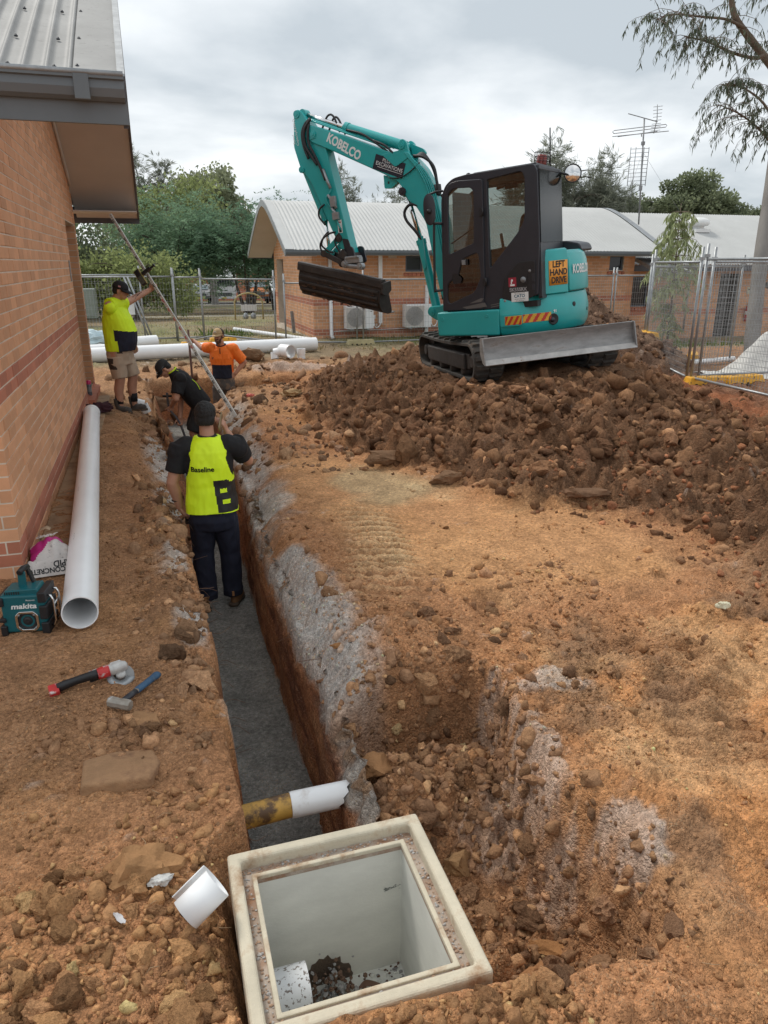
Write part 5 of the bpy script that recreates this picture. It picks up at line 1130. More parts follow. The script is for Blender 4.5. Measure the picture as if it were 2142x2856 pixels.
def block(loc, rz, label, group='plastic feet of the temporary fence'):
    t = tag(empty('ballast_block', loc, rz), label, 'fence foot', group)
    b = MB(); b.add([(-.36, -.12, 0), (.36, -.12, 0), (.36, .12, 0), (-.36, .12, 0), (-.32, -.09, .13), (.32, -.09, .13), (.32, .09, .13), (-.32, .09, .13)], [(0, 3, 2, 1), (4, 5, 6, 7), (0, 1, 5, 4), (1, 2, 6, 5), (2, 3, 7, 6), (3, 0, 4, 7)])
    b.build('body', M['yellow'], t, bevel=.015)
    b = MB()
    for x in (-.24, -.12, 0, .12, .24): b.b2((x - .02, -.124, .0), (x + .02, -.117, .035))
    for x in (-.2, 0, .2): b.lathe([(.022, .131), (.022, .1325), (.0, .1325)], 12, M=Matrix.Translation((x, 0, 0)))
    b.build('slots', M['black'], t)['kind'] = 'stuff'; return t
NF = 'temporary wire fence panels along the back'
fence((-1.75, 20.0, 0), (.63, 20.15, 0), 'wire fence panel behind the lime shirt worker next to the near wall', NF, 1.52, .10)
fence((-2.3, 20.35, 0), (-.16, 20.45, 0), 'second wire fence panel doubled up behind the leftmost one', NF, 1.56, .10)
fence((.65, 20.1, 0), (1.32, 20.2, 0), 'narrow run of wire fence behind the survey staff', NF, 1.50, .10)
fence((1.33, 20.15, 0), (3.02, 18.95, 0), 'wire fence panel in front of the parked white truck', NF, 1.50, .06)
fence((3.22, 18.62, 0), (4.93, 18.1, 0), 'wire fence panel before the corner of the far brick building', NF, 1.42, .06)
fence((5.08, 18.05, 0), (7.4, 18.2, 0), 'wire fence panel in front of the two air conditioners', NF, 1.50, .06)
fence((7.5, 18.3, 0), (9.9, 18.4, 0), 'wire fence panel hidden behind the excavator cab', NF, 1.5, .06)
fence((10.0, 18.45, 0), (12.55, 18.6, 0), 'wire fence panel behind the heap right of the excavator', NF, 1.55, .06)
fence((12.65, 18.6, 0), (15.2, 18.7, 0), 'wire fence panel in front of the dark window right of the heap', NF, 1.55, .06)
# leaning pair of posts and the loose panel left of the staff
b = MB(); b.tube([(-.52, 19.9, 1.62), (-.02, 19.7, .0)], .022, 8); b.tube([(-.44, 19.9, 1.64), (.06, 19.7, .0)], .022, 8); tag(b.build('fence_brace', M['galv']), 'pair of leaning steel tubes bracing the left fence', 'brace')
s_ = thing('fence_sign', 'small white sign tied on the left fence beside the worker', 'sign', (-.72, 19.93, .72)); MB().b2((0, -.01, 0), (.38, 0, .42)).build('board', M['white_print'], s_)
b = MB(); b.tube([(.75, 19.6, .05), (1.5, 17.9, .35), (3.6, 17.2, .10)], .02, 8); tag(b.build('rail', M['galv_dark']), 'bent steel rail lying in front of the fence behind the orange shirt worker', 'rail')
block((1.0, 18.75, 0), .1, 'yellow plastic fence foot behind the white pipe left of the orange worker'); block((1.75, 19.6, 0), .1, 'yellow plastic fence foot lying behind the orange shirt worker cap'); 
cb = block((5.0, 18.05, 0), .0, 'pale faded fence foot below the bucket'); 
for ch in cb.children:
    if ch.name.startswith('body'):
        ch.data.materials.clear(); ch.data.materials.append(mat('faded_foot', (.42, .36, .20), .8, var=.2))
RF = 'temporary wire fence panels on the right'
zA, zB, zC = .10, .13, .16
fence((9.02, 12.1, 0), (8.03, 9.66, 0), 'wire fence panel running from the blade to the near fence post', RF, 1.72, .24, wx=.06, wz=.085, wr=.0019)
fence((8.0, 9.52, 0), (7.86, 7.15, 0), 'nearest wire fence panel reaching the right edge', RF, 1.75, .25, wx=.06, wz=.085, wr=.0019)
fence((8.42, 9.85, 0), (10.75, 9.75, 0), 'wire fence panel crossing behind the nearest one', RF, 1.74, .22, wx=.06, wz=.085, wr=.0017)
fence((9.15, 12.35, 0), (11.4, 12.5, 0), 'wire fence panel behind the young gum sapling', RF, 1.80, .08, wx=.06, wz=.085, wr=.0017)
block((8.25, 9.45, gz(8.25, 9.45) - .02), -.15, 'dirty yellow fence foot under the near right fence post'); block((8.85, 9.35, gz(8.85, 9.35) - .02), .05, 'clean yellow fence foot just right of the dirty one'); block((8.95, 12.0, gz(8.95, 12.0) - .03), 1.3, 'yellow fence foot half buried beside the blade end'); block((10.9, 13.0, .02), .9, 'yellow fence foot lying near the gum trunk')
# small things far behind the fence
t = thing('bike_rail', 'small yellow arched rail with a white plate in the dry grass', 'rail', (3.45, 27.5, 0))
b = MB(); b.tube([(-.5, 0, 0), (-.5, 0, .6)] + [(-.5 * math.cos(a), 0, .6 + .32 * math.sin(a)) for a in [math.pi * i / 8 for i in range(1, 8)]] + [(.5, 0, .6), (.5, 0, 0)], .03, 8); b.build('arch', mat('faded_yellow', (.45, .36, .16), .6), t); MB().b2((-.28, -.02, .30), (.28, .02, .52)).build('plate', M['white_print'], t)
b = MB()
for x in (-.13, .15): b.lathe([(0, 0), (.09, .01), (.1, .1), (.06, .2), (0, .22)], 12, M=Matrix.Translation((x, 0, .02)))
b.build('valve', M['galv'], t)
t = thing('electrical_cabinet', 'grey green electrical cabinet beyond the left fence', 'cabinet', (-2.3, 30, 0)); MB().b2((-.45, -.3, 0), (.45, .3, 1.05)).build('cabinet_body', mat('cabinet', (.20, .23, .20), .6), t, bevel=.02); MB().b2((-.40, -.315, .1), (-.01, -.301, .98)).build('door', mat('cabinet_door', (.22, .25, .22), .6), t); MB().b2((.01, -.315, .1), (.40, -.301, .98)).build('door', mat('cabinet_door2', (.22, .25, .22), .6), t)
b = MB(); b.bar((4.0, 21.7, 0), (3.95, 21.7, .62), .09, .05); tag(b.build('stake', M['galv_dark']), 'short grey timber stake beside the gable end of the far building', 'stake')
# survey staff with its receiver
S0 = Vector((1.05, 10.55, gz(1.05, 10.55) - .02)); S1 = Vector((-.41, 12.11, 2.62)); sd = (S1 - S0).normalized(); SL_ = (S1 - S0).length
fw = Vector((-.35, -.93, 0)); fw = (fw - sd * fw.dot(sd)).normalized(); SMx = axes(S0, sd.cross(fw), sd)
t = thing('survey_staff', 'tall white survey staff leaning up from the trench edge to the eave', 'survey staff', mat=SMx)
b = MB(); b.b2((-.026, 0, -.014), (.026, SL_ * .46, .014)); b.build('lower_section', mat('staff_white', (.68, .68, .64), .45, var=.05), t, bevel=.003)
b = MB(); b.b2((-.022, SL_ * .455, -.011), (.022, SL_, .011)); b.build('upper_section', mat('staff_alloy', (.60, .60, .57), .4, .2, var=.06), t, bevel=.002)
redp = mat('staff_red', (.50, .03, .04), .5); zf = .0145
for lo, hi, mm, nm in ((.10, 1.15, M['black_print'], 'black_graduation'), (1.18, 2.05, redp, 'red_graduation'), (2.08, SL_ - .03, M['black_print'], 'black_graduation')):
    b = MB(); y = lo; i = 0
    while y < hi:
        zz = zf if y < SL_ * .455 else .0117; w = .02 if y < SL_ * .455 else .017
        if i % 5 == 0:
            b.b2((-w, y, zz), (-w * .5, y + .05, zz + .0006)); b.b2((-w * .5, y, zz), (w * .6, y + .010, zz + .0006)); b.b2((-w * .5, y + .02, zz), (w * .3, y + .030, zz + .0006)); b.b2((-w * .5, y + .04, zz), (w * .6, y + .05, zz + .0006))
        elif i % 5 in (2, 3, 4): b.b2((-w * .25, y + .01, zz), (w * .15, y + .025, zz + .0006))
        y += .032; i += 1
    b.build(nm, mm, t)
tq = thing('laser_receiver', 'black and yellow laser receiver clamped on the survey staff', 'laser receiver', mat=SMx @ Matrix.Translation((0, SL_ * .70, .02)))
b = MB(); b.b2((-.14, -.11, -.01), (-.06, .13, .05)); b.build('receiver_body', M['black'], tq, bevel=.012); MB().b2((-.133, -.10, .0505), (-.067, .02, .053)).build('display', mat('lcd', (.10, .10, .08), .2), tq)
b = MB(); b.b2((-.145, -.115, -.006), (-.138, .135, .045)); b.b2((-.062, -.115, -.006), (-.055, .135, .045)); b.build('bumper', mat('tool_yellow', (.30, .24, .06), .6), tq)
b = MB(); b.b2((-.06, .02, -.03), (.10, .06, .035)); b.tube([(.10, .04, 0), (.16, .04, 0)], .016, 10); b.b2((.155, .02, -.025), (.175, .06, .025)); b.build('clamp', M['black'], tq, bevel=.003)
# rod (shovel) standing in the ground held by the orange worker
Sx = (.60, 13.05); zr = gz(*Sx) - .1
t = thing('long_shovel', 'long handled shovel standing upright under the orange worker hand', 'shovel', (Sx[0], Sx[1], zr))
MB().tube([(0, 0, .0), (0, .1, 1.72)], .019, 10).build('handle', mat('weathered_handle', (.10, .045, .03), .7, var=.2), t); b = MB(); b.prism([(-.09, -.22), (.09, -.22), (.11, .0), (.02, .06), (-.02, .06), (-.11, 0)], -.008, .008, axis=1); b.build('blade', M['dark_steel'], t)
# scraps
o = cloth_lump('paper_scrap', (1.95, 11.0, gz(1.95, 11.0) + .05), (.16, .10, .07), 8.1, mat('brown_scrap', (.42, .27, .13), .8), 'torn brown cardboard scrap lying at the left edge of the mound', 'scrap')
o = cloth_lump('pink_scrap', (1.36, 11.35, gz(1.36, 11.35) + .015), (.07, .04, .03), 4.4, mat('pink_plastic', (.75, .20, .16), .6), 'small pink plastic scrap on the soil between staff and mound', 'scrap')
# ------------------------------------------------------------------ excavator; local axes: u forward, v left, w up
EU, EV, EW, EB = (-0.6782, 0.7293, -0.0904), (-0.73, -0.6827, -0.0318), (-0.0849, 0.0444, 0.9954), (4.87, 9.31, 0.56)
EM = Matrix((EU, EV, EW)).transposed().to_4x4(); EM.translation = EB
EX = thing('excavator', 'teal mini excavator with black cab standing on the dark spoil mound', 'excavator', mat=EM)
ac = math.cos(R(48)); as_ = math.sin(R(48))
UC = Matrix(((ac, as_, 0, 0), (-as_, ac, 0, 0), (0, 0, 1, 0), (0, 0, 0, 1)))          # undercarriage is turned against the upper body
SIDE = lambda v: axes((0, v, 0), (1, 0, 0), (0, 0, 1))          # outline (u, w) on a plane of constant v
TX = lambda u, v, w: axes((u, v, w), (-1, 0, 0), (0, 0, 1))     # lettering read from the left side
# --- tracks
def track(b0, b1):
    t = empty('track'); t.parent = EX
    r, a0, a1 = .235, -.78, 1.42; cy_ = .25
    pts = []
    for i in range(15): an = math.pi / 2 + math.pi * i / 14; pts.append((a0 + r * math.cos(an), cy_ + r * math.sin(an)))
    for i in range(1, 16): pts.append((a0 + (a1 - a0) * i / 16, cy_ - r))
    for i in range(15): an = -math.pi / 2 + math.pi * i / 14; pts.append((a1 + r * math.cos(an), cy_ + r * math.sin(an)))
    for i in range(1, 16): pts.append((a1 - (a1 - a0) * i / 16, cy_ + r - .025 * math.sin(math.pi * i / 16)))
    n = len(pts); inn = []
    for i, p in enumerate(pts):
        q = Vector((pts[(i + 1) % n][0] - pts[i - 1][0], pts[(i + 1) % n][1] - pts[i - 1][1])).normalized(); inn.append((p[0] - q.y * .032, p[1] + q.x * .032))
    b = MB(); rings = [[(p[0], bb, p[1]) for p in ring] for ring, bb in ((pts, b0), (pts, b1), (inn, b1), (inn, b0), (pts, b0))]
    b.loft(rings, caps=False, M=UC, smooth=False)
    for i in range(n):            # rubber lugs, two staggered rows
        for k in range(2):
            if (i + k) % 2: continue
            p = Vector(pts[i]); q = (Vector(pts[(i + 1) % n]) - Vector(pts[i - 1])).normalized(); nn = Vector((q.y, -q.x)); c = p + nn * .014
            x = Vector((q.x, 0, q.y)); z = Vector((nn.x, 0, nn.y)); y = Vector((0, 1, 0)); m = Matrix((x, y, z)).transposed().to_4x4(); m.translation = (c.x, 0, c.y)
            bc_ = b0 + (b1 - b0) * (.27 if k else .73); b.box((0, bc_, 0), (.062, (b1 - b0) * .46, .034), M=UC @ m, taper=.8)
    b.build('belt', M['rubber'], t, sharp=40)
    f = MB(); f.b2((a0 + .1, b0 + .05, .14), (a1 - .1, b1 - .05, .34), M=UC); f.b2((a0 + .22, b1 - .055, .13), (a1 - .25, b1 - .012, .335), M=UC); f.build('track_frame', M['dark_steel'], t, bevel=.015)
    for a, nm, rr_ in ((a0, 'sprocket', .19), (a1, 'idler', .185)):
        w = MB(); mw = UC @ Matrix.Translation((a, (b0 + b1) / 2, cy_)) @ Matrix.Rotation(R(90), 4, 'X')
        w.lathe([(0, -.16), (.07, -.16), (.09, -.13), (.09, -.06), (rr_, -.05), (rr_, .05), (.09, .06), (.09, .13), (.07, .16), (0, .16)], 28, 0, mw, smooth=False)
        if nm == 'sprocket':
            for k in range(8): an = 2 * math.pi * k / 8; w.lathe([(0, .164), (.010, .164), (.010, .158)], 6, 0, mw @ Matrix.Translation((.055 * math.cos(an), .055 * math.sin(an), 0)))
        w.build(nm, M['dark_steel'], t, sharp=35)
    for k in range(4): ro_ = MB(); ro_.lathe([(0, -.17), (.07, -.17), (.07, .17), (0, .17)], 16, 0, UC @ Matrix.Translation((a0 + .35 + k * .5, (b0 + b1) / 2, .10)) @ Matrix.Rotation(R(90), 4, 'X')); ro_.build('roller', M['dark_steel'], t)
    return t
track(.58, .98); track(-.98, -.58)
b = MB(); b.b2((-.25, -.6, .18), (.95, .6, .42), M=UC); b.lathe([(.0, .40), (.40, .40), (.40, .53), (.36, .53), (.36, .60), (0, .60)], 40, M=UC @ Matrix.Translation((.0, 0, 0))); b.build('centre_frame', M['dark_steel'], EX, bevel=.01)
bl = empty('dozer_blade'); bl.parent = EX
prf = [(-1.36, .575), (-1.335, .52), (-1.325, .45), (-1.34, .38), (-1.385, .31), (-1.40, .30), (-1.385, .315), (-1.31, .40), (-1.30, .47), (-1.31, .54), (-1.335, .58)]
b = MB(); b.prism([(a, c) for a, c in prf], -.975, .975, axis=1, M=UC); b.build('mouldboard', M['steel'], bl, sharp=30)
b = MB(); b.prism([(-1.398, .312), (-1.455, .262), (-1.462, .270), (-1.402, .325)], -.98, .98, axis=1, M=UC); b.build('cutting_edge', mat('bright_worn_edge', (.42, .40, .38), .4, .6, var=.2, scale=8, spots=(.2, .11, .06), spot_scale=9, spot_cut=.62), bl)
b = MB()
for s in (-1, 1): b.prism(rounded([(-1.38, .58), (-1.30, .58), (-1.28, .40), (-1.36, .29), (-1.45, .262)], .01), s * .975, s * .99, axis=1, M=UC)
b.build('end_plate', M['steel'], bl)
b = MB()
for s in (-1, 1): b.bar((-1.31, s * .42, .42), (-.45, s * .40, .34), .10, .12, M=UC)
b.tube([(-1.30, 0, .46), (-.5, 0, .42)], .045, 12, M=UC); b.build('blade_arm', M['dark_steel'], bl)
# --- upper body shells
PLAN = [(-.13, .95), (-.34, .93), (-.49, .83)] + [(-.957 * math.cos(R(p)), .957 * math.sin(R(p))) for p in (52, 44, 36, 28, 20, 12, 4, -4, -12, -20, -28, -36, -44, -52)] + [(-.49, -.83), (-.34, -.93), (-.13, -.95)]
def shell(name, pts, levels, m, parent, th=.20, bevel=.012):
    """thick wall over a run of plan points; levels are (w, inset)"""
    def off(i, d):
        a = Vector(pts[max(i - 1, 0)]); c = Vector(pts[min(i + 1, len(pts) - 1)]); t = (c - a).normalized(); return (pts[i][0] + t.y * d * -1, pts[i][1] + t.x * d)
    ctr = Vector((-.2, 0)); rings = []
    for w, d in levels:
        o = []; 
        for i, p in enumerate(pts):
            P = off(i, d); 
            if (Vector(P) - ctr).length > (Vector(p) - ctr).length and d > 0: P = off(i, -d)
            o.append((P[0], P[1], w))
        inn = [(ctr.x + (x - ctr.x) * (1 - th), y * (1 - th), w) for x, y, _ in reversed(o)]
        rings.append(o + inn)
    b = MB(); b.loft(rings, smooth=False); return b.build(name, m, parent, bevel=bevel, seg=3, sharp=28)
def curve_pts(a, c, n=14):
    """points of the tail circle between two angles"""
    return [(-.957 * math.cos(R(a + (c - a) * i / n)), .957 * math.sin(R(a + (c - a) * i / n))) for i in range(n + 1)]
lower = PLAN[:3] + curve_pts(54, -54, 22) + PLAN[-3:]
shell('rear_body', lower, [(.535, .05), (.60, .012), (.66, .0), (.80, -.004), (.90, .012), (.985, .035)], M['teal'], EX, th=.5)
b = MB(); b.prism([(.735, .868), (.742, .70), (.735, .568), (-.118, .538), (-.138, .86)], .0, .95, axis=1); b.build('front_skirt', M['teal'], EX, bevel=.022, seg=3)
b = MB(); b.prism([(.60, .868), (.60, .568), (-.118, .538), (-.138, .86)], -.95, -.004, axis=1); b.build('front_skirt', M['teal'], EX, bevel=.022, seg=3)
b = MB()
for (u, w) in ((.66, .78), (.04, .79)):
    b.lathe([(.0, .004), (.012, .004), (.022, .010), (.024, .0)], 14, M=axes((u, .948, w), (1, 0, 0), (0, 0, 1)) @ Matrix.Rotation(math.pi, 4, 'X'))
b.build('tie_down_bolt', M['teal'], EX)
shell('side_cover', [(-.545, .790)] + curve_pts(54.5, 26, 8), [(.985, .0), (1.10, .0), (1.40, .002), (1.50, .02), (1.515, .05)], M['teal'], EX, th=.35)
shell('counterweight_cover', curve_pts(25, -55, 20), [(.995, .0), (1.02, -.006), (1.22, .004), (1.36, .014), (1.45, .045), (1.49, .09)], M['teal'], EX, th=.35)
b = MB(); b.prism([(p[0] * .93, p[1] * .93) for p in curve_pts(56, -56, 20)] + [(-.3, -.8), (.3, -.85), (.3, -.05), (-.4, -.05)], .9, 1.47, axis=2); b.build('engine_cover', M['dark_grey'], EX, bevel=.02)
b = MB(); b.prism(rounded([(-.45, 1.46), (-.50, 1.60), (-.66, 1.61), (-.86, 1.56), (-.90, 1.46)], .05), -.62, -.1, axis=1); b.build('engine_hood', M['dark_grey'], EX, bevel=.02)
b = MB(); b.prism([(.30, .88), (.55, .9), (.55, 1.25), (.30, 1.35), (-.5, 1.38), (-.5, .9)], -.93, -.10, axis=1); b.build('tank_cover', M['teal'], EX, bevel=.03)
b = MB(); Mh = axes((-.957 * math.cos(R(18)) * 1.0, .957 * math.sin(R(18)), 0), (0, 0, 1), (math.sin(R(18)), math.cos(R(18)), 0))
# recessed hole with plug, low on the tail
def on_tail(phi, w, d=.002): 
    n = Vector((-math.cos(R(phi)), math.sin(R(phi)), 0)); p = n * (.957 + d); tdir = Vector((-math.sin(R(phi)), -math.cos(R(phi)), 0)); return axes((p.x, p.y, w), tdir, (0, 0, 1))
b.lathe([(0, .002), (.055, .002), (.060, .0035), (.070, .003), (.07, -.01)], 28, mi=1, M=on_tail(41, .68)); b.lathe([(.0, .002), (.03, .002), (.03, .016), (0, .018)], 20, mi=0, M=on_tail(42, .675))
b.lathe([(0, .005), (.022, .005), (.03, .002), (.03, -.01)], 18, mi=1, M=on_tail(20, .83)); b.lathe([(0, .005), (.02, .005), (.026, .002), (.026, -.01)], 18, mi=1, M=on_tail(-4, .74)); b.build('access_hole', [M['dark_grey'], M['black']], EX)
# --- signs and lettering on the body
sgn = curve_pts(44, 27, 6)
def wrap(name, phi0, phi1, w0, w1, m, d=.003, parent=EX, n=8):
    b = MB(); pts = [(-(.957 + d) * math.cos(R(phi0 + (phi1 - phi0) * i / n)), (.957 + d) * math.sin(R(phi0 + (phi1 - phi0) * i / n))) for i in range(n + 1)]
    b.loft([[(x, y, w0) for x, y in pts], [(x, y, w1) for x, y in pts]], caps=False, closed_ring=False); o = b.build(name, m, parent); md = o.modifiers.new('t', 'SOLIDIFY'); md.thickness = .002; return o
def bend(o, M4):
    """wrap flat lettering round the tail: x of the text is arc length from its angle"""
    phi, w, d = M4
    for v in o.data.vertices:
        a = R(phi) - v.co.x / .957; r = .957 + d + v.co.z; v.co = (-r * math.cos(a), r * math.sin(a), w + v.co.y)
    return o
I4 = Matrix.Identity(4)
wrap('warning_sign', 44, 27, 1.085, 1.375, M['orange_sign'], .0035)
for i, wd in enumerate(('LEFT', 'HAND', 'DRIVE')): bend(text('warning_text', wd, .105, I4, M['black_print'], EX, .0008, sx=.86 if i < 2 else .80, bold=.0028), (35.5, 1.328 - .094 * i, .0065))
bend(text('maker_lettering', 'KOBELCO', .150, I4, M['white_print'], EX, .0008, sx=.70, bold=.004, align='LEFT'), (21.5, 1.250, .006))
def chevron(v, u0, u1, w0, w1, n, flip=1, name='hazard_stripe'):
    d = v; pr = MB(); L = u0 - u1; s = .075
    o = [(u0, w0), (u1, w0 + .008), (u1, w1 + .008), (u0, w1)]
    pr.prism(o, d, d + .002, axis=1, mi=0)
    k = 0; x = -.05
    while x < L:
        a = [max(0, min(L, x + q)) for q in (0, .035, .035 + .06, .06)]
        if a[1] > a[0] or a[2] > a[3]: pr.prism([(u0 - a[0], w0 + .001), (u0 - a[1], w0 + .001), (u0 - a[2], w1 - .001), (u0 - a[3], w1 - .001)], d + .0015, d + .0035, axis=1, mi=1)
        x += .075
    pr.build(name, [mat('hazard_yellow', (.68, .38, .03), .45), mat('hazard_red', (.52, .03, .02), .45)], EX)
b = MB(); b.prism([(-.145, .64), (-.40, .64), (-.43, .68), (-.43, .79), (-.145, .79)], .93, .957, axis=1); b.build('side_pad', M['teal'], EX, bevel=.006)
chevron(.9575, -.205, -.427, .66, .765, 3)
hz = MB(); pts = [(-.49, .83)] + curve_pts(54, 40, 6); L = 0; d = .006
b = MB(); q = [(-.34 - .0, .936), (-.49 - .004, .836)] + [(x * 1.006, y * 1.006) for x, y in curve_pts(54, 43, 5)]
dist = [0]
for i in range(1, len(q)): dist.append(dist[-1] + math.hypot(q[i][0] - q[i - 1][0], q[i][1] - q[i - 1][1]))
def at(s):
    for i in range(1, len(q)):
        if s <= dist[i] or i == len(q) - 1:
            t = (s - dist[i - 1]) / (dist[i] - dist[i - 1]); return (q[i - 1][0] + (q[i][0] - q[i - 1][0]) * t, q[i - 1][1] + (q[i][1] - q[i - 1][1]) * t)
N = 60; tot = dist[-1]; v = []; 
for i in range(N + 1):
    x, y = at(tot * i / N)
    for j in range(7): v.append((x, y, .672 + .10 * j / 6))
for i in range(N):
    for j in range(6):
        k = 1 if ((tot * i / N) - .10 * j / 6 * .7) % .105 < .05 else 0; b.f.append([i * 7 + j, (i + 1) * 7 + j, (i + 1) * 7 + j + 1, i * 7 + j + 1]); b.m.append(k); b.sm.append(False)
b.v = v; o = b.build('hazard_stripe', [bpy.data.materials['hazard_yellow'], bpy.data.materials['hazard_red']], EX); md = o.modifiers.new('t', 'SOLIDIFY'); md.thickness = .002
bend(text('marking', '91', .045, I4, M['white_print'], EX, .0008, bold=.002), (39.5, .775, .006))
M['rear_black'] = mat('black_tinted_rear_glass', (.010, .012, .012), .10, var=.1, scale=2, spec=.12)
# --- cab
CV = .90; cs = lambda P: [(u + .018, w) for u, w in P]
CAB = empty('cab'); CAB.parent = EX
out_ = rounded(cs([(.652, .875), (.578, 2.245), (.515, 2.385), (.40, 2.455), (.245, 2.47), (-.628, 2.468), (-.672, 2.39), (-.675, 1.642), (-.64, 1.0), (-.14, .865)]), [.01, .06, .06, .05, .02, .04, .04, .05, .02, .01], 4)
door_o = rounded(cs([(.640, .882), (.515, 2.29), (.455, 2.395), (.335, 2.415), (.004, 2.388), (.040, 1.16), (.079, .874)]), [.02, .07, .05, .04, .04, .03, .02], 4)
hole_o = rounded(cs([(.60, .93), (.49, 2.26), (.42, 2.36), (.33, 2.37), (.03, 2.35), (.07, 1.16), (.11, .92)]), .03, 3)
sidew = rounded(cs([(-.040, 2.374), (-.48, 2.41), (-.514, 2.332), (-.497, 1.873), (-.417, 1.747), (-.028, 1.349)]), [.03, .05, .05, .08, .06, .05], 4)
plate('cab_side', out_, [hole_o, sidew], SIDE(CV - .035), .06, M['dark_grey'], CAB, .008)
dw1 = rounded(cs([(.475, 2.285), (.39, 2.335), (.165, 2.315), (.125, 2.26), (.160, 1.675), (.505, 1.572)]), [.05, .05, .05, .05, .03, .03], 4)
dw2 = rounded(cs([(.330, 1.50), (.11, 1.565), (.085, 1.27), (.185, 1.085), (.545, .965), (.572, 1.02), (.555, 1.22), (.40, 1.30)]), .05, 4)
dr = empty('door'); dr.parent = CAB
plate('door_panel', door_o, [dw1, dw2], SIDE(CV + .004), .035, M['dark_grey'], dr, .008)
for P in (dw1, dw2):
    b = MB(); b.prism(P, CV - .008, CV - .004, axis=1); b.build('window_glass', M['glass'], dr)
b = MB(); b.prism(sidew, CV - .05, CV - .046, axis=1); b.build('window_glass', M['glass'], CAB)
b = MB(); b.bar((.49, CV - .01, 1.70), (.17, CV - .03, 1.86), .014, .014); b.build('grab_bar', M['black'], dr)
b = MB()
for w in (1.20, 2.02): b.b2((.035, CV + .012, w - .045), (.075, CV + .04, w + .045)); b.tube([(.03, CV + .04, w - .05), (.03, CV + .04, w + .05)], .012, 8)
b.build('hinge', M['black'], dr)
b = MB(); b.b2((.30, CV + .012, 1.43), (.35, CV + .035, 1.49)); b.build('handle_bezel', M['galv_dark'], dr, bevel=.004); b = MB(); b.b2((.27, CV + .020, 1.425), (.292, CV + .03, 1.495)); b.build('handle', M['black'], dr)
b = MB(); b.prism(rounded([(.36, 1.275), (.44, 1.34), (.50, 1.33), (.49, 1.21), (.38, 1.21)], .02), CV + .0215, CV + .024, axis=1); b.build('latch_recess', M['black'], dr)
b = MB()
for P in ([(.02, .90), (.05, .955), (.36, .915), (.30, .89)], [(.06, 1.005), (.10, 1.01), (.26, .955), (.10, .965)]): b.prism(cs(P), CV + .0215, CV + .0235, axis=1)
b.build('decal', mat('decal_grey', (.12, .115, .11), .5), dr)
b = MB(); b.prism(cs([(-.155, .90), (-.02, .885), (-.02, .895), (-.155, .912)]), CV - .004, CV - .0, axis=1); b.prism(cs([(-.155, .925), (-.02, .91), (-.02, .92), (-.155, .937)]), CV - .004, CV - .0, axis=1); b.build('decal', bpy.data.materials['decal_grey'], CAB)
# black fuel panel with filler, labels and louvre
fp = rounded(cs([(-.621, 1.401), (-.403, 1.404), (-.221, 1.225), (-.165, .886), (-.610, .985)]), [.04, .05, .05, .03, .05], 4)
b = MB(); b.prism(fp, CV - .002, CV + .012, axis=1); b.build('fuel_panel', M['black'], CAB, bevel=.006)
fk = MB(); fm = axes((-.448, CV + .012, 1.19), (1, 0, 0), (0, 0, -1)); fk.box((0, 0, .004), (.10, .10, .012), mi=1, M=fm); fk.lathe([(0, .030), (.022, .030), (.026, .018), (.035, .014), (.036, .0)], 20, M=fm); fk.build('fuel_cap', [M['galv_dark'], M['black']], CAB)
for (u, w) in ((-.53, 1.285), (-.20, .955)): MB().lathe([(0, .012), (.012, .012), (.018, .004), (.018, .0)], 14, M=axes((u, CV + .012, w), (1, 0, 0), (0, 0, -1))).build('panel_bolt', M['steel'], CAB)
b = MB(); b.b2((-.59, CV + .0125, 1.16), (-.555, CV + .016, 1.25)); b.b2((-.59, CV + .0125, 1.06), (-.555, CV + .016, 1.13)); b.build('louvre', M['dark_grey'], CAB)
b = MB(); b.b2((-.355, CV + .0125, 1.115), (-.255, CV + .0135, 1.225)); o = b.build('red_label', mat('label_red', (.32, .02, .04), .5), CAB)
b = MB(); b.ball((-.30, CV + .0137, 1.19), (.014, .001, .016)); b.b2((-.335, CV + .0136, 1.125), (-.275, CV + .0142, 1.145)); b.b2((-.30, CV + .0136, 1.15), (-.285, CV + .0142, 1.18)); b.build('label_print', M['white_print'], CAB)
text('model_lettering', 'SK55SRX', .058, TX(-.375, CV + .013, 1.077), mat('silver_print', (.33, .33, .34), .4), CAB, .0008, sx=.98, bold=.002)
b = MB(); b.b2((-.505, CV + .0125, .935), (-.285, CV + .0135, 1.045)); b.build('dealer_label', M['white_print'], CAB)
text('dealer_print', 'Sold and Serviced By', .016, TX(-.395, CV + .0137, 1.034), M['black_print'], CAB, .0004); text('dealer_print', 'CATO', .05, TX(-.39, CV + .0137, 1.0), mat('dealer_blue', (.02, .12, .18), .5), CAB, .0005, bold=.0015); text('dealer_print', 'SALES & SERVICES', .017, TX(-.395, CV + .0137, .965), M['black_print'], CAB, .0004); text('dealer_print', 'PH 1300 555 201', .015, TX(-.395, CV + .0137, .945), M['black_print'], CAB, .0004)
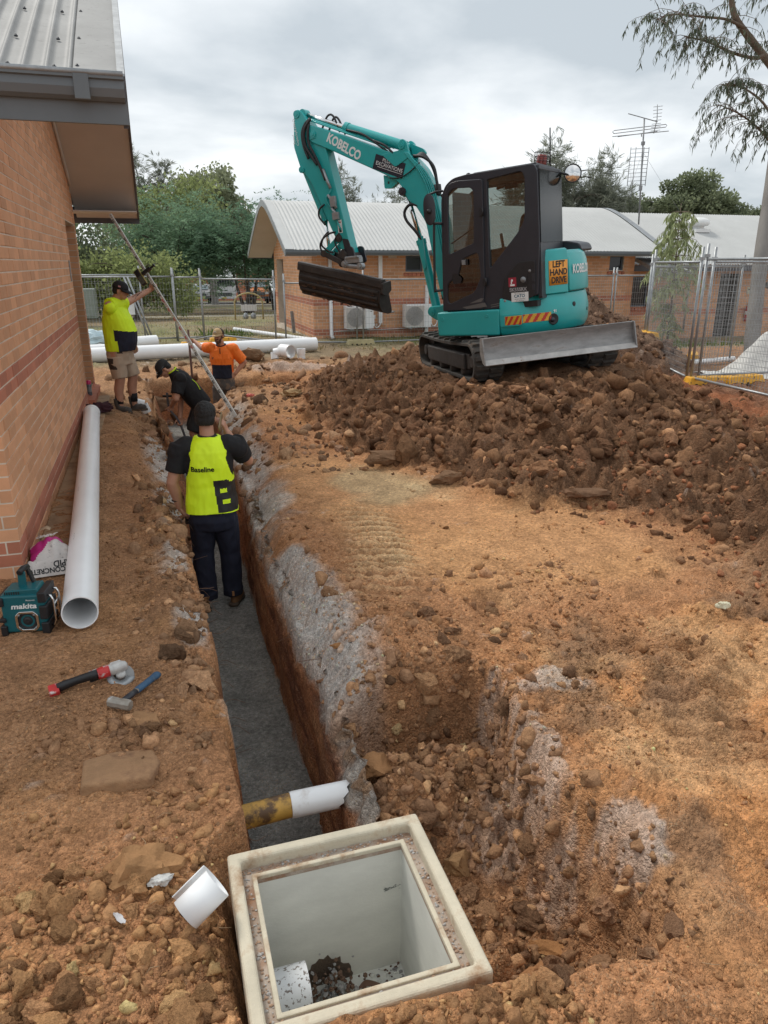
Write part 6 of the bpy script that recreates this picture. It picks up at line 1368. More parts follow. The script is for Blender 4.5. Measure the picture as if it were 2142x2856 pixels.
# rest of the cab: far side, rear, roof, floor, front posts
plate('cab_side', out_, [rounded(cs([(.52, 1.58), (.46, 2.25), (.35, 2.37), (-.46, 2.37), (-.52, 2.3), (-.50, 1.66)]), .05, 3)], SIDE(-.03), .05, M['dark_grey'], CAB, .006)
b = MB(); b.b2((-.655, -.055, 2.395), (.27, .84, 2.462)); b.build('roof', M['dark_grey'], CAB, bevel=.02)
b = MB(); b.b2((-.60, .02, 2.461), (.20, .78, 2.49)); b.build('roof_panel', M['dark_grey'], CAB, bevel=.012)
for v0 in (.05, .80): MB().bar((.30, v0, 2.445), (.615, v0, 2.26), .07, .06).build('roof_post', M['dark_grey'], CAB)
b = MB(); b.b2((-.66, .835, .98), (-.62, .862, 2.40)); b.b2((-.66, -.01, .98), (-.62, .03, 2.40)); b.b2((-.66, .03, 2.36), (-.62, .835, 2.40)); b.b2((-.655, .03, .95), (-.61, .835, 1.62)); b.build('rear_frame', M['dark_grey'], CAB)
b = MB(); b.b2((-.668, .0, 1.60), (-.661, .862, 2.40)); b.build('rear_glass', M['rear_black'], CAB)
b = MB(); b.b2((.555, .02, 1.2), (.56, .84, 2.28), M=Matrix.Rotation(R(-2.5), 4, 'Y')); b.build('front_glass', M['glass'], CAB)
MB().b2((-.60, .0, .86), (.62, .86, .93)).build('floor', M['black'], CAB); MB().b2((.60, -.03, .90), (.625, .86, 1.52)).build('front_panel', M['dark_grey'], CAB)
st = empty('seat'); st.parent = CAB
b = MB(); b.b2((-.30, .20, 1.20), (.18, .68, 1.36)); b.build('cushion', M['black'], st, bevel=.04); b = MB(); b.prism(rounded([(-.22, 1.3), (-.36, 1.95), (-.48, 1.97), (-.36, 1.3)], .05), .20, .68, axis=1); b.build('backrest', M['black'], st, bevel=.03)
b = MB(); b.b2((-.3, .20, .93), (.15, .68, 1.21)); b.build('base', M['black'], st)
b = MB(); b.b2((-.45, .68, .93), (.12, .84, 1.50)); b.tube([(.08, .74, 1.5), (.12, .74, 1.66), (.11, .74, 1.72)], [.014, .018, .024], 10); b.tube([(.11, .74, 1.70), (.12, .74, 1.78)], .026, 10); b.build('left_console', M['black'], CAB)
b = MB(); b.b2((-.4, .05, .93), (.12, .2, 1.5)); b.tube([(.08, .12, 1.5), (.12, .12, 1.78)], .02, 10); b.tube([(.42, .35, .93), (.36, .35, 1.5)], .018, 8); b.tube([(.42, .5, .93), (.36, .5, 1.5)], .018, 8); b.build('levers', M['black'], CAB)
b = MB(); b.tube([(-.2, .45, 2.36), (-.12, .6, 2.30), (-.08, .7, 2.28)], .018, 8); b.box((-.28, .75, 2.28), (.16, .04, .06)); b.build('interior_mirror', M['black'], CAB)
b = MB(); b.tube(smooth_path([(.60, CV + .005, 1.95), (.665, CV + .055, 1.955), (.690, CV + .055, 1.90), (.735, CV + .055, 1.20), (.72, CV + .055, 1.15), (.655, CV + .005, 1.145)]), .016, 10); b.build('grab_rail', M['black'], EX)
mr = empty('side_mirror'); mr.parent = EX
b = MB(); rr_ = [(.075 * math.cos(a), .185 * (1 if math.sin(a) >= 0 else 1) * (abs(math.sin(a)) ** .7) * (1 if math.sin(a) >= 0 else -1)) for a in [2 * math.pi * i / 28 for i in range(28)]]
mm = axes((.715, CV + .10, 2.125), (1, .25, 0), (0, 0, 1)); b.loft([[(x * k, y * k, z) for x, y in rr_] for k, z in ((.8, -.02), (1, -.01), (1, .01), (.82, .025), (.75, .02))], M=mm); b.build('mirror_head', M['dark_grey'], mr, sharp=35); b = MB(); b.lathe([(.0, -.05), (.03, -.045), (.035, -.02), (.03, .0)], 14, M=mm @ Matrix.Translation((0, -.02, 0))); b.tube([(.72, CV + .08, 2.30), (.66, CV, 2.33), (.58, CV - .05, 2.33)], .014, 8); b.tube([(.715, CV + .09, 2.12), (.72, CV + .08, 2.30)], .012, 8); b.build('mirror_arm', M['black'], mr)
mr = empty('round_mirror'); mr.parent = EX; nrm_ = Vector((-.45, .85, .05)).normalized(); mm = axes((-.79, -.08, 2.395), nrm_.orthogonal(), nrm_.cross(nrm_.orthogonal()))
if (mm.to_3x3() @ Vector((0, 0, 1))).dot(nrm_) < 0: mm = mm @ Matrix.Rotation(math.pi, 4, 'X')
MB().lathe([(0, .026), (.04, .023), (.075, .013), (.102, .0)], 36, M=mm).build('mirror_glass', M['chrome'], mr)
b = MB(); b.lathe([(.100, .0), (.104, .008), (.112, .004), (.110, -.02), (.06, -.05), (0, -.055)], 36, M=mm); b.tube([(-.78, -.07, 2.36), (-.70, -.02, 2.40), (-.62, 0, 2.42)], .014, 8); b.build('mirror_housing', M['black'], mr)
bc_ = empty('beacon'); bc_.parent = EX; Mb = Matrix.Translation((-.40, .0, 2.475)) @ Matrix.Rotation(R(-10), 4, 'Y')
MB().lathe([(0, 0), (.095, 0), (.095, .045), (.07, .06), (0, .06)], 24, M=Mb).build('beacon_base', M['black'], bc_); MB().lathe([(.068, .058), (.070, .065), (.062, .17), (.05, .185), (0, .19)], 24, M=Mb).build('lens', mat('amber_red_lens', (.24, .02, .008), .25, coat=.5), bc_)
b = MB()
for k in range(12): a = 2 * math.pi * k / 12; b.tube([(.095 * math.cos(a), .095 * math.sin(a), .02), (.098 * math.cos(a), .098 * math.sin(a), .21), (.05 * math.cos(a), .05 * math.sin(a), .215)], .0032, 5, M=Mb)
for z in (.06, .11, .16, .21): b.tube([(.098 * math.cos(2 * math.pi * k / 20), .098 * math.sin(2 * math.pi * k / 20), z) for k in range(20)], .0032, 5, closed=True, M=Mb)
b.build('guard_cage', M['black'], bc_)
b = MB(); b.tube([(-.52, -.02, 2.46), (-.53, -.02, 2.95)], .009, 8); b.tube([(-.53, -.02, 2.47), (-.30, .0, 2.47), (-.10, .1, 2.52)], .010, 6); b.build('aerial', M['black'], EX)
b = MB(); b.tube([(.40 + .03 * math.cos(a), .45, 2.50 + .03 * math.sin(a)) for a in [math.pi * i / 6 for i in range(7)]], .010, 8); b.build('lifting_eye', M['dark_grey'], EX)
# --- boom, arm, cylinders (outlines stand on planes of constant v, with their real thickness)
V0, V1 = -.11, .15
BM = empty('boom'); BM.parent = EX
bo = [(3.06, 3.57), (2.98, 3.565), (2.826, 3.515), (2.392, 3.33), (1.66, 3.00), (1.37, 2.92), (1.202, 2.739), (1.083, 2.51), (.93, 2.05), (.86, 1.5), (.80, .82), (.86, .74), (.95, .76), (1.06, 1.13), (1.20, 2.04), (1.33, 2.26), (1.461, 2.37), (1.565, 2.60), (1.784, 2.735), (2.623, 3.172), (2.943, 3.325), (3.05, 3.40), (3.09, 3.49)]
b = MB(); b.prism(rounded(bo, .05, 3), V0, V1, axis=1); b.build('boom_box', M['teal'], BM, bevel=.014, seg=2)
for v0, v1 in ((V1 - .03, V1 + .012), (V0 - .012, V0 + .03)):
    b = MB(); b.prism(rounded([(1.80, 2.99), (1.52, 3.00), (1.505, 3.12), (1.455, 3.135), (1.40, 3.09), (1.36, 2.90), (1.60, 2.80)], .03), v0, v1, axis=1); b.build('bracket', M['teal'], BM, bevel=.006)
b = MB(); b.prism(rounded([(1.44, 3.10), (1.36, 3.05), (1.24, 2.99), (1.20, 2.93), (1.25, 2.89), (1.40, 2.9)], .03), -.06, -.02, axis=1); b.build('lifting_bracket', M['teal'], BM)
b = MB(); b.prism(rounded([(1.83, 2.74), (1.83, 2.56), (1.72, 2.55), (1.60, 2.62)], .02), .02, .10, axis=1); b.b2((1.745, .101, 2.615), (1.77, .104, 2.645), mi=1); b.build('lamp_bracket', [M['teal'], M['black']], BM)
def pin(u, w, v0, v1, r, m, parent, nm='pin'):
    b = MB(); mm = axes((u, v1, w), (1, 0, 0), (0, 0, -1)); b.lathe([(0, .012), (r * .45, .012), (r * .5, .004), (r, .004), (r, v0 - v1)], 20, M=mm); return b.build(nm, m, parent, sharp=35)
pin(1.475, 3.055, V0 - .02, V1 + .025, .048, M['teal'], BM); pin(1.52, 2.48, V0 - .02, V1 + .02, .055, M['dark_grey'], BM); pin(2.90, 3.425, V0, V1 + .015, .045, M['teal'], BM)
b = MB(); b.prism([(2.985, 3.475), (2.88, 3.455), (2.86, 3.37), (2.97, 3.36)], V1, V1 + .01, axis=1); b.build('pin_keeper', M['teal'], BM, bevel=.004)
BD = Vector((-.455, 0, -.299)).normalized(); BU = Vector((-.299, 0, .455)).normalized() * -1
BU = Vector((BD.z, 0, -BD.x)); BU = BU if BU.z > 0 else -BU
text('maker_lettering', 'KOBELCO', .168, axes((2.405, V1 + .002, 3.182), BD, BU), M['white_print'], BM, .001, sx=.80, bold=.006)
pl = [(1.889, 3.018), (1.437, 2.827), (1.512, 2.646), (1.969, 2.844)]; b = MB(); b.prism([(u, w - .004) for u, w in pl], V1 + .001, V1 + .003, axis=1); b.build('company_sign', mat('sign_navy', (.012, .014, .026), .45), BM)
BD2 = Vector((-.452, 0, -.191)).normalized(); BU2 = Vector((BD2.z, 0, -BD2.x)); BU2 = BU2 if BU2.z > 0 else -BU2
text('company_lettering', 'PLUMB', .064, axes((1.698, V1 + .0035, 2.882), BD2, BU2), M['white_print'], BM, .0006, sx=1.05); text('company_lettering', 'EXCAVATIONS', .070, axes((1.700, V1 + .0035, 2.818), BD2, BU2), M['white_print'], BM, .0006, sx=.93)
b = MB(); b.bar(Vector((1.700, V1 + .0035, 2.775)) - BD2 * .20, Vector((1.700, V1 + .0035, 2.775)) + BD2 * .20, .001, .005); b.build('underline', M['white_print'], BM)
# pipes along the boom top and side
b = MB()
for k, (dv, dw) in enumerate(((.13, .02), (.10, .035), (.06, .04), (-.04, .04))):
    P = [(2.95, dv, 3.60 + dw), (2.70, dv, 3.49 + dw), (2.392, dv, 3.35 + dw), (1.95, dv, 3.155 + dw), (1.70, dv, 3.03 + dw)]; b.tube(smooth_path(P), .011, 8)
for k, (o_, vv) in enumerate(((.0, V1 + .012), (-.03, V1 + .012), (-.06, V1 + .012), (-.09, V1 + .012))):
    P = [(1.43 + o_ * .4, vv, 2.96), (1.36 + o_ * .7, vv, 2.86 + o_ * .3), (1.25 + o_, vv, 2.72 + o_ * .2), (1.14 + o_, vv, 2.50), (1.06 + o_, vv, 2.15), (.98 + o_, vv, 1.6), (.94 + o_, vv, 1.0)]; b.tube(smooth_path(P), .0125, 8)
b.build('hydraulic_pipes', M['teal'], BM)
hs = MB()
def hose(P, r=.016, n=6): hs.tube(smooth_path(P, n), r, 8)
hose([(1.95, .12, 3.20), (1.75, .14, 3.10), (1.62, .15, 2.98)]); hose([(2.36, .10, 3.40), (2.1, .13, 3.30), (1.9, .13, 3.16), (1.72, .13, 3.02)])
for k in range(3): hose([(1.36 - k * .02, .02 + .06 * k, 2.90), (1.22 - k * .03, .03 + .06 * k, 2.92 - k * .03), (1.08 - k * .03, .05 + .05 * k, 2.72), (1.02 - k * .02, .06 + .05 * k, 2.48), (1.00 - k * .02, .08 + .04 * k, 2.36)], .02)
hose([(3.0, .14, 3.60), (2.92, .16, 3.62), (3.03, .17, 3.50), (3.05, .17, 3.33), (2.97, .165, 3.16), (2.88, .16, 3.02)], .022); hose([(2.95, .15, 3.58), (2.97, .17, 3.48), (2.98, .17, 3.32), (2.90, .165, 3.14), (2.82, .16, 2.95), (2.77, .155, 2.80)], .020)
hose([(3.02, .13, 3.60), (3.08, .16, 3.48), (3.08, .16, 3.3), (3.02, .16, 3.12)], .02)
hose([(2.80, .06, 3.48), (2.70, .03, 3.64), (2.60, .03, 3.62), (2.50, .06, 3.40)], .015); hose([(2.70, .04, 3.44), (2.62, .0, 3.60), (2.54, .0, 3.58), (2.42, .05, 3.36)], .015)
hose([(1.30, .10, 1.82), (1.38, .13, 1.95), (1.50, .14, 2.10), (1.52, .14, 2.22), (1.42, .14, 2.30), (1.28, .13, 2.24), (1.15, .13, 2.0), (1.06, .13, 1.5), (1.02, .13, 1.0)], .020)
hose([(2.82, .15, 2.10), (2.92, .16, 2.02), (2.96, .16, 1.92), (2.86, .15, 1.83), (2.78, .15, 1.80)], .015); hose([(2.70, .15, 2.08), (2.80, .16, 2.07), (2.94, .16, 2.00), (2.99, .16, 1.88), (2.88, .15, 1.74), (2.72, .15, 1.70)], .015)
hose([(2.84, .15, 2.48), (2.93, .16, 2.42), (2.95, .16, 2.32), (2.86, .16, 2.20)], .015); hose([(2.64, .14, 2.06), (2.72, .16, 1.96), (2.66, .15, 1.80), (2.5, .15, 1.68)], .013); hose([(1.70, .15, 2.68), (1.55, .165, 2.66), (1.40, .165, 2.70), (1.22, .165, 2.80)], .009)
hs.build('hydraulic_hoses', M['black'], BM)
b = MB()
for P in ([(2.80, .145, 2.95), (2.74, .15, 2.78), (2.70, .15, 2.68)], [(2.76, .145, 2.60), (2.66, .15, 2.46), (2.64, .15, 2.40)], [(2.72, .145, 2.42), (2.64, .15, 2.30)]): b.tube(P, .022, 8)
b.box((2.68, .15, 2.50), (.09, .05, .14)); b.box((2.66, .15, 2.30), (.10, .05, .10)); b.build('couplings', M['galv'], BM)
b = MB(); b.tube(smooth_path([(2.78, .14, 2.80), (2.70, .145, 2.66), (2.80, .145, 2.55), (2.72, .145, 2.38), (2.60, .145, 2.10)]), .012, 8); b.build('arm_pipe', M['teal'], BM)
b = MB(); b.lathe([(0, .09), (.05, .08), (.055, .0), (.045, -.05), (0, -.06)], 16, M=Matrix.Translation((1.00, .12, 2.42))); b.build('work_lamp', M['black'], BM)
AR = empty('arm'); AR.parent = EX
ao = [(3.225, 3.70), (3.215, 3.775), (3.15, 3.80), (3.07, 3.752), (2.97, 3.58), (2.736, 3.269), (2.50, 1.95), (2.462, 1.73), (2.52, 1.70), (2.62, 1.78), (2.708, 1.95), (3.045, 2.80), (3.13, 2.92), (3.20, 2.98), (3.22, 3.06), (3.285, 3.322)]
b = MB(); b.prism(rounded(ao, .035, 3), -.085, .125, axis=1); b.build('arm_box', M['teal'], AR, bevel=.012)
b = MB(); b.prism(rounded([(2.60, 1.98), (2.50, 1.96), (2.44, 1.76), (2.46, 1.70), (2.56, 1.72)], .02), .1255, .14, axis=1); b.build('wear_plate', M['dark_grey'], AR)
pin(3.165, 3.735, -.10, .135, .050, M['teal'], AR); pin(3.185, 3.0, -.10, .14, .045, M['teal'], AR); pin(2.66, 1.99, -.12, .15, .055, M['dark_steel'], AR); pin(2.60, 1.755, -.12, .16, .055, M['dark_steel'], AR)
text('capacity_lettering', 'Rated\nCapacity', .055, axes((3.235, .1265, 3.42), (.08, 0, 1), (1, 0, 0)), M['white_print'], AR, .0008); text('capacity_lettering', '629KG', .06, axes((3.225, .1265, 3.60), (.06, 0, 1), (1, 0, 0)), M['white_print'], AR, .0008)
b = MB(); b.b2((2.585, .1262, 2.06), (2.66, .128, 2.24), M=Matrix.Translation((0, 0, 0))); b.b2((2.60, .1282, 2.07), (2.645, .129, 2.13), mi=1); b.b2((2.60, .1282, 2.20), (2.645, .129, 2.215), mi=2); b.build('safety_label', [M['white_print'], M['black_print'], bpy.data.materials['label_red']], AR)
def cylinder(nm, p, q, r0, e, r1, v, m=M['teal']):
    c = empty(nm); c.parent = EX; P, Q, E_ = Vector((p[0], v, p[1])), Vector((q[0], v, q[1])), Vector((e[0], v, e[1])); d = (E_ - P).normalized()
    b = MB(); b.tube([P, Q - d * .05], r0, 20); b.tube([Q - d * .06, Q], r0 * 1.12, 20); b.build('barrel', m, c, sharp=40); MB().tube([Q, E_], r1, 14).build('rod', M['chrome'], c); b = MB(); b.lathe([(0, .06), (r0 * .9, .06), (r0 * .9, -.06), (0, -.06)], 16, M=axes(E_, (1, 0, 0), (0, 0, 1))); b.build('rod_eye', m, c, sharp=40); return c
cylinder('arm_cylinder', (1.475, 3.05), (2.42, 3.445), .068, (3.09, 3.735), .032, .03)
cylinder('boom_cylinder', (1.17, .84), (1.355, 1.83), .066, (1.52, 2.47), .034, .03)
cylinder('bucket_cylinder', (3.18, 2.98), (2.93, 2.26), .056, (2.93, 1.80), .026, .02)
b = MB(); b.prism(rounded([(1.28, 1.88), (1.26, 1.45), (1.30, 1.42), (1.36, 1.86)], .01), .095, .12, axis=1); b.build('cylinder_guard', M['teal'], EX)
sb = MB(); sb.prism(rounded([(.62, .60), (.62, 1.02), (.88, 1.0), (1.02, .92), (1.22, .92), (1.26, .84), (1.20, .77), (1.0, .66), (.9, .60)], .04), -.16, .20, axis=1); sb.build('swing_bracket', M['teal'], EX, bevel=.015); pin(1.18, .845, -.18, .215, .055, M['teal'], EX)
# --- linkage, tilting hitch, bucket
LK = empty('bucket_linkage'); LK.parent = EX
for v in (.13, -.11):
    b = MB(); b.bar((2.66, v, 1.99), (2.945, v, 1.80), .03, .085); b.build('link', M['teal'], LK, bevel=.008); b = MB(); b.bar((2.945, v + .02, 1.80), (2.56, v + .02, 1.60), .03, .075); b.build('link', M['dark_steel'], LK, bevel=.008)
b = MB(); b.tube([(2.945, -.14, 1.80), (2.945, .17, 1.80)], .05, 16); b.tube([(2.58, -.14, 1.74), (2.58, .19, 1.74)], .05, 16); b.build('linkage_pin', M['dark_steel'], LK)
b = MB(); b.prism(rounded([(2.75, 1.72), (2.62, 1.84), (2.50, 1.82), (2.40, 1.66), (2.42, 1.56), (2.70, 1.58)], .04), -.12, .14, axis=1); b.build('hitch', M['dark_steel'], LK, bevel=.01)
for v in (.17, -.13): MB().prism(rounded([(2.50, 1.86), (2.40, 1.85), (2.36, 1.62), (2.50, 1.60)], .05), v, v + .03, axis=1).build('hitch_ear', M['dark_grey'], LK)
b = MB(); b.box((2.40, .20, 1.655), (.26, .10, .075)); b.box((2.40, .2, 1.70), (.22, .13, .03)); b.tube([(2.56, .22, 1.60), (2.24, .22, 1.545)], .035, 12); b.build('tilt_actuator', M['galv'], LK, bevel=.006)
for u, w in ((2.53, 1.615), (2.27, 1.56)): b = MB(); b.lathe([(0, .05), (.025, .05), (.03, .03), (.05, .03), (.05, -.06)], 14, M=axes((u, .24, w), (1, 0, 0), (0, 0, -1))); b.build('actuator_knuckle', M['galv'], LK, sharp=35)
BK = empty('bucket'); BK.parent = EX
T = Vector((3.422, 0, 1.735)); wd = Vector((1.949 - 3.422, 0, 1.385 - 1.774)); BWd = wd.length; wx = wd.normalized(); dn = Vector((wx.z, 0, -wx.x)); dn = dn if dn.z < 0 else -dn; vv = Vector((0, 1, 0))
BMx = Matrix((wx, vv, -dn)).transposed().to_4x4(); BMx.translation = T + Vector((0, .14, 0))          # local x along width, y to the viewer, z up
ins = .045
prof_b = [(.0, -.02), (.02, -.12), (.03, -.22), (.01, -.34), (-.05, -.43), (-.15, -.50), (-.30, -.53), (-.42, -.52)]
th = [(y - .02, z + (.012 if i > 3 else 0)) for i, (y, z) in enumerate(prof_b)]
b = MB(); b.prism(prof_b + th[::-1], ins, BWd - ins, axis=0, M=BMx); b.build('shell', M['dark_steel'], BK, sharp=50)
b = MB(); b.prism([(.045, .0), (.055, -.03), (.052, -.125), (-.02, -.125), (-.06, .0)], 0, BWd, axis=0, M=BMx); b.build('top_beam', M['dark_steel'], BK, bevel=.008)
for x0 in (ins - .02, BWd - ins - .005):
    b = MB(); b.prism([(.04, -.03)] + prof_b + [(-.40, -.46), (-.12, -.03)], x0, x0 + .028, axis=0, M=BMx); b.build('side_plate', M['dark_steel'], BK)
b = MB(); b.prism(rounded([(.06, -.05), (.05, -.20), (-.10, -.24), (-.22, -.16), (-.16, -.02)], .02), BWd - .002, BWd + .03, axis=0, M=BMx); b.build('side_cutter', M['dark_steel'], BK)
for i, (y, z) in enumerate(((.032, -.20), (.028, -.29), (-.005, -.385), (-.075, -.46))):
    b = MB(); b.box((BWd / 2, y + .004, z), (BWd - 2 * ins - .01, .03, .034), M=BMx); b.build('wear_strip', M['dark_steel'], BK, bevel=.006)
b = MB(); b.box((BWd / 2, -.44, -.515), (BWd - .03, .10, .02), M=BMx); b.build('cutting_edge', M['steel'], BK)
rr = random.Random(12); b = MB()
for i in range(70):
    v, f = TINY[i % 8]; s = rr.uniform(.008, .026); k = rr.choice((-.245, -.335, -.425, -.50)); y = {-.245: .02, -.335: .0, -.425: -.06, -.50: -.17}[k]
    P = v * s * np.array([1.8, .5, .7]) + np.array([rr.uniform(.1, BWd - .1), y + .012, k + rr.uniform(-.03, .02)]); b.add(P.tolist(), f.tolist(), 0, True, BMx)
q = b.build('stuck_soil', mat('stuck_soil', (.12, .07, .045), .95, bump=.8), BK); q['kind'] = 'stuff'
# ------------------------------------------------------------------ people: bodies grown from tapered limbs, then voxel-remeshed to one skin
def V3(*a): return Vector(a)
class PB:
    """collects overlapping closed lumps, fuses them into one smooth mesh"""
    def __init__(s): s.b = MB()
    def cone(s, p, q, r0, r1, n=14):
        p, q = Vector(p), Vector(q); d = (q - p); L = d.length
        if L < 1e-6: return s
        d.normalize(); x = d.orthogonal().normalized(); m = axes(p, x, d.cross(x)); k = 5
        prof = [(max(1e-4, r0 * math.sin(math.pi / 2 * i / k)), -r0 * math.cos(math.pi / 2 * i / k)) for i in range(k + 1)] + [(max(1e-4, r1 * math.cos(math.pi / 2 * i / k)), L + r1 * math.sin(math.pi / 2 * i / k)) for i in range(k + 1)]
        s.b.lathe(prof, n, M=m); return s
    def flat(s, p, q, r0, r1, n=18):
        """tapered limb piece with flat ends, for sleeves and trouser legs"""
        s.b.tube([p, q], [r0, r1], n); return s
    def chain(s, pts, rs):
        for i in range(len(pts) - 1): s.cone(pts[i], pts[i + 1], rs[i], rs[i + 1])
        return s
    def ell(s, c, r, M4=None, n=18):
        m = (M4 or Matrix.Identity(4)).copy(); m = m.to_3x3().to_4x4(); m.translation = Vector(c); s.b.ball((0, 0, 0), r, n=n, M=m); return s
    def loft(s, rings, n=26, p=2.3):
        """rings of (centre, half-width vector, half-depth vector)"""
        out = []
        for c, a, d in rings:
            c, a, d = Vector(c), Vector(a), Vector(d); R_ = []
            for i in range(n):
                t = 2 * math.pi * i / n; ct, st_ = math.cos(t), math.sin(t)
                R_.append(c + a * (abs(ct) ** (2 / p)) * (1 if ct >= 0 else -1) + d * (abs(st_) ** (2 / p)) * (1 if st_ >= 0 else -1))
            out.append(R_)
        s.b.loft(out); return s
    def build(s, name, mats, parent, voxel=.008, smooth=4, wrinkle=0.0, wscale=9.0, pick=None, seed=0):
        me = bpy.data.meshes.new('tmp'); me.from_pydata(s.b.v, [], s.b.f)
        bm = bmesh.new(); bm.from_mesh(me); bmesh.ops.remove_doubles(bm, verts=bm.verts, dist=1e-5); bmesh.ops.recalc_face_normals(bm, faces=bm.faces); bm.to_mesh(me); bm.free()
        o = bpy.data.objects.new('tmp', me); COL.objects.link(o)
        md = o.modifiers.new('r', 'REMESH'); md.mode = 'VOXEL'; md.voxel_size = voxel
        if smooth: sm = o.modifiers.new('s', 'SMOOTH'); sm.factor = .5; sm.iterations = smooth
        dg = bpy.context.evaluated_depsgraph_get(); m2 = bpy.data.meshes.new_from_object(o.evaluated_get(dg)); bpy.data.objects.remove(o); bpy.data.meshes.remove(me)
        m2.name = name; m2.materials.clear()
        for m in (mats if isinstance(mats, (list, tuple)) else [mats]): m2.materials.append(m)
        if wrinkle:
            nv = [v.normal.copy() for v in m2.vertices]
            for v, nn in zip(m2.vertices, nv):
                c = v.co; q = Vector((c.x * wscale + seed, c.y * wscale, c.z * wscale * .55))
                v.co = c + nn * wrinkle * (mnoise.noise(q) + .6 * (1 - 2 * abs(mnoise.noise(q * 1.9 + Vector((5, 1, 2))))) + .3 * mnoise.noise(q * 4))
        n = len(m2.polygons); m2.polygons.foreach_set('use_smooth', [True] * n)
        if pick: m2.polygons.foreach_set('material_index', [pick(p.center, p.normal) for p in m2.polygons])
        m2.update(); return link(name, m2, parent)
def skin_mat(name, col): return mat(name, col, .5, var=.10, scale=9, spec=.35, bump=.05, bscale=60)
M['skin'] = skin_mat('skin', (.46, .24, .16)); M['skin_tan'] = skin_mat('tanned_skin', (.50, .26, .17))
M['hair'] = mat('dark_hair', (.010, .009, .009), .6, var=.4, scale=70, bump=.8, bscale=160)
M['lime'] = mat('lime_hivis', (.70, .95, .015), .7, var=.06, scale=6); M['lime2'] = mat('lime_vest', (.74, 1.0, .012), .6, var=.05, scale=6)
M['navy'] = mat('navy_cloth', (.012, .015, .032), .85, var=.2, scale=12, bump=.2, bscale=120); M['black_cloth'] = mat('black_cloth', (.010, .010, .012), .85, var=.25, scale=12)
M['beige'] = mat('beige_cloth', (.44, .33, .24), .85, var=.10, scale=8, bump=.2, bscale=100); M['orange_cloth'] = mat('orange_hivis', (1.0, .21, .02), .7, var=.07, scale=6, spots=(.22, .07, .03), spot_scale=9, spot_cut=.64, spot_soft=.08)
M['boot_grey'] = mat('dusty_boot', (.075, .068, .062), .8, var=.25, scale=10); M['boot_tan'] = mat('tan_boot', (.20, .105, .045), .75, var=.2, scale=12); M['sole'] = mat('boot_sole', (.09, .065, .045), .8)
M['eye'] = mat('eye', (.03, .02, .015), .2, var=.05); M['shorts_black'] = mat('black_shorts', (.018, .018, .019), .85, var=.2)

def head(pb, c, fwd, up, s=1.0):
    """head lumps round centre c (between the ears); returns the head frame"""
    f = Vector(fwd).normalized(); u = Vector(up); u = (u - f * u.dot(f)).normalized(); r = f.cross(u)
    m = Matrix((r, f, u)).transposed().to_4x4(); m.translation = Vector(c)
    P = lambda x, y, z: m @ Vector((x * s, y * s, z * s))
    pb.ell(P(0, -.012, .035), (.073 * s, .092 * s, .085 * s), m); pb.ell(P(0, .030, -.02), (.060 * s, .062 * s, .075 * s), m); pb.ell(P(0, .050, -.075), (.044 * s, .040 * s, .034 * s), m)
    pb.cone(P(0, .088, .008), P(0, .108, -.028), .009 * s, .014 * s); pb.cone(P(-.018, .088, -.062), P(.018, .088, -.062), .010 * s, .010 * s)
    pb.cone(P(-.038, .078, .022), P(.038, .078, .022), .014 * s, .014 * s); pb.ell(P(-.036, .068, -.025), (.018 * s, .018 * s, .018 * s), m); pb.ell(P(.036, .068, -.025), (.018 * s, .018 * s, .018 * s), m)
    for x in (-1, 1): pb.ell(P(x * .075, -.008, -.008), (.010 * s, .020 * s, .032 * s), m)
    return m
def face(parent, m, s=1.0, hair=None, hairline=.06, beard=None):
    b = MB()
    for x in (-.031, .031): b.ball(tuple((m @ Vector((x * s, .080 * s, .004 * s)))), (.0085 * s,) * 3, n=10)
    b.build('eyes', M['eye'], parent)
    b = MB()
    for x in (-1, 1): b.bar(m @ Vector((x * .018 * s, .094 * s, .026 * s)), m @ Vector((x * .046 * s, .082 * s, .027 * s)), .008 * s, .006 * s)
    b.build('eyebrows', M['hair'], parent)
    if beard:
        pb = PB(); pb.ell(m @ Vector((0, .052 * s, -.082 * s)), (.050 * s, .046 * s, .036 * s), m); pb.cone(m @ Vector((-.055 * s, .02 * s, -.02 * s)), m @ Vector((-.035 * s, .06 * s, -.075 * s)), .016 * s, .02 * s); pb.cone(m @ Vector((.055 * s, .02 * s, -.02 * s)), m @ Vector((.035 * s, .06 * s, -.075 * s)), .016 * s, .02 * s); pb.cone(m @ Vector((-.03 * s, .092 * s, -.045 * s)), m @ Vector((.03 * s, .092 * s, -.045 * s)), .009 * s, .009 * s); pb.ell(m @ Vector((0, .078 * s, -.098 * s)), (.03 * s, .028 * s, .03 * s), m)
        pb.build('beard', beard, parent, .005, 2, .003, 60)
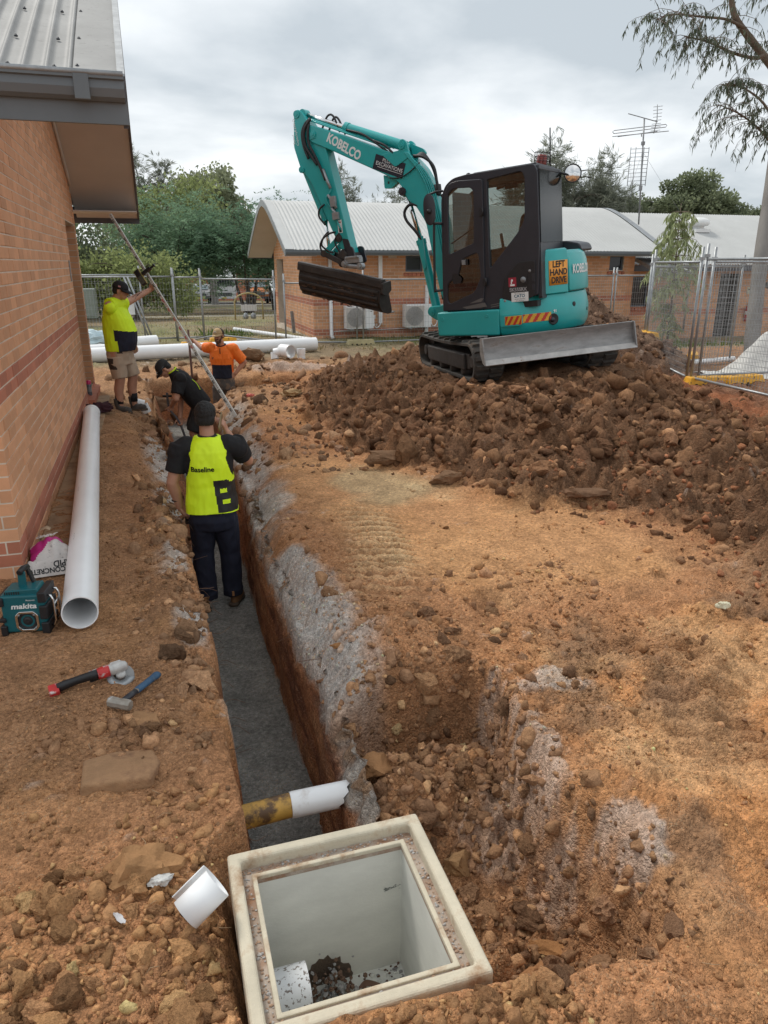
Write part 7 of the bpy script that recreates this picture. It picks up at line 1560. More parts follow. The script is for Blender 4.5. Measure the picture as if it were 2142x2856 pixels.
def hand(pb, wrist, d, palm, side, curl=.4, s=1.0, spread=.0):
    """palm, four unequal bent fingers and a thumb on the side of the palm. d: along the hand, palm: direction the palm faces, side: +1 thumb towards d x palm"""
    d = Vector(d).normalized(); n = Vector(palm); n = (n - d * n.dot(d)).normalized(); t = d.cross(n) * side; w = Vector(wrist)
    k = .085 * s
    for i in range(4): pb.cone(w + d * .012 * s + t * (.022 - .015 * i) * s, w + d * k + t * (.030 - .020 * i) * s, .014 * s, .0125 * s, 10)
    for i, L in enumerate((.070, .080, .074, .058)):
        p = w + d * k + t * (.030 - .020 * i) * s; a = curl * .9; e = d + t * spread * (1.5 - i) * .12
        d1 = (e * math.cos(a) + n * math.sin(a)).normalized(); q = p + d1 * L * .5 * s; d2 = (d1 * math.cos(a * 1.2) + (n * math.cos(a) - e * math.sin(a)).normalized() * math.sin(a * 1.2)).normalized(); r = q + d2 * L * .32 * s; d3 = (d2 * math.cos(a * .8) + d2.cross(t * side).normalized() * 0 + (-d1) * 0).normalized() if a < .1 else (d2 + (d2 - d1) * .6).normalized(); z = r + d3 * L * .25 * s
        pb.cone(p, q, .0100 * s, .0090 * s, 10); pb.cone(q, r, .0090 * s, .0082 * s, 10); pb.cone(r, z, .0082 * s, .0068 * s, 10)
    p = w + d * .022 * s + t * .030 * s; q = p + (t * .75 + d * .7 + n * .25).normalized() * .042 * s; r = q + (d * .85 + t * .25 + n * (.25 + curl * .6)).normalized() * .034 * s; z = r + (d * .8 + n * (.2 + curl)).normalized() * .024 * s
    pb.cone(p, q, .015 * s, .0115 * s, 10); pb.cone(q, r, .0115 * s, .0098 * s, 10); pb.cone(r, z, .0098 * s, .008 * s, 10)
def cap(parent, m, s, colm, brim=1, logo=None, tilt=0.0, peak=None, mesh_back=None):
    c = empty('cap'); c.parent = parent; q = m @ Matrix.Rotation(tilt, 4, 'X'); b = MB(); rings = []
    for i in range(9):
        t = i / 8 * math.pi / 2; rr_ = math.cos(t) ** .8 if i < 8 else .02; z = .030 + .095 * math.sin(t)
        rings.append([q @ Vector((.086 * rr_ * math.cos(a) * s, (-.010 + .106 * rr_ * math.sin(a)) * s, z * s)) for a in [2 * math.pi * j / 28 for j in range(28)]])
    b.loft(rings)
    if mesh_back:
        for fi in range(len(b.f) - 2):
            j = fi % 28; a = 2 * math.pi * (j + .5) / 28
            if math.sin(a) < .15: b.m[fi] = 1
    b.build('crown', [colm, mesh_back] if mesh_back else colm, c)
    b = MB(); n = 16; up_ = []; lo = []
    for i in range(n + 1):
        a = math.pi * (.06 + .88 * i / n); x, y = .084 * math.cos(a), -.010 + .104 * math.sin(a)
        x2, y2 = .080 * math.cos(a) * (1.0 + .04 * math.sin(a)), -.005 + .104 * math.sin(a) + .068 * math.sin(a) ** .7; dz = -.018 * (abs(math.cos(a)) ** 2) - .006
        up_.append((q @ Vector((x * s, y * s, .036 * s)), q @ Vector((x2 * s, y2 * s, (.030 + dz - .012 * math.sin(a)) * s))))
    b.loft([[p for p, _ in up_], [(p + r) / 2 + (q.to_3x3() @ Vector((0, 0, .004 * s))) for p, r in up_], [r for _, r in up_]], caps=False, closed_ring=False)
    o = b.build('peak', peak or colm, c); md = o.modifiers.new('t', 'SOLIDIFY'); md.thickness = .004
    if logo:
        b = MB(); mm = q @ Matrix.Translation((0, .0935 * s, .072 * s)) @ Matrix.Rotation(R(72), 4, 'X'); b.ball((0, 0, 0), (.026 * s, .018 * s, .004), n=14, M=mm); b.build('cap_badge', logo, c)
    return c
def hair_cap(parent, m, s=1.0, back=-.055, front=.055, vox=.005):
    pb = PB(); pb.ell(m @ Vector((0, -.018 * s, .044 * s)), (.083 * s, .098 * s, .088 * s), m); pb.ell(m @ Vector((0, -.055 * s, -.005 * s)), (.074 * s, .052 * s, .070 * s), m)
    o = pb.build('hair', M['hair'], parent, vox, 2, .004, 45)
    bm = bmesh.new(); bm.from_mesh(o.data); mi = m.inverted(); kill = [v for v in bm.verts if (lambda p: (p.y > front * s and p.z < .075 * s) or p.z < back * s or (p.y > -.005 * s and p.z < .03 * s and p.y + p.z * .6 > .02 * s))(mi @ v.co)]
    bmesh.ops.delete(bm, geom=kill, context='VERTS'); bm.to_mesh(o.data); bm.free(); return o
def boot(parent, heel, fwd, up=(0, 0, 1), s=1.0, m=None, high=.14, name='boot'):
    f = Vector(fwd); f.z = 0; f.normalize(); l = Vector((-f.y, f.x, 0)); h = Vector(heel); t = empty(name); t.parent = parent; P = lambda a, b_, c: h + f * a * s + l * b_ * s + Vector((0, 0, c * s))
    pb = PB(); pb.loft([(P(.08, 0, .022), l * .042 * s, f * .10 * s), (P(.085, 0, .05), l * .045 * s, f * .105 * s), (P(.06, 0, .078), l * .042 * s, f * .078 * s), (P(.022, 0, .10), l * .043 * s, f * .052 * s), (P(.012, 0, high), l * .046 * s, f * .052 * s)])
    pb.ell(P(.165, 0, .042), (.045 * s,) * 3); pb.ell(P(.13, 0, .05), (.047 * s,) * 3)
    pb.build('upper', m, t, .006, 3)
    b = MB(); out = [(-.045, .0), (-.03, .036), (.03, .036), (.09, .042), (.15, .050), (.20, .038), (.222, .0), (.20, -.038), (.15, -.048), (.09, -.040), (.03, -.036), (-.03, -.036)]
    b.loft([[P(x * 1.02, y * 1.06, z) for x, y in out] for z in (0, .012, .028)]); b.build('sole', M['sole'], t); return t

# ---------------- C: the man on the phone in the trench, seen from behind
FLC = -.855
def person_c():
    px, py = .345, 5.88; t = thing('person', 'man in a lime vest standing in the trench with a phone at his ear', 'person', (px, py, FLC))
    f = V3(.10, .995, 0).normalized(); r = V3(f.y, -f.x, 0); up = V3(0, 0, 1)
    P = lambda a, b_, c: r * a + f * b_ + up * c          # right, forward, up from the feet
    hip = P(0, 0, .92); sh = P(.0, .02, 1.42); S = 1.0
    shR, shL = P(.205, .0, 1.415), P(-.205, .0, 1.415)
    elL, wrL = P(-.300, -.03, 1.13), P(-.265, .04, .895); elR, wrR = P(.31, .13, 1.24), P(.155, .18, 1.475)
    anL, anR = P(-.105, -.045, .09), P(.115, .02, .09); knL, knR = P(-.105, .02, .48), P(.112, .045, .48)
    pb = PB()
    hm = head(pb, P(.0, .045, 1.63), f * 1 + r * .12 + up * -.10, up + f * .1, 1.0)
    pb.cone(P(0, .0, 1.44), P(0, .03, 1.56), .062, .056); pb.loft([(P(0, 0, .86), r * .16, f * .11), (P(0, 0, 1.05), r * .155, f * .11), (P(0, .0, 1.25), r * .18, f * .12), (P(0, 0, 1.40), r * .17, f * .10), (P(0, 0, 1.47), r * .08, f * .06)])
    pb.chain([shL, elL], [.062, .046]); pb.chain([elL, P(-.287, .0, 1.05), wrL], [.047, .049, .030]); pb.chain([shR, elR], [.062, .046]); pb.chain([elR, wrR], [.047, .031])
    hand(pb, wrL, (.35, .35, -1), r + f * .3, 1, .55); hand(pb, wrR, P(-.25, -.30, .95), P(-1, .2, 0), -1, .55)
    for h_, k, a in ((P(-.09, 0, .88), knL, anL), (P(.09, 0, .88), knR, anR)): pb.chain([h_, k, a], [.085, .058, .042])
    pb.build('body', M['skin'], t, .006, 3); hair_cap(t, hm, 1.03)
    pb = PB()        # black t-shirt
    pb.loft([(P(0, 0, .90), r * .178, f * .125), (P(0, 0, 1.10), r * .175, f * .13), (P(0, 0, 1.28), r * .195, f * .135), (P(0, 0, 1.40), r * .19, f * .115), (P(0, .005, 1.46), r * .11, f * .08), (P(0, .012, 1.50), r * .072, f * .066)])
    pb.cone(shL + P(.04, 0, 0), P(-.235, -.01, 1.37), .085, .085); pb.cone(shR + P(-.04, 0, 0), P(.235, .01, 1.38), .085, .085)
    pb.flat(P(-.205, 0, 1.43), shL.lerp(elL, .70), .088, .078); pb.flat(P(.205, 0, 1.43), shR.lerp(elR, .72), .088, .076)
    pb.build('t_shirt', M['black_cloth'], t, .008, 3, .006, 9)
    # vest: open at the sides of the arms, black printed block at the lower right
    pb = PB(); pb.loft([(P(0, -.012, .845), r * .212, f * .172), (P(0, -.01, .93), r * .208, f * .160), (P(0, -.005, 1.10), r * .190, f * .148), (P(0, -.005, 1.26), r * .182, f * .150), (P(0, -.005, 1.38), r * .170, f * .132), (P(0, 0, 1.455), r * .135, f * .100), (P(0, .006, 1.492), r * .095, f * .080)], p=2.6)
    def vp(c, n):
        a = c.dot(r); z = c.z; b_ = n.dot(f)
        if b_ < .35 and .055 - (z - .86) * .10 < a and .895 < z < 1.155 - (.0 if a < .15 else .02) :
            u, w = a - .10, z
            if (abs(u) < .028 and (1.055 < w < 1.085)) or (abs(u - .02) < .03 and .965 < w < .998) : return 0
            return 1
        return 0
    ve = pb.build('vest', [M['lime2'], mat('black_patch', (.012, .012, .012), .5, var=.2, scale=20), M['black_cloth']], t, .007, 2, .0065, 8, vp, 3)
    bm = bmesh.new(); bm.from_mesh(ve.data); kill = []
    for v in bm.verts:
        a, z = v.co.dot(r), v.co.z
        lim = .195 - .055 * max(0, 1 - abs(z - 1.33) / .16) ** .6 if z > 1.14 else 9
        if abs(a) > lim: kill.append(v)
    bmesh.ops.delete(bm, geom=kill, context='VERTS'); bmesh.ops.bisect_plane(bm, geom=bm.verts[:] + bm.edges[:] + bm.faces[:], plane_co=(0, 0, .868), plane_no=(0, .10, 1), clear_inner=True); bm.to_mesh(ve.data); bm.free(); md = ve.modifiers.new('t', 'SOLIDIFY'); md.thickness = .005
    tm = axes(P(-.050, -.1665, 1.255), r, up); tx = text('lettering', 'Baseline', .056, tm, M['black_print'], t, .0004, bold=.0015)
    from mathutils.bvhtree import BVHTree
    bv = BVHTree.FromPolygons([v.co[:] for v in ve.data.vertices], [p.vertices[:] for p in ve.data.polygons])
    for v in tx.data.vertices:
        h_ = bv.ray_cast(v.co - f * .4, f)
        if h_[0] is not None: v.co = h_[0] - f * .006
    # trousers
    pb = PB(); pb.loft([(P(0, 0, .99), r * .170, f * .125), (P(0, -.01, .90), r * .185, f * .142), (P(0, -.01, .80), r * .188, f * .145), (P(0, -.005, .72), r * .178, f * .120)])
    for h_, k, a, sx in ((P(-.092, -.005, .80), knL, anL, -1), (P(.094, -.005, .80), knR, anR, 1)):
        pb.flat(h_, k, .108, .086); pb.cone(k, k, .086, .086); pb.flat(k + up * .03, a + up * .0, .088, .082); pb.ell(k, (.087, .087, .1)); pb.ell(a + up * .05 , (.086, .084, .035)); pb.ell(a + up * .105, (.080, .080, .03))
    pb.build('trousers', M['navy'], t, .008, 3, .011, 7, None, 9)
    b = MB(); b.tube([P(.06, -.158, .865), P(.16, -.135, .872)], .0018, 5); b.build('pocket_seam', mat('seam', (.06, .07, .11), .8), t)
    boot(t, P(-.115, -.10, 0), f - r * .35, m=M['boot_tan']); boot(t, P(.12, -.03, 0), f + r * .28, m=M['boot_tan'])
    b = MB()
    for h_ in (P(-.113, -.142, .125), P(.117, -.072, .125)): b.box(tuple(h_), (.018, .012, .04))
    b.build('boot_tabs', mat('tab', (.35, .17, .07), .7), t)
    b = MB(); b.tube([P(-.285, .02, .965) + d_ for d_ in [Vector((.033 * math.cos(a), .033 * math.sin(a), 0)) for a in [2 * math.pi * i / 14 for i in range(14)]]], .007, 6, closed=True); b.build('watch', M['black'], t)
    ph = thing('phone', 'mobile phone held to the ear of the man in the lime vest', 'phone', mat=Matrix.Translation((px, py, FLC)) @ axes(P(.112, .095, 1.585), P(.05, .55, -.45), P(.2, .5, 1)))
    MB().box((0, 0, 0), (.07, .145, .009)).build('phone_body', mat('phone_gold', (.30, .25, .15), .3, .5), ph, bevel=.003)
    tp = thing('tape_measure', 'small black tool held in the left hand of the man in the lime vest', 'tool', (px, py, FLC)); b = MB(); b.box(tuple(wrL + P(.045, .06, -.13)), (.035, .07, .07)); b.build('tool_body', M['black'], tp, bevel=.012)
person_c()

# ---------------- A: lime shirt, beige shorts, on the left bank, holding the survey staff
def person_a():
    px, py = -.46, 10.95; z0 = gz(px, py) ; t = thing('person', 'stout man in a lime shirt and beige shorts steadying the survey staff', 'person', (px, py, z0))
    f = V3(.94, -.34, 0).normalized(); r = V3(f.y, -f.x, 0); up = V3(0, 0, 1); P = lambda a, b_, c: r * a + f * b_ + up * c
    shR, shL = P(.19, .02, 1.46), P(-.19, .05, 1.46); hd = S0 + (S1 - S0) * .640 - Vector((px, py, z0))
    wrR = hd - P(.05, .10, .045); elR = (shR + wrR) / 2 + P(.05, -.02, -.05); elL, wrL = P(-.26, .04, 1.17), P(-.235, .13, .93)
    anR, anL = P(.10, -.03, .09), P(-.10, .10, .09); knR, knL = P(.105, .02, .48), P(-.105, .12, .48)
    pb = PB(); hm = head(pb, P(.01, .125, 1.655), f * 1 - up * .28 - r * .1, up + f * .25, 1.0)
    pb.cone(P(0, .0, 1.46), P(.005, .085, 1.59), .070, .062); pb.loft([(P(0, .02, .88), r * .17, f * .15), (P(0, .05, 1.08), r * .19, f * .19), (P(0, .03, 1.28), r * .19, f * .16), (P(0, .01, 1.43), r * .17, f * .11), (P(0, 0, 1.50), r * .08, f * .07)])
    pb.chain([shR, elR, wrR], [.068, .055, .035]); pb.chain([shL, elL, wrL], [.066, .052, .034])
    hand(pb, wrR, hd - wrR + P(.0, .0, .02), P(-.55, .25, .1), 1, .85); hand(pb, wrL, P(.1, .3, -1), P(1, 0, 0), 1, .5)
    for h_, k, a in ((P(.10, 0, .86), knR, anR), (P(-.10, .02, .86), knL, anL)): pb.chain([h_, k, k.lerp(a, .38) - f * .022, a], [.10, .068, .066, .044])
    pb.build('body', M['skin'], t, .007, 3); hair_cap(t, hm, .98, vox=.007); cap(t, hm, 1.03, M['black_cloth'], tilt=R(-4)); face(t, hm)
    b = MB(); q = hm @ Matrix.Translation((.083, .0, .062)) @ Matrix.Rotation(R(90), 4, 'Z') @ Matrix.Rotation(R(80), 4, 'X'); b.b2((-.016, -.010, 0), (.016, .010, .002), M=q); b.build('cap_badge', mat('badge_pink', (.5, .25, .27), .6), t)
    pb = PB(); pb.loft([(P(0, .03, .86), r * .205, f * .188), (P(0, .05, .98), r * .212, f * .212), (P(0, .055, 1.12), r * .210, f * .220), (P(0, .035, 1.29), r * .210, f * .185), (P(0, .01, 1.43), r * .195, f * .128), (P(0, .0, 1.495), r * .105, f * .085), (P(0, .01, 1.525), r * .078, f * .075)])
    pb.cone(P(.13, .01, 1.44), shR - up * .02, .085, .082); pb.cone(P(-.13, .03, 1.44), shL - up * .02, .085, .082); pb.flat(P(.17, .01, 1.47), shR.lerp(elR, .78), .095, .088); pb.flat(P(-.17, .03, 1.47), shL.lerp(elL, .75), .094, .086)
    def pk(c, n):
        b_, a, z = c.dot(f), c.dot(r), c.z
        if z < 1.16 - max(0, b_) * .15 and b_ > .045 + .04 * (z < 1.0) and a > -.16: return 1
        return 0
    pb.build('shirt', [M['lime'], M['navy']], t, .008, 3, .008, 7, pk, 2)
    b = MB(); b.tube([P(0, .01, 1.53) + r * .075 * math.cos(a) + f * .072 * math.sin(a) + up * .012 * math.sin(a) for a in [2 * math.pi * i / 20 for i in range(20)]], .012, 6, closed=True); b.build('collar', M['navy'], t)
    pb = PB(); pb.loft([(P(0, .03, .92), r * .185, f * .175), (P(0, .01, .82), r * .190, f * .170), (P(0, .01, .74), r * .185, f * .155), (P(0, .03, .68), r * .175, f * .13)])
    for h_, k, dx in ((P(.10, .0, .78), knR, 0), (P(-.10, .03, .78), knL, 0)): pb.flat(h_, k + up * .015, .125, .102)
    def sk(c, n):
        b_, a, z = c.dot(f), c.dot(r), c.z
        if a > .05 and -.10 < b_ < .035 and (.62 < z < .675 - b_ * .5 or (.70 < z < .775 and b_ < 0)): return 1
        if a > .02 and .05 < b_ < .12 and z > .835: return 1
        return 0
    pb.build('shorts', [M['beige'], mat('dark_pocket', (.05, .035, .03), .8)], t, .008, 3, .008, 7, sk, 4)
    tt = MB(); ax_ = (wrR - elR).normalized()           # ink on the forearm
    for k, (s0, s1, off) in enumerate(((.15, .42, .9), (.2, .5, .35), (.35, .62, .6))):
        for j in range(5):
            a_ = s0 + (s1 - s0) * j / 5; p = elR.lerp(wrR, a_); rad = .056 - .020 * a_; out = (Vector((-.2, -.9, -.25 + off * .5 + .08 * j)) - ax_ * 0); out = (out - ax_ * out.dot(ax_)).normalized(); tt.box(tuple(p + out * (rad - .004)), (.016, .012, .014))
    tt.build('tattoo', mat('tattoo_ink', (.10, .07, .07), .6), t)
    b = MB()
    for a in (anR, anL): b.tube([a + up * .04, a + up * .16], [.052, .056], 14)
    b.build('socks', M['black_cloth'], t)
    boot(t, P(.105, -.07, 0), f + r * .12, m=M['boot_grey'], high=.20); boot(t, P(-.10, .06, 0), f - r * .05, m=M['boot_grey'], high=.20)
person_a()

# ---------------- B: bent over a shovel in the trench, black polo and shorts
def person_b():
    px, py = .56, 10.75; z0 = -.83; t = thing('person', 'man in a black polo and cap bending over a shovel in the trench', 'person', (px, py, z0))
    f = V3(-.90, -.12, 0).normalized(); r = V3(f.y, -f.x, 0); up = V3(0, 0, 1); P = lambda a, b_, c: r * a + f * b_ + up * c
    hip = P(0, -.02, .86); chest = P(0, .23, 1.22); neck = P(0, .31, 1.31); bd = (chest - hip).normalized(); bn = bd.cross(r) * -1
    if bn.dot(up) < 0: bn = -bn
    shA, shB = P(.19, .23, 1.26), P(-.19, .27, 1.26); LG = P(-.17, .30, .66); LH = P(-.02, .20, .50)
    S_top = P(.10, .40, .72); S_bot = P(-.10, .14, -.02)
    elA, wrA = P(.22, .21, .96), P(.045, .28, .67); elB, wrB = P(-.24, .36, 1.0), P(.06, .38, .85)
    pb = PB(); hm = head(pb, P(.02, .44, 1.38), f * .62 - up * .72 - r * -.10, up * .7 + f * .6, 1.02)
    pb.cone(P(0, .28, 1.30), P(.01, .40, 1.37), .066, .060)
    W = lambda c, w, d: (c, r * w, bn * d)
    pb.loft([W(hip, .15, .12), W(hip.lerp(chest, .4), .15, .12), W(chest, .165, .12), W(neck, .09, .07)])
    pb.chain([shA, elA, wrA], [.064, .048, .032]); pb.chain([shB, elB, wrB], [.064, .048, .032])
    hand(pb, wrA, P(-.2, .1, -.9), P(-.9, .2, .1), 1, .9); hand(pb, wrB, P(.3, .1, -.85), P(.9, .2, .1), -1, .9)
    knR, knL, anR, anL = P(.14, .10, .46), P(-.12, .14, .46), P(.15, -.06, .09), P(-.13, .0, .09)
    for h_, k, a in ((P(.09, -.02, .84), knR, anR), (P(-.09, -.02, .84), knL, anL)): pb.chain([h_, k, k.lerp(a, .35) - f * .02, a], [.092, .062, .058, .04])
    pb.build('body', M['skin_tan'], t, .007, 3); hair_cap(t, hm, .98, vox=.007); cap(t, hm, 1.05, mat('charcoal_cap', (.022, .021, .021), .8), tilt=R(-4)); face(t, hm)
    b = MB(); b.tube([hm @ Vector((x, y, .045)) for x, y in ((-.09, -.03), (-.088, .05), (-.05, .108), (0, .118), (.05, .108), (.088, .05), (.09, -.03))], .007, 6); b.build('glasses_on_cap', mat('glasses', (.08, .08, .085), .2, .5), t)
    pb = PB(); pb.loft([W(hip - bd * .03, .185, .15), W(hip.lerp(chest, .3), .182, .15), W(hip.lerp(chest, .7), .19, .145), W(chest + bd * .02, .18, .13), W(neck + bd * .0, .105, .085), W(neck + bd * .05, .078, .07)])
    pb.cone(P(.13, .23, 1.25), shA, .085, .086); pb.cone(P(-.13, .26, 1.25), shB, .085, .086); pb.flat(P(.16, .24, 1.27), shA.lerp(elA, .78), .092, .084); pb.flat(P(-.16, .26, 1.27), shB.lerp(elB, .78), .092, .084)
    def pk(c, n):
        e = shA.lerp(elA, .68); q = c - e; a_ = (elA - shA).normalized()
        if c.dot(r) > .13 and -.01 < q.dot(a_) < .035 and n.dot(r) > .2 and q.dot(f) > -.045: return 1
        return 0
    pb.build('polo_shirt', [M['black_cloth'], M['lime']], t, .008, 3, .008, 8, pk, 6)
    b = MB()
    for sg in (1, -1):
        p = [neck + bd * .04 + r * sg * .07 + bn * .045, neck - bd * .06 + r * sg * .09 + bn * .085, hip.lerp(chest, .72) + r * sg * .125 + bn * .128, hip.lerp(chest, .45) + r * sg * .16 + bn * .112]
        b.tube(smooth_path(p), .0045, 5)
    b.build('piping', M['lime'], t)
    b = MB(); b.tube([neck + bd * .055 + r * .075 * math.cos(a) + bn * .068 * math.sin(a) for a in [2 * math.pi * i / 18 for i in range(18)]], .010, 6, closed=True); b.build('collar', M['lime'], t)
    pb = PB(); pb.loft([W(hip + bd * .05, .172, .138), W(hip - up * .06, .180, .145), W(hip - up * .17, .170, .125)])
    for h_, k in ((P(.09, -.02, .80), knR), (P(-.09, -.02, .80), knL)): pb.flat(h_, k + up * .03, .115, .096)
    pb.build('shorts', M['shorts_black'], t, .008, 3, .008, 8)
    boot(t, P(.15, -.10, 0), f + r * .1, m=M['boot_grey'], high=.17); boot(t, P(-.13, -.04, 0), f - r * .15, m=M['boot_grey'], high=.17)
    s_ = thing('digging_shovel', 'shovel gripped by the man bending in the trench', 'shovel', (px, py, z0)); b = MB(); hdl = smooth_path([P(.12, .42, 1.03), wrB + P(.03, .03, -.05), wrA + P(-.02, .02, -.06), P(-.06, .20, .20)]); b.tube(hdl, .016, 10); b.build('handle', mat('grey_handle', (.10, .10, .11), .5), s_)
    b = MB(); b.tube([P(.10, .36, .98), P(.14, .48, .98)], .016, 8); b.build('grip', M['black'], s_); b = MB(); q = P(-.07, .19, .2); b.loft([[q + P(-.10, -.03, 0), q + P(.0, .03, .01), q + P(.10, -.03, 0)], [q + P(-.13, -.09, -.20), q + P(-.03, -.03, -.20), q + P(.07, -.09, -.20)]], caps=False, closed_ring=False); o = b.build('blade', M['steel'], s_); md = o.modifiers.new('t', 'SOLIDIFY'); md.thickness = .005
person_b()

# ---------------- D: orange shirt, waist deep in the far cut, facing the camera
def person_d():
    px, py = 1.10, 12.75; z0 = -.86; t = thing('person', 'bearded man in an orange and navy shirt standing waist deep in the far cut', 'person', (px, py, z0))
    f = V3(-.27, -.96, 0).normalized(); r = V3(f.y, -f.x, 0); up = V3(0, 0, 1); P = lambda a, b_, c: r * a + f * b_ + up * c      # r: his right = picture left
    shR, shL = P(.19, .0, 1.46), P(-.20, .0, 1.44); rod = Vector((.60 - px, 13.05 + .09 - py, 1.555))
    wrR = rod + Vector((.085, -.03, -.01)); elR = (shR + wrR) / 2 + P(.0, .02, -.06); elL, wrL = P(-.36, -.06, 1.21), P(-.215, .03, 1.03)
    pb = PB(); hm = head(pb, P(.02, .05, 1.655), f * 1 + r * .35 - up * .12, up + r * .10, 1.0)
    pb.cone(P(0, .0, 1.45), P(.01, .03, 1.57), .066, .06); pb.loft([(P(0, 0, .90), r * .155, f * .115), (P(0, 0, 1.08), r * .15, f * .115), (P(0, .01, 1.28), r * .175, f * .13), (P(0, .0, 1.42), r * .17, f * .10), (P(0, 0, 1.49), r * .08, f * .07)])
    pb.chain([shR, elR, wrR], [.062, .047, .031]); pb.chain([shL, elL, wrL], [.062, .048, .032])
    hand(pb, wrR, rod - wrR, P(.1, 1, 0), -1, .85); hand(pb, wrL, P(.75, .35, -.6), P(.3, -1, 0), -1, .35, spread=1.0)
    for a in (-.09, .09): pb.chain([P(a, 0, .88), P(a * 1.1, .02, .48), P(a * 1.1, 0, .09)], [.09, .06, .042])
    pb.build('body', M['skin_tan'], t, .007, 3); hair_cap(t, hm, .97, vox=.007); face(t, hm, beard=mat('brown_beard', (.085, .042, .025), .8, var=.3, scale=60)); cap(t, hm, 1.04, mat('tan_cap', (.48, .33, .17), .8, var=.08), logo=M['white_print'], mesh_back=mat('dark_mesh_cap', (.05, .03, .02), .85), tilt=R(2))
    pb = PB(); pb.loft([(P(0, 0, .955), r * .180, f * .135), (P(0, 0, 1.12), r * .178, f * .138), (P(0, .01, 1.29), r * .197, f * .148), (P(0, .0, 1.42), r * .19, f * .118), (P(0, .0, 1.48), r * .105, f * .085), (P(0, .005, 1.51), r * .074, f * .070)])
    pb.cone(P(.14, 0, 1.44), shR, .088, .088); pb.cone(P(-.14, 0, 1.43), shL, .088, .088); pb.flat(P(.16, 0, 1.46), shR.lerp(elR, .72), .090, .080); pb.flat(P(-.16, 0, 1.45), shL.lerp(elL, .88), .092, .086)
    pb.build('shirt', [M['orange_cloth'], M['navy']], t, .008, 3, .008, 8, lambda c, n: 1 if (c.z < 1.185 and abs(c.dot(r)) < .165) else 0, 8)
    b = MB(); b.tube([P(0, .012, 1.515) + r * .074 * math.cos(a) + f * .072 * math.sin(a) - up * .025 * max(0, math.sin(a)) for a in [2 * math.pi * i / 20 for i in range(20)]], .013, 6, closed=True); b.build('collar', M['navy'], t)
    b = MB(); b.tube([P(0.0, .140, 1.47 - .02 * i) for i in range(6)], .006, 6); b.build('placket', M['navy'], t); b = MB(); b.box(tuple(P(-.085, .151, 1.33)), (.085, .006, .09), M=None); b.build('chest_pocket', M['orange_cloth'], t, bevel=.002)
    pb = PB(); pb.loft([(P(0, 0, 1.0), r * .168, f * .125), (P(0, 0, .88), r * .185, f * .135), (P(0, 0, .76), r * .185, f * .13)])
    for a in (-.095, .095): pb.flat(P(a, 0, .80), P(a * 1.1, .02, .12), .11, .08)
    pb.build('trousers', mat('muddy_trousers', (.095, .085, .08), .85, var=.3, scale=9, spots=(.2, .14, .1), spot_scale=6, spot_cut=.55), t, .009, 3, .008, 8)
    boot(t, P(.10, -.06, 0), f + r * .2, m=M['boot_grey']); boot(t, P(-.10, -.06, 0), f - r * .2, m=M['boot_grey'])
person_d()
# ------------------------------------------------------------------ trees
def leaf_mat(name, col, var=.35, trans=.55):
    m = mat(name, col, .65, var=.15, scale=2, island=var, spec=.25); t = m.node_tree; b = t.nodes['Principled BSDF']
    tl_ = t.nodes.new('ShaderNodeBsdfTranslucent'); t.links.new(b.inputs['Base Color'].links[0].from_socket, tl_.inputs[0]); mx_ = t.nodes.new('ShaderNodeMixShader'); mx_.inputs[0].default_value = trans
    t.links.new(b.outputs[0], mx_.inputs[1]); t.links.new(tl_.outputs[0], mx_.inputs[2]); t.links.new(mx_.outputs[0], t.nodes['Material Output'].inputs[0]); return m
L_ = {'dark': leaf_mat('dark_olive_leaves', (0.136, 0.162, 0.093)), 'lime': leaf_mat('olive_green_leaves', (0.275, 0.319, 0.132)), 'fern': leaf_mat('blue_green_fern_leaves', (0.193, 0.297, 0.184)), 'fern2': leaf_mat('deep_green_fern_leaves', (0.144, 0.236, 0.149)),
      'gum': leaf_mat('grey_green_gum_leaves', (0.275, 0.302, 0.188)), 'she': leaf_mat('she_oak_needles', (0.231, 0.250, 0.197)), 'round': leaf_mat('broad_crown_leaves', (0.220, 0.255, 0.154)), 'near': leaf_mat('near_gum_leaves', (0.130, 0.155, 0.107)), 'sap': leaf_mat('sapling_leaves', (0.405, 0.460, 0.254))}
BK_ = {'dark': mat('dark_bark', (.075, .058, .045), .9, var=.3, scale=8), 'pale': mat('pale_bark', (.235, .22, .205), .85, var=.2, scale=3, spots=(.13, .11, .10), spot_scale=2.2, spot_cut=.60, spot_soft=.05, stretch=(1, 1, .35), bump=.4, bscale=12), 'mid': mat('brown_bark', (.16, .12, .09), .9, var=.3, scale=6)}
trs = np.random.RandomState(99)
def leaves(name, P, D, ln, wd, m, parent, jit=.35, droop=0.0):
    """P leaf origins, D leaf directions: bent lozenge leaves (4 verts, 2 triangles)"""
    n = len(P); D = D + trs.normal(size=(n, 3)) * jit; D[:, 2] -= droop; D /= np.linalg.norm(D, axis=1)[:, None] + 1e-9
    S = np.cross(D, trs.normal(size=(n, 3))); S /= np.linalg.norm(S, axis=1)[:, None] + 1e-9; k = np.exp(trs.normal(size=(n, 1)) * .25); N_ = np.cross(D, S)
    V = np.stack([P, P + (D * ln * .45 + S * wd) * k, P + (D * ln + N_ * ln * .08) * k, P + (D * ln * .45 - S * wd) * k], 1).reshape(-1, 3)
    me = bpy.data.meshes.new(name); me.vertices.add(4 * n); me.vertices.foreach_set('co', V.reshape(-1).astype(np.float32)); me.loops.add(4 * n); me.loops.foreach_set('vertex_index', np.arange(4 * n).astype(np.int32))
    me.polygons.add(n); me.polygons.foreach_set('loop_start', (np.arange(n) * 4).astype(np.int32)); me.polygons.foreach_set('loop_total', np.full(n, 4, np.int32)); me.update(); me.materials.append(m)
    return link(name, me, parent)
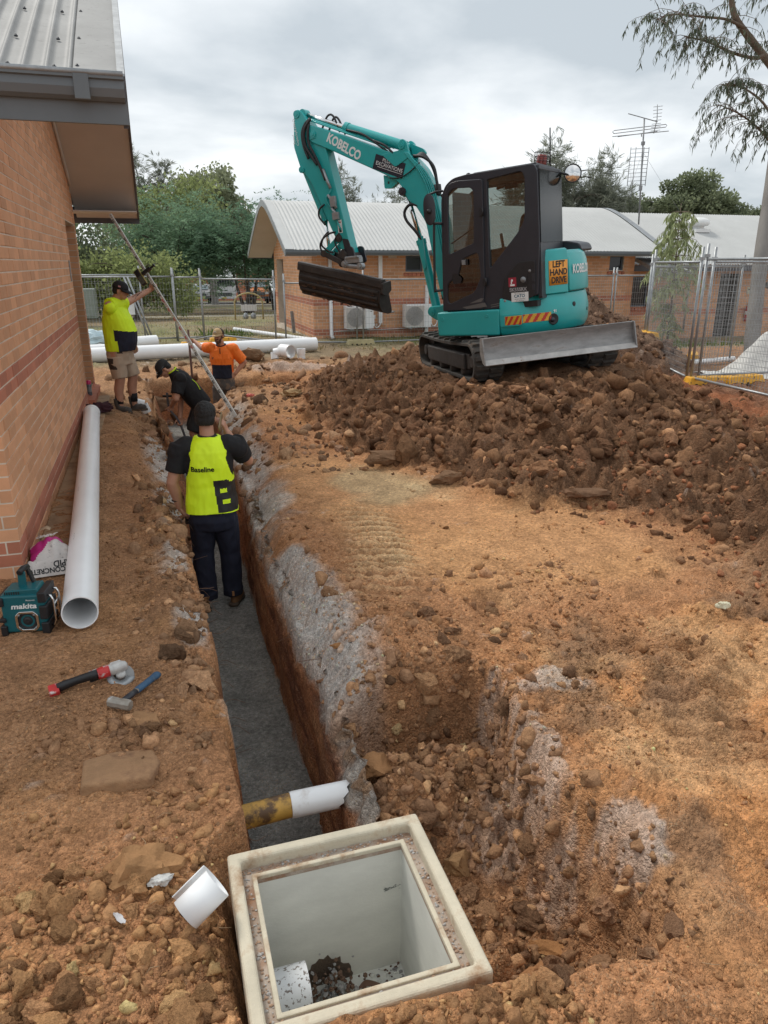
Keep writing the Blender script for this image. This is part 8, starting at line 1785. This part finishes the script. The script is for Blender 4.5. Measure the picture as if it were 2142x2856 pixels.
def tree(label, base, H, crowns, leafm, bark, n, ln, wd, style='round', stems=1, tr=.16, group=None, cat='tree', nm='tree', clumps=60, csize=.18, shell=.55, r0=None, lift=.15):
    """crowns: list of (dx, dy, z, rx, ry, rz) ellipsoids relative to the base"""
    rr = random.Random(hash(label) % 1000 if False else int(abs(base[0] * 7 + base[1] * 3) * 10)); t = thing(nm, label, cat, base, group=group); tb = MB(); cc = []
    vol = [c[3] * c[4] * c[5] for c in crowns]; tot = sum(vol)
    for c, v in zip(crowns, vol):
        for _ in range(max(3, int(clumps * v / tot))):
            d = np.array([rr.gauss(0, 1) for _ in range(3)]); d /= np.linalg.norm(d) + 1e-9; q = (shell + (1 - shell) * rr.random() ** .6) * (1 if rr.random() < .75 else .6); cc.append((np.array([c[0], c[1], c[2]]) + d * np.array(c[3:6]) * q, csize * rr.uniform(.7, 1.5) * min(c[3], c[5]) * 2))
    forks = []
    for s_ in range(stems):
        a = 2 * math.pi * s_ / max(1, stems) + rr.random(); top = Vector((crowns[0][0] * .6, crowns[0][1] * .6, crowns[0][2])) + Vector((math.cos(a), math.sin(a), 0)) * (crowns[0][3] * .45 if stems > 1 else .1)
        lo = Vector((math.cos(a) * .12 * (stems > 1), math.sin(a) * .12 * (stems > 1), -.1)); mid = lo.lerp(top, .5) + Vector((rr.uniform(-.2, .2), rr.uniform(-.2, .2), 0)); P = smooth_path([lo, lo.lerp(mid, .5) + Vector((rr.uniform(-.06, .06), 0, 0)), mid, top], 4)
        tb.tube(P, [max(.015, tr * (1 - .85 * i / (len(P) - 1)) / (stems ** .4)) for i in range(len(P))], 8); forks += P[len(P) // 3:]
    for i, (c, s_) in enumerate(cc):
        if i % 2 and len(cc) > 40: continue
        c = Vector(c); f = min(forks, key=lambda p: (p - c).length + max(0, (p.z - c.z)) * 2); m_ = f.lerp(c, .5) + Vector((rr.uniform(-.1, .1), rr.uniform(-.1, .1), lift * (c - f).length)); tb.tube(smooth_path([f, m_, c], 3), [tr * .28, tr * .22, tr * .17, tr * .13, tr * .10, tr * .07, tr * .05], 5)
    tb.build('trunk', bark, t)
    per = max(4, n // len(cc)); P = []; D = []
    for c, s_ in cc:
        if style == 'fern':      # flat layered sprays
            for _ in range(max(1, per // 14)):
                o = c + trs.normal(size=3) * s_ * np.array([.7, .7, .5]); a = trs.uniform(0, 6.28); d = np.array([math.cos(a), math.sin(a), trs.uniform(-.25, .15)]); k = np.linspace(0, 1, 14)[:, None]
                L = s_ * 1.1; P.append(o + d * k * L - np.array([0, 0, .25]) * L * k ** 2); sd = np.cross(d, [0, 0, 1]); sg = np.where(np.arange(14) % 2, 1, -1)[:, None]; D.append(d * .5 + sd * sg * 1.0 + np.array([0, 0, -.15]))
        elif style == 'she':     # tufts of needles, hanging at the ends
            for _ in range(max(1, per // 10)):
                o = c + trs.normal(size=3) * s_ * np.array([.6, .6, .8]); d = trs.normal(size=3) * np.array([.8, .8, .5]) + (o - c) / (s_ + 1e-6) * .4 + np.array([0, 0, .1]); P.append(o + trs.normal(size=(10, 3)) * s_ * .10); D.append(np.tile(d, (10, 1)))
        else:
            o = trs.normal(size=(per, 3)); o /= np.linalg.norm(o, axis=1)[:, None]; o *= (trs.uniform(size=(per, 1)) ** .45) * s_ * np.array([1.05, 1.05, .8]); P.append(c + o); D.append(o / (s_ + 1e-6) + np.array([0, 0, .2 if style == 'round' else -.6]))
    leaves('crown', np.concatenate(P), np.concatenate(D), ln, wd, leafm, t, .5 if style != 'she' else .30, .7 if style == 'gum' else .0); return t
def bz(x, y): return gz(x, y) - .05
GL = 'trees beyond the left fence'
def T(label, x, y, H, crowns, *a, **k): return tree(label, (x, y, bz(x, y)), H, crowns, *a, **k)
T('dark dense tree beside the near wall beyond the left fence', -2.9, 38, 4.6, [(-.6, 0, 2.8, 2.2, 1.8, 2.3), (.9, 0, 2.0, 1.4, 1.4, 1.6)], L_['dark'], BK_['dark'], 9000, .16, .05, 'gum', group=GL, csize=.26)
T('low bushy olive tree spreading above the left fence', -.6, 35, 3.2, [(0, 0, 1.9, 2.0, 1.4, 1.5), (1.4, 0, 1.5, 1.3, 1.2, 1.2), (-1.6, .2, 1.5, 1.4, 1.2, 1.2)], L_['lime'], BK_['dark'], 11000, .13, .045, 'round', group=GL, csize=.22)
T('tall feathery green wattle with several stems behind the survey staff', 1.3, 43, 6.6, [(0, 0, 4.2, 2.9, 2.0, 2.5), (-1.3, 0, 2.9, 1.9, 1.6, 1.8), (1.6, .3, 3.2, 2.0, 1.6, 2.0)], L_['fern'], BK_['dark'], 26000, .17, .028, 'fern', 4, .16, group=GL, csize=.20, clumps=95)
T('feathery dark green wattle with fanned stems in front of the parked vehicles', 5.2, 41.5, 5.6, [(0, 0, 3.9, 2.6, 1.8, 1.7), (-1.5, 0, 3.3, 1.6, 1.4, 1.4), (1.6, 0, 3.4, 1.7, 1.4, 1.6)], L_['fern2'], BK_['dark'], 22000, .17, .028, 'fern', 5, .22, group=GL, csize=.20, clumps=85)
T('tall round headed gum rising behind the wattles', 4.8, 58, 9.8, [(0, 0, 7.6, 2.3, 2.0, 2.5), (1.7, 0, 6.4, 1.6, 1.6, 2.1), (-1.3, 0, 5.8, 1.6, 1.5, 2.0)], L_['gum'], BK_['pale'], 12000, .22, .07, 'gum', 2, .25, group=GL, csize=.18, clumps=60)
T('wispy grey tree topping the wattles nearest the eave', -.4, 58, 9.7, [(0, 0, 7.8, 1.7, 1.5, 2.4), (-1.8, 0, 7.2, 1.4, 1.3, 2.4), (1.7, 0, 7.4, 1.2, 1.2, 2.2)], L_['she'], BK_['dark'], 14000, .36, .018, 'she', 3, .2, group=GL, csize=.16, clumps=46)
T('yellowish green bushy tree between the tall trees at left', 2.4, 51, 8.0, [(0, 0, 5.6, 2.5, 1.8, 2.6), (-2.6, 0, 4.6, 1.9, 1.6, 2.4), (1.9, 0, 4.4, 1.6, 1.5, 2.4)], L_['lime'], BK_['mid'], 12000, .2, .06, 'gum', 2, .22, group=GL, csize=.17, clumps=70)
T('green wattle half hidden by the gable of the far building', 7.4, 46, 6.4, [(0, 0, 4.2, 2.0, 1.6, 2.4), (-1.2, 0, 2.9, 1.6, 1.4, 1.9), (1.8, 0, 3.4, 1.5, 1.5, 2)], L_['fern2'], BK_['dark'], 14000, .17, .028, 'fern', 3, .16, group=GL, csize=.2, clumps=60)
T('small dark shrub under the trees beyond the left fence', -4.6, 46, 4.4, [(0, 0, 2.8, 2.6, 1.5, 2.4), (2.8, 0, 2.0, 2.2, 1.4, 1.9)], L_['dark'], BK_['dark'], 9000, .18, .06, 'round', group=GL, csize=.22)
GS = 'she-oaks behind the far roof'
T('thin she-oak seen inside the bend of the excavator arm', 11.9, 47, 9.0, [(-.2, 0, 7.2, .62, .6, 1.7), (.35, 0, 5.3, 1.0, .9, 1.9)], L_['she'], BK_['dark'], 5000, .30, .014, 'she', 1, .11, group=GS, csize=.30, clumps=26, shell=.3)
T('slender she-oak just right of the one inside the arm', 12.75, 47.5, 8.2, [(0, 0, 6.6, .55, .5, 1.5), (.1, 0, 5.0, .9, .8, 1.5)], L_['she'], BK_['dark'], 4400, .30, .014, 'she', 1, .10, group=GS, csize=.30, clumps=22, shell=.3)
T('short dense she-oak left of the boom elbow above the roof', 14.0, 45, 7.3, [(0, 0, 5.4, .75, .7, 1.4), (.3, 0, 4.2, 1.1, .9, 1.4)], L_['she'], BK_['dark'], 6400, .28, .014, 'she', 1, .12, group=GS, csize=.30, clumps=26, shell=.3)
T('taller she-oak partly behind the boom elbow', 15.1, 45, 8.0, [(0, 0, 6.2, 1.0, .8, 1.5), (-.2, 0, 4.6, 1.3, 1.0, 1.6)], L_['she'], BK_['dark'], 7600, .28, .014, 'she', 1, .12, group=GS, csize=.28, clumps=30, shell=.3)
T('large feathery she-oak rising behind the cab and round mirror', 21.3, 35.5, 8.8, [(-1.2, 0, 6.7, 1.3, 1.2, 2.0), (.8, 0, 6.2, 1.3, 1.2, 2.0), (0, 0, 4.4, 2.6, 1.8, 2.2), (2.4, 0, 4.8, 1.2, 1.1, 1.7), (-3.1, .2, 5.3, 1.3, 1.1, 1.8)], L_['she'], BK_['dark'], 60000, .34, .012, 'she', 3, .25, csize=.15, clumps=130, shell=.4)
T('broad round crowned gum tree behind the roof vent', 28.4, 36.2, 7.6, [(0, 0, 5.7, 2.6, 2.0, 1.6), (-2.2, 0, 4.6, 2.2, 1.8, 1.7), (2.3, 0, 5.0, 2.1, 1.8, 1.6), (3.8, -.6, 4.2, 1.6, 1.5, 1.6)], L_['round'], BK_['pale'], 34000, .16, .055, 'round', 5, .2, csize=.16, clumps=150, shell=.6)
T('lower gum at the left of the round crowned tree', 25.0, 36.8, 5.6, [(0, 0, 3.9, 1.7, 1.4, 1.5), (-1.3, 0, 3.0, 1.3, 1.2, 1.3)], L_['gum'], BK_['pale'], 9000, .16, .05, 'gum', 3, .16, csize=.2, clumps=50)
# far-off bush that closes the horizon
n = 26000; a = trs.uniform(-75, 110, n); yy = 85 + trs.normal(size=n) * 3 + .12 * np.abs(a - 10); hh = (5.5 + 2.0 * np.sin(a * .23) + 1.4 * np.sin(a * .61 + 1)) * trs.uniform(size=n) ** .6
o = leaves('bushland', np.stack([a, yy, -2.0 + hh], -1), trs.normal(size=(n, 3)), .9, .34, L_['dark'], None); tag(o, 'far off bush closing the view behind the site', kind='stuff')

# ---- near gum at the right edge
t = thing('gum_tree', 'tall smooth barked gum tree at the right edge with drooping leaves', 'tree', (10.60, 11.25, gz(10.60, 11.25) - .1)); B0 = Vector((9.97, 10.84, 0)); B0.z = t.location.z
tb = MB(); TP = [(10.10, 10.78, -.1), (10.16, 10.87, .25), (10.34, 11.13, .89), (10.68, 11.57, 2.09), (11.02, 11.95, 3.15), (11.32, 12.31, 4.14), (11.52, 12.6, 5.12), (11.72, 12.9, 6.3), (11.85, 13.1, 7.5)]
P = smooth_path([Vector(p) - B0 for p in TP], 5); k = len(P); tb.tube(P, [.15 - .055 * i / k + (.05 * math.exp(-i * .6)) for i in range(k)], 18)
rr = random.Random(4); tb.ball(tuple(Vector((10.75, 11.3, 1.55)) - B0), (.10, .10, .08)); tb.build('trunk', BK_['pale'], t)
lb = MB(); tips = []
def limb(pts, r0, r1, sub=True):
    P = smooth_path([Vector(p) - B0 for p in pts], 5); lb.tube(P, [r0 + (r1 - r0) * i / (len(P) - 1) for i in range(len(P))], 8)
    return P
LM = [limb([(11.35, 12.35, 4.3), (11.15, 12.2, 4.8), (10.97, 12.15, 5.22), (10.44, 12.28, 5.74), (9.98, 12.36, 6.18), (9.82, 12.39, 6.7)], .10, .045), limb([(10.6, 12.2, 5.55), (10.41, 12.19, 5.50), (9.91, 12.15, 5.53), (9.32, 12.14, 5.66), (8.85, 12.22, 5.74)], .042, .010), limb([(10.2, 12.3, 5.98), (9.7, 12.2, 6.05), (9.2, 12.2, 6.05), (8.7, 12.4, 6.1), (8.45, 12.5, 6.02)], .03, .008),
      limb([(11.1, 12.0, 3.4), (10.8, 11.8, 3.9), (10.35, 11.6, 4.15), (9.9, 11.7, 4.45), (9.45, 11.8, 4.62)], .035, .008), limb([(11.2, 12.2, 3.75), (10.8, 11.9, 4.35), (10.4, 11.8, 4.70), (9.95, 11.9, 4.95), (9.6, 11.9, 4.95)], .035, .008), limb([(10.9, 12.15, 5.3), (10.9, 12.0, 5.8), (10.6, 11.9, 6.2), (10.3, 11.8, 6.5)], .04, .012), limb([(11.3, 12.3, 4.1), (10.95, 11.6, 4.35), (10.6, 11.2, 4.3), (10.35, 11.1, 4.1)], .03, .008)]
LP = []; LD = []
def twig(p, d, L, nl):
    q = [p]; dd_ = Vector(d).normalized()
    for i in range(5): dd_ = (dd_ + Vector((rr.uniform(-.25, .25), rr.uniform(-.25, .25), -.22 - .08 * i))).normalized(); q.append(q[-1] + dd_ * L / 5)
    lb.tube(q, [.006, .005, .004, .003, .0025, .002], 4)
    for i in range(nl):
        s_ = rr.uniform(.25, 1) * 5; j = min(4, int(s_)); a = q[j].lerp(q[j + 1], s_ - j); LP.append(np.array(a)); LD.append(np.array((rr.gauss(0, .25), rr.gauss(0, .25), -1)))
for li, Pp in enumerate(LM):
    m_ = len(Pp); cnt = (16, 46, 40, 40, 46, 26, 28)[li]
    for i in range(cnt):
        s_ = rr.uniform(.35 if li else .55, 1) ** .8 * (m_ - 1); j = min(m_ - 2, int(s_)); p = Pp[j].lerp(Pp[j + 1], s_ - j); twig(p, (rr.uniform(-1, .6), rr.uniform(-1, 1), rr.uniform(-.2, .9)), rr.uniform(.35, 1.0), rr.randint(16, 32))
lb.build('limb', BK_['mid'], t); leaves('crown', np.array(LP), np.array(LD), .10, .0075, L_['near'], t, .22)
# ---- sapling by the fence
sx, sy = 9.85, 12.55; t = thing('gum_sapling', 'young gum sapling with hanging leaves standing by the right fence', 'tree', (sx, sy, gz(sx, sy))); lb = MB(); P = smooth_path([(0, 0, -.1), (.02, .03, .9), (-.03, .0, 1.8), (-.06, .0, 2.75)], 6); lb.tube(P, [.028 - .022 * i / (len(P) - 1) for i in range(len(P))], 6); LP = []; LD = []
for i in range(95):
    z = .35 + 2.35 * rr.random() ** .85; j = min(len(P) - 2, int((z + .1) / 2.85 * (len(P) - 1))); a = rr.uniform(0, 6.3); w = .75 * (1 - abs(z - 1.5) / 2.0) if z > .9 else .32; twig(P[j], (math.cos(a), math.sin(a), .5), max(.2, w * rr.uniform(.6, 1.2)), 24)
lb.build('trunk', BK_['mid'], t); leaves('crown', np.array(LP), np.array(LD), .14, .014, L_['sap'], t, .3)
# ---- weeds and dry grass
n = 15000; gx_ = trs.uniform(-9, 16, n); gy_ = 16.5 + 26 * trs.uniform(size=n) ** 1.5; ok = fbm(gx_, gy_, .8, 3, 5) > -.12; gx_, gy_ = gx_[ok], gy_[ok]; g_z = ground(gx_, gy_)
o = leaves('dry_grass', np.stack([gx_, gy_, g_z - .01], -1), np.tile([0, 0, 1.0], (len(gx_), 1)), .085, .009, leaf_mat('dry_grass_blades', (.30, .24, .12), .3), None, .5); tag(o, 'short dry grass growing behind the site', kind='stuff')
n = 1500; gx_ = 7.2 + trs.normal(size=n) * .9; gx_ = np.concatenate([2.1 + trs.normal(size=260) * .35, 8 + trs.normal(size=400) * .6, 13 + trs.normal(size=700) * 1.6]); gy_ = np.concatenate([22.0 + trs.normal(size=260) * .4, 17.3 + trs.normal(size=400) * .25, 17.5 + trs.normal(size=700) * 1.2])
o = leaves('weeds', np.stack([gx_, gy_, ground(gx_, gy_) - .01], -1), np.tile([0, 0, 1.0], (len(gx_), 1)), .16, .018, leaf_mat('weed_blades', (.10, .15, .03), .3), None, .5); tag(o, 'green weeds along the far building and fence', kind='stuff')

# ------------------------------------------------------------------ far road, footpath and parked vehicles
def strip(name, pts_near, pts_far, m, dz, label):
    b = MB(); n = len(pts_near); v = []
    for (a, c) in zip(pts_near, pts_far):
        for k in range(5): x, y = a[0] + (c[0] - a[0]) * k / 4, a[1] + (c[1] - a[1]) * k / 4; v.append((x, y, gz(x, y) + dz))
    b.add(v, [(i * 5 + k, (i + 1) * 5 + k, (i + 1) * 5 + k + 1, i * 5 + k + 1) for i in range(n - 1) for k in range(4)]); return tag(b.build(name, m), label, kind='structure')
xs_ = [-30 + 3 * i for i in range(26)]
strip('path', [(x, 37.2 - .1 * x) for x in xs_], [(x, 39.0 - .1 * x) for x in xs_], mat('pale_path', (.42, .37, .28), .9, var=.1), .012, 'pale concrete footpath across the dry grass')
strip('road', [(x, 57.5 - .25 * x) for x in xs_], [(x, 76.5 - .25 * x) for x in xs_], mat('asphalt', (.11, .105, .10), .9, var=.1), .012, 'asphalt car park beyond the trees')
b = MB()
for i in range(25): x = xs_[i]; b.bar((x, 57.0 - .25 * x, gz(x, 57 - .25 * x) + .03), (x + 3, 57.0 - .25 * (x + 3), gz(x + 3, 57 - .25 * (x + 3)) + .03), .5, .22)
tag(b.build('kerb', mat('pale_kerb', (.48, .43, .34), .9, var=.1)), 'pale concrete kerb of the car park', kind='structure')
def vehicle(x, y, label, cat, paint, w, h, hood, nm, truck=False, rz=R(-6), L=4.6):
    t = thing(nm, label, cat, (x, y, gz(x, y) + .02), rz); b = MB(); hw = w / 2
    if truck:
        b.prism(rounded([(0, .45), (0, 1.35), (.12, 2.15), (.3, 2.3), (1.9, 2.3), (1.9, .45)], .08), -hw, hw, axis=0); b.build('cab', paint, t, bevel=.06); MB().b2((-hw - .1, 2.0, .8), (hw + .1, 6.0, 3.0)).build('cargo_box', M['white_pvc'], t)
        Mw = Matrix.Translation((0, .02, 1.78)) @ Matrix.Rotation(R(-9), 4, 'X'); MB().box((0, .03, 0), (w * .86, .02, .72), M=Mw).build('windscreen', M['pane'], t)
    else:
        prof_ = [(0, .42), (-.02, hood * .8), (.12, hood), (1.25, hood + .08), (1.85, h - .05), (2.2, h), (3.6, h), (4.3, h * .72), (4.5, hood), (4.55, .42)]
        b.prism(rounded(prof_, .08), -hw, hw, axis=0); b.build('body', paint, t, bevel=.09)
        Mw = Matrix.Translation((0, 1.55, (hood + .08 + h - .05) / 2)) @ Matrix.Rotation(-math.atan2(.6, h - hood - .13), 4, 'X'); MB().box((0, -.035, 0), (w * .78, .02, (h - hood) * .92), M=Mw).build('windscreen', mat('screen_glass', (.22, .27, .29), .15), t)
        for s_ in (-1, 1): MB().b2((s_ * (hw + .01) - .008, 2.0, hood + .12), (s_ * (hw + .01) + .008, 3.5, h - .12)).build('side_window', M['pane'], t)
    zz = .78 if truck else hood * .72
    MB().b2((-w * .32, -.05, zz - .14), (w * .32, -.035, zz + .12)).build('grille', M['black'], t); b = MB()
    for k in range(3): b.b2((-w * .31, -.062, zz - .10 + .08 * k), (w * .31, -.052, zz - .075 + .08 * k))
    b.build('grille_bars', M['galv'], t)
    for s_ in (-1, 1): MB().b2((s_ * w * .41 - w * .08, -.055, zz - .05), (s_ * w * .41 + w * .08, -.03, zz + .13)).build('headlight', mat('lamp_glass', (.6, .62, .62), .2), t, bevel=.02)
    MB().b2((-hw * .98, -.12, .40), (hw * .98, -.02, .58)).build('bumper', M['dark_grey'] if not truck else paint, t, bevel=.03); MB().b2((-.19, -.135, .44), (.19, -.122, .55)).build('number_plate', mat('plate_yellow', (.65, .50, .05), .5), t)
    for s_ in (-1, 1):
        for yw in (.85, L - 1.1):
            wl_ = empty('wheel'); wl_.parent = t; mm = Matrix.Translation((s_ * (hw - .12), yw, .36)) @ Matrix.Rotation(R(90), 4, 'Y'); MB().lathe([(.2, -.12), (.34, -.12), (.37, -.08), (.37, .08), (.34, .12), (.2, .12)], 20, M=mm).build('tyre', M['black'], wl_); MB().lathe([(0, -.1), (.22, -.1), (.22, .1), (0, .1)], 16, M=mm).build('rim', M['galv'], wl_)
        b = MB(); b.box((s_ * (hw + .13), .35 if truck else 1.35, 1.75 if truck else hood + .18), (.18, .1, .38 if truck else .18)); b.build('wing_mirror', M['black'] if truck else paint, t, bevel=.03)
    return t
vehicle(4.15, 66, 'silver grey car parked left of the white truck', 'car', mat('silver_paint', (.26, .26, .26), .35, .3), 1.85, 1.55, .98, 'parked_car')
vehicle(6.15, 65, 'white truck parked behind the wire fence', 'truck', mat('white_paint', (.72, .73, .73), .35), 2.0, 2.3, 1.2, 'parked_truck', True)
vehicle(8.75, 63.5, 'orange ute parked right of the white truck', 'ute', mat('orange_paint', (.55, .17, .04), .35), 1.9, 1.8, 1.12, 'parked_ute')
vehicle(10.6, 62, 'white car half hidden by the far building gable', 'car', mat('white_paint_car', (.68, .69, .69), .35), 1.9, 1.75, 1.1, 'parked_car')
vehicle(2.1, 67, 'white van roof showing left of the silver car', 'van', mat('white_van_paint', (.6, .61, .6), .35), 1.9, 2.0, 1.2, 'parked_van')
b = MB(); b.b2((-8, 0, -2), (9, .3, 1.2)); o = b.build('brick_fence', M['brick_red_i']); o.location = (6, 80, gz(6, 80) + 1.5); tag(o, 'low red brick wall far behind the parked vehicles', 'wall')
# ------------------------------------------------------------------ roof aerial
A0, A1 = Vector((15.8, 22.3, 3.35)), Vector((16.03, 22.9, 6.45)); t = thing('tv_aerial', 'tall television aerial mast with three antennas on the far roof', 'aerial', A0); ad = (A1 - A0).normalized(); q = lambda s_: ad * s_
MB().tube([q(-.2), q(3.12)], .026, 8).build('mast', M['galv_dark'], t)
rx = Vector((.94, -.3, 0)); fx = Vector((.3, .94, 0))
b = MB(); c = q(2.62); b.tube([c - fx * .1 - rx * .1, c + fx * .35 + rx * .05], .015, 6)
for d_, L, off in ((-.1, 1.05, -.1), (.35, .75, .5)): p = c + fx * d_ + Vector((0, 0, .1 * off)); b.tube([p - rx * L - Vector((0, 0, .06)), p + rx * L * .75 + Vector((0, 0, .10))], .012, 6)
p = c + fx * .12 + Vector((0, 0, .10)); b.tube([p - rx * .95 + Vector((0, 0, -.05)), p + rx * .75 + Vector((0, 0, .14)), p + rx * .78 + Vector((0, 0, .19)), p + rx * .74 + Vector((0, 0, .22)), p - rx * .95 + Vector((0, 0, .04)), p - rx * 1.0, p - rx * .95 + Vector((0, 0, -.05))], .012, 6); b.build('vhf_antenna', M['galv_dark'], t)
b = MB(); c = q(3.10); b.tube([c - rx * .55 + Vector((0, 0, .16)), c + rx * .45 - Vector((0, 0, .08))], .015, 6); e = c + rx * .40
for k in range(8): z = -.40 + .1 * k; b.tube([e + Vector((0, 0, z + .05)) - rx * (.12 + .08 * abs(z)) + fx * .0, e + Vector((0, 0, z + .08)) + rx * .16], .008, 5)
b.tube([e + Vector((0, 0, -.42)) - rx * .04, e + rx * .02, e + Vector((0, 0, .42)) - rx * .02], .014, 6); b.build('uhf_antenna', M['galv_dark'], t)
b = MB(); c = q(1.62)
for k in range(10):
    z = -.55 + .12 * k; b.tube([c + Vector((0, 0, z)) - rx * .42 + fx * .05, c + Vector((0, 0, z + .02)) + rx * .18], .008, 5)
for x in (-.42, -.25, .02, .18): b.tube([c + rx * x + Vector((0, 0, -.58)), c + rx * x + Vector((0, 0, .58))], .012, 5)
b.build('grid_antenna', M['galv_dark'], t)
b = MB(); b.tube([q(2.1), Vector((1.9, .3, .15))], .004, 4); b.tube([q(2.1), Vector((-.55, .1, .3))], .004, 4); b.box(tuple(q(2.35)), (.09, .09, .11)); b.box(tuple(q(.95)), (.08, .08, .16)); b.tube([q(.9), q(.7) - rx * .3, q(1.4) - rx * .35], .006, 5); b.build('guy_wires', M['galv_dark'], t)
